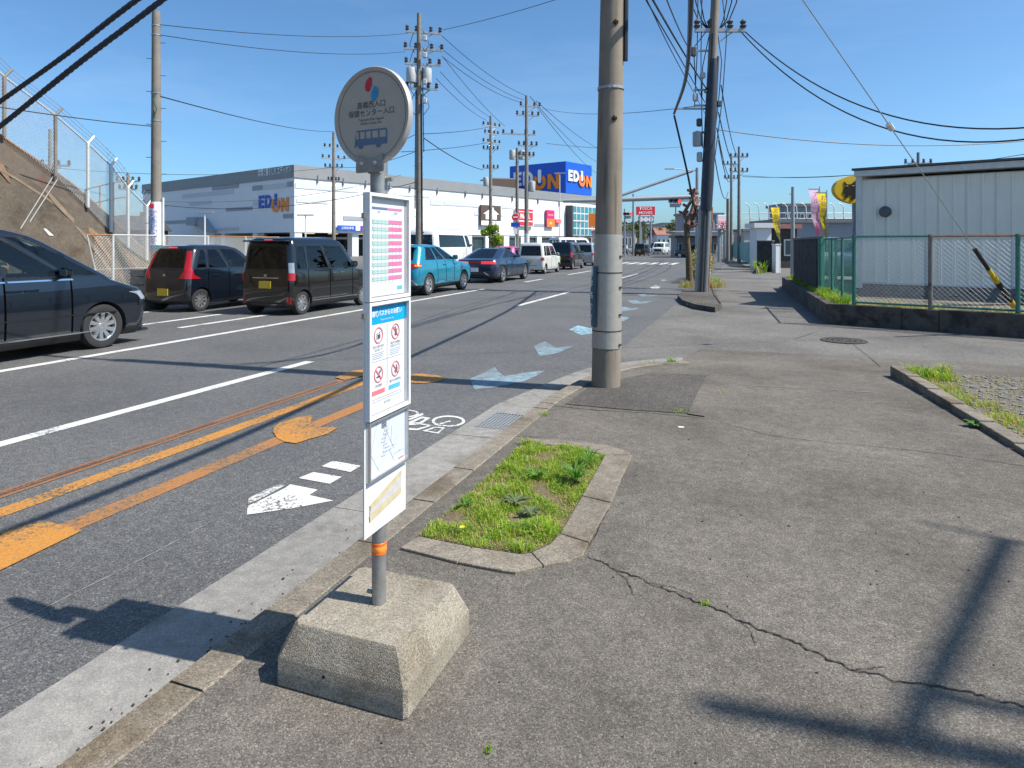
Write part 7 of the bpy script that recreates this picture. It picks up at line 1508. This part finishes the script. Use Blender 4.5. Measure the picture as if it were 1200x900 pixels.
def hoarding(name, label, dep, px0, px1, y0, y1, m, txt, tm='sign_white', legs=True, size=.5, base=0):
    p = pp((px0 + px1) / 2, dep, base); root = thing(name, label, 'sign', p); k = dep / 770; w = (px1 - px0) * k; z1, z0 = D(0, y0, dep).z - base, D(0, y1, dep).z - base; b = MB(); b.box(Z3 * ((z0 + z1) / 2), (w, .35, z1 - z0), PSI, ch=.03); bd_ = b.build('board', m, root)
    n = len(txt)
    for i, t in enumerate(txt): put_text(t, (z1 - z0) * size / max(1, n) * 1.5, Z3 * lerp(z1, z0, (i + .5) / n) - FW * .19, RC, Z3, tm, bd_, bold=.01)
    if legs:
        for s_ in (-.3, .3): b = MB(); b.tube([RC * w * s_, RC * w * s_ + Z3 * z0], .15, 8); b.build('leg', 'signal_grey', root)
    return root
hoarding('red_hoarding', 'big red hoarding with white letters far up the road', 150, 745.5, 767.5, 242, 252, 'sign_red', ['TOSCA', 'MOVIES'], size=.62); blue_h = hoarding('blue_hoarding', 'blue sign panel below the big red hoarding', 152, 748, 766, 253.5, 261, 'bus_blue', [], size=.6)
for s_ in (-1, 0, 1): put_text('●', 1.5, pp(757, 151.6, D(0, 257.5, 151.6).z) - pp(757, 152) + RC * s_ * 1.1, RC, Z3, 'sign_white', blue_h)
hoarding('white_red_sign', 'white sign with a red band on dark legs at the far pavement', 60, 840.5, 851.5, 252, 270, 'sign_white', ['', 'SALE', ''], 'sign_red', True, .5)
b0 = pp(846, 59.75); rb2 = hoarding('red_sign_band', 'red panel fixed across the white sign at the far pavement', 59.6, 840, 852, 261, 268.5, 'sign_red', ['全品'], size=.7, legs=False)
# far buildings
mat('far_wall', (.42, .41, .40), .8, var=.06, scale=.5); mat('far_wall_b', (.5, .44, .38), .8, var=.06, scale=.5); mat('far_wall_c', (.24, .26, .30), .7, var=.08, scale=.5); mat('far_roof', (.14, .15, .17), .6, var=.1, scale=1); mat('far_roof_red', (.28, .13, .10), .8, var=.2, scale=2); mat('far_white', (.66, .67, .68), .7, var=.04); mat('win_dark', (.03, .04, .05), .15)
def block(name, label, dep, px0, px1, ytop, deep, m, mroof, rows=2, cols=4, gable=0, rz=PSI, cat='building', zb=0):
    k = dep / 770; w = (px1 - px0) * k; zt = D(0, ytop, dep).z; root = thing(name, label, cat, pp((px0 + px1) / 2, dep, zb), rz); zt -= zb
    b = MB(); b.box((0, deep / 2, zt / 2), (w, deep, zt)); wl_ = b.build('wall', m, root); b = MB()
    if gable: h2 = gable; b.add([(-w / 2 - .3, -.3, zt), (w / 2 + .3, -.3, zt), (w / 2 + .3, deep + .3, zt), (-w / 2 - .3, deep + .3, zt), (-w / 2, deep / 2, zt + h2), (w / 2, deep / 2, zt + h2)], [(0, 1, 5, 4), (1, 2, 5), (2, 3, 4, 5), (3, 0, 4), (3, 2, 1, 0)])
    else: b.box((0, deep / 2, zt + .15), (w + .5, deep + .5, .3))
    b.build('roof', mroof, root); ww, hh = w / cols * .55, zt / max(1, rows) * .42
    for i in range(cols):
        for j in range(rows): b = MB(); c_ = Vector((-w / 2 + w * (i + .5) / cols, -.02, zt * (j + .52) / rows)); b.box(c_, (ww, .1, hh)); fr_ = b.build('window', 'mullion', wl_); b = MB(); b.box(c_ - Vector((0, .06, 0)), (ww - .16, .03, hh - .16)); b.build('pane', 'win_dark', fr_)
    return root
block('apartment_block', 'pale brown apartment block below the far red hoarding', 190, 757, 776, 264, 14, 'far_wall_b', 'far_roof', 3, 5); block('office_block', 'grey office block at the end of the road', 210, 778, 794, 262, 12, 'far_wall', 'far_roof', 4, 3); block('white_house', 'small white house with red roof far along the road', 160, 770, 786, 275, 10, 'far_white', 'far_roof_red', 1, 3, 1.8, cat='house'); block('shop_building', 'low white shop far behind the dark waiting car', 140, 728, 745, 272, 10, 'far_wall', 'far_roof', 1, 4); block('flat_roof_block', 'pale flat-roofed block behind the far trees', 230, 738, 752, 262, 12, 'far_white', 'far_roof', 3, 3)
block('blue_grey_building', 'large blue-grey building with wide eaves right of the mast arm', 92, 800, 846, 252, 4, 'far_wall_c', 'far_roof', 2, 6)
cn = block('canopy_shop', 'dark open-fronted shop under a canopy beside the far pavement', 80, 793, 842, 279, 3, 'far_wall_c', 'far_roof', 1, 6); b = MB(); kk = 80 / 770; b.add([(-3.6, -3.5, 3.0), (3.4, -3.5, 3.0), (3.4, 1, 3.2), (-3.6, 1, 3.2), (-3.6, -3.5, 2.7), (3.4, -3.5, 2.7), (3.4, 1, 2.9), (-3.6, 1, 2.9)], [(0, 1, 2, 3), (7, 6, 5, 4), (0, 4, 5, 1), (1, 5, 6, 2), (2, 6, 7, 3), (3, 7, 4, 0)]); b.build('canopy', 'far_roof', cn)
block('grey_warehouse', 'long grey warehouse roof behind the banners', 52, 915, 1010, 261, 6, 'far_wall_c', 'far_roof', 0, 8); block('pale_warehouse', 'pale wall of a low warehouse behind the far banner', 84, 872, 932, 271, 4, 'far_wall', 'far_roof', 0, 5); block('white_container', 'white storage container in the yard behind the gate post', 41, 887, 904, 267, 1.2, 'far_white', 'far_white', 0, 2, cat='container'); block('upper_house', 'grey upper storey seen above the warehouse roof', 70, 918, 962, 242, 4, 'far_wall_c', 'far_roof', 2, 5); block('dark_shed', 'dark shed standing in the yard by the grey post', 44, 914, 934, 268, 3, 'dark_block', 'far_roof_red', 1, 1, cat='shed')
block('store_annex', 'pink and orange shop annex at the end of the store front', 128, 683, 700, 272, 8, 'far_wall_b', 'sign_red', 1, 3)
# arched railings on the far viaduct
vr = thing('arched_railing', 'row of pale arched railings above the warehouse roofs', 'railing', pp(930, 60)); zr = D(0, 256, 60).z
for k in range(12):
    px = 872 + k * 11; b = MB(); c_ = pp(px, 60, 0) - vr.location; b.tube([c_ + Z3 * (zr + 1.4) + RC * 0, c_ + Z3 * (zr + 1.35) + RC * .25, c_ + Z3 * (zr + 1.05) + RC * .5, c_ + Z3 * zr + RC * .55], .045, 6); b.build('arch', 'white_pipe', vr); b = MB(); b.tube([c_ + RC * .55, c_ + Z3 * zr + RC * .55], .04, 6); b.build('upright', 'steel_grey', vr)
for q in (0, .5): b = MB(); b.tube([pp(868, 60, zr + q) - vr.location, pp(1008, 60, zr + q) - vr.location], .03, 6); b.build('rail', 'steel_grey', vr)
# teal slatted fence along the far pavement
mat('fence_teal', (.08, .32, .33), .5, var=.2, scale=3, dark=((.3, .18, .1), .62, 6))
p0, p1 = G(858, 303, .05), G(880, 312, .05); tf = thing('teal_fence', 'weathered teal corrugated fence along the far pavement', 'fence', p0); dv = (p1 - p0); n = 14
for i in range(n): b = MB(); c_ = dv * ((i + .5) / n); b.box(c_ + Z3 * .95, (dv.length / n * .8, .06, 1.55 - .05 * (i % 3)), math.atan2(dv.y, dv.x)); b.build('slat', 'fence_teal', tf)
for z in (.5, 1.5): b = MB(); b.tube([Z3 * z + nA * .06, dv + Z3 * z + nA * .06], .03, 6); b.build('rail', 'steel_grey', tf)
vp = [G(872, 304, .05), G(884, 307, .05), G(905, 316, .05), G(890, 321, .05)]; b = MB(); field(b, vp, 1600, lambda x, y: .03, .45, .05, (4, 5, 4, 1, 0, 1, 0), .9, .6); b.build('far_verge_grass', GM, kind='stuff'); b = MB(); b.prism([G(886, 321, .0), G(905, 318, 0), G(906, 315.5, 0), G(888, 317, 0)], -.05, .3); b.build('far_verge_kerb', 'mossy_concrete', label='low dark kerb holding grass before the far slab wall', cat='kerb')
# trees
def tree_(name, label, base, h, blobs, mats, n, s, tr=.15, seed=1):
    root = thing(name, label, 'tree', base); b = MB(); b.tube([O0, Z3 * h * .5, Z3 * h * .75 + RC * .1], [tr, tr * .7, tr * .3], 8); b.build('trunk', 'bark', root, smooth=50)
    for k, (c_, *_r) in enumerate(blobs[:5]): b = MB(); b.tube([Z3 * h * .4, (Z3 * h * .5 + Vector(c_)) / 2, Vector(c_)], [tr * .5, tr * .3, tr * .1], 5); b.build('limb', 'bark', root)
    leaf_cloud('crown', mats, root, blobs, n, s, seed); return root
tree_('street_tree', 'yellow-green small tree standing before the store beside the minibus', pp(577, 57), 3.2, [(Vector((0, 0, 2.9)), .6, .6, .45), (Vector((.3, .2, 2.0)), .6, .6, .6), (Vector((-.5, -.3, 2.6)), .5, .5, .3), (Vector((.4, 0, 1.0)), .5, .5, .7)], ['tree_leaf2', 'grass_c', 'grass_a'], 1100, .13, .1, 2)
for k, (px, dep, h, q) in enumerate(((733, 170, 7, 'behind the far traffic light'), (748, 175, 8, 'beneath the blue hoarding'), (772, 165, 6, 'left of the white minivan'), (756, 200, 9, 'behind the pale brown apartment block'), (786, 180, 8, 'beside the grey office block'), (802, 130, 6, 'behind the pollarded tree'), (706, 190, 8, 'behind the thick pole'))):
    rg = random.Random(k); bl2 = [(Vector((rg.uniform(-2, 2), rg.uniform(-2, 2), h * rg.uniform(.45, .85))), 1.8, 1.8, 1.5) for _ in range(6)]; tree_('far_tree', 'dark round tree far up the road ' + q, pp(px, dep), h, bl2, ['hedge_dark', 'tree_leaf', 'hedge_leaf'], 900, .35, .25, 10 + k)
# utility boxes, flags and bits before the store
b0 = pp(700, 100); tb_ = thing('orange_banner', 'orange round lantern banner before the store annex', 'banner', b0); b = MB(); b.tube([O0, Z3 * 6.5], .06, 6); b.build('flag_pole', 'steel_grey', tb_); b = MB(); b.box(Z3 * 5.2 - RC * .7, (1.3, .04, 2.0), PSI); b.build('cloth', 'sign_orange', tb_)
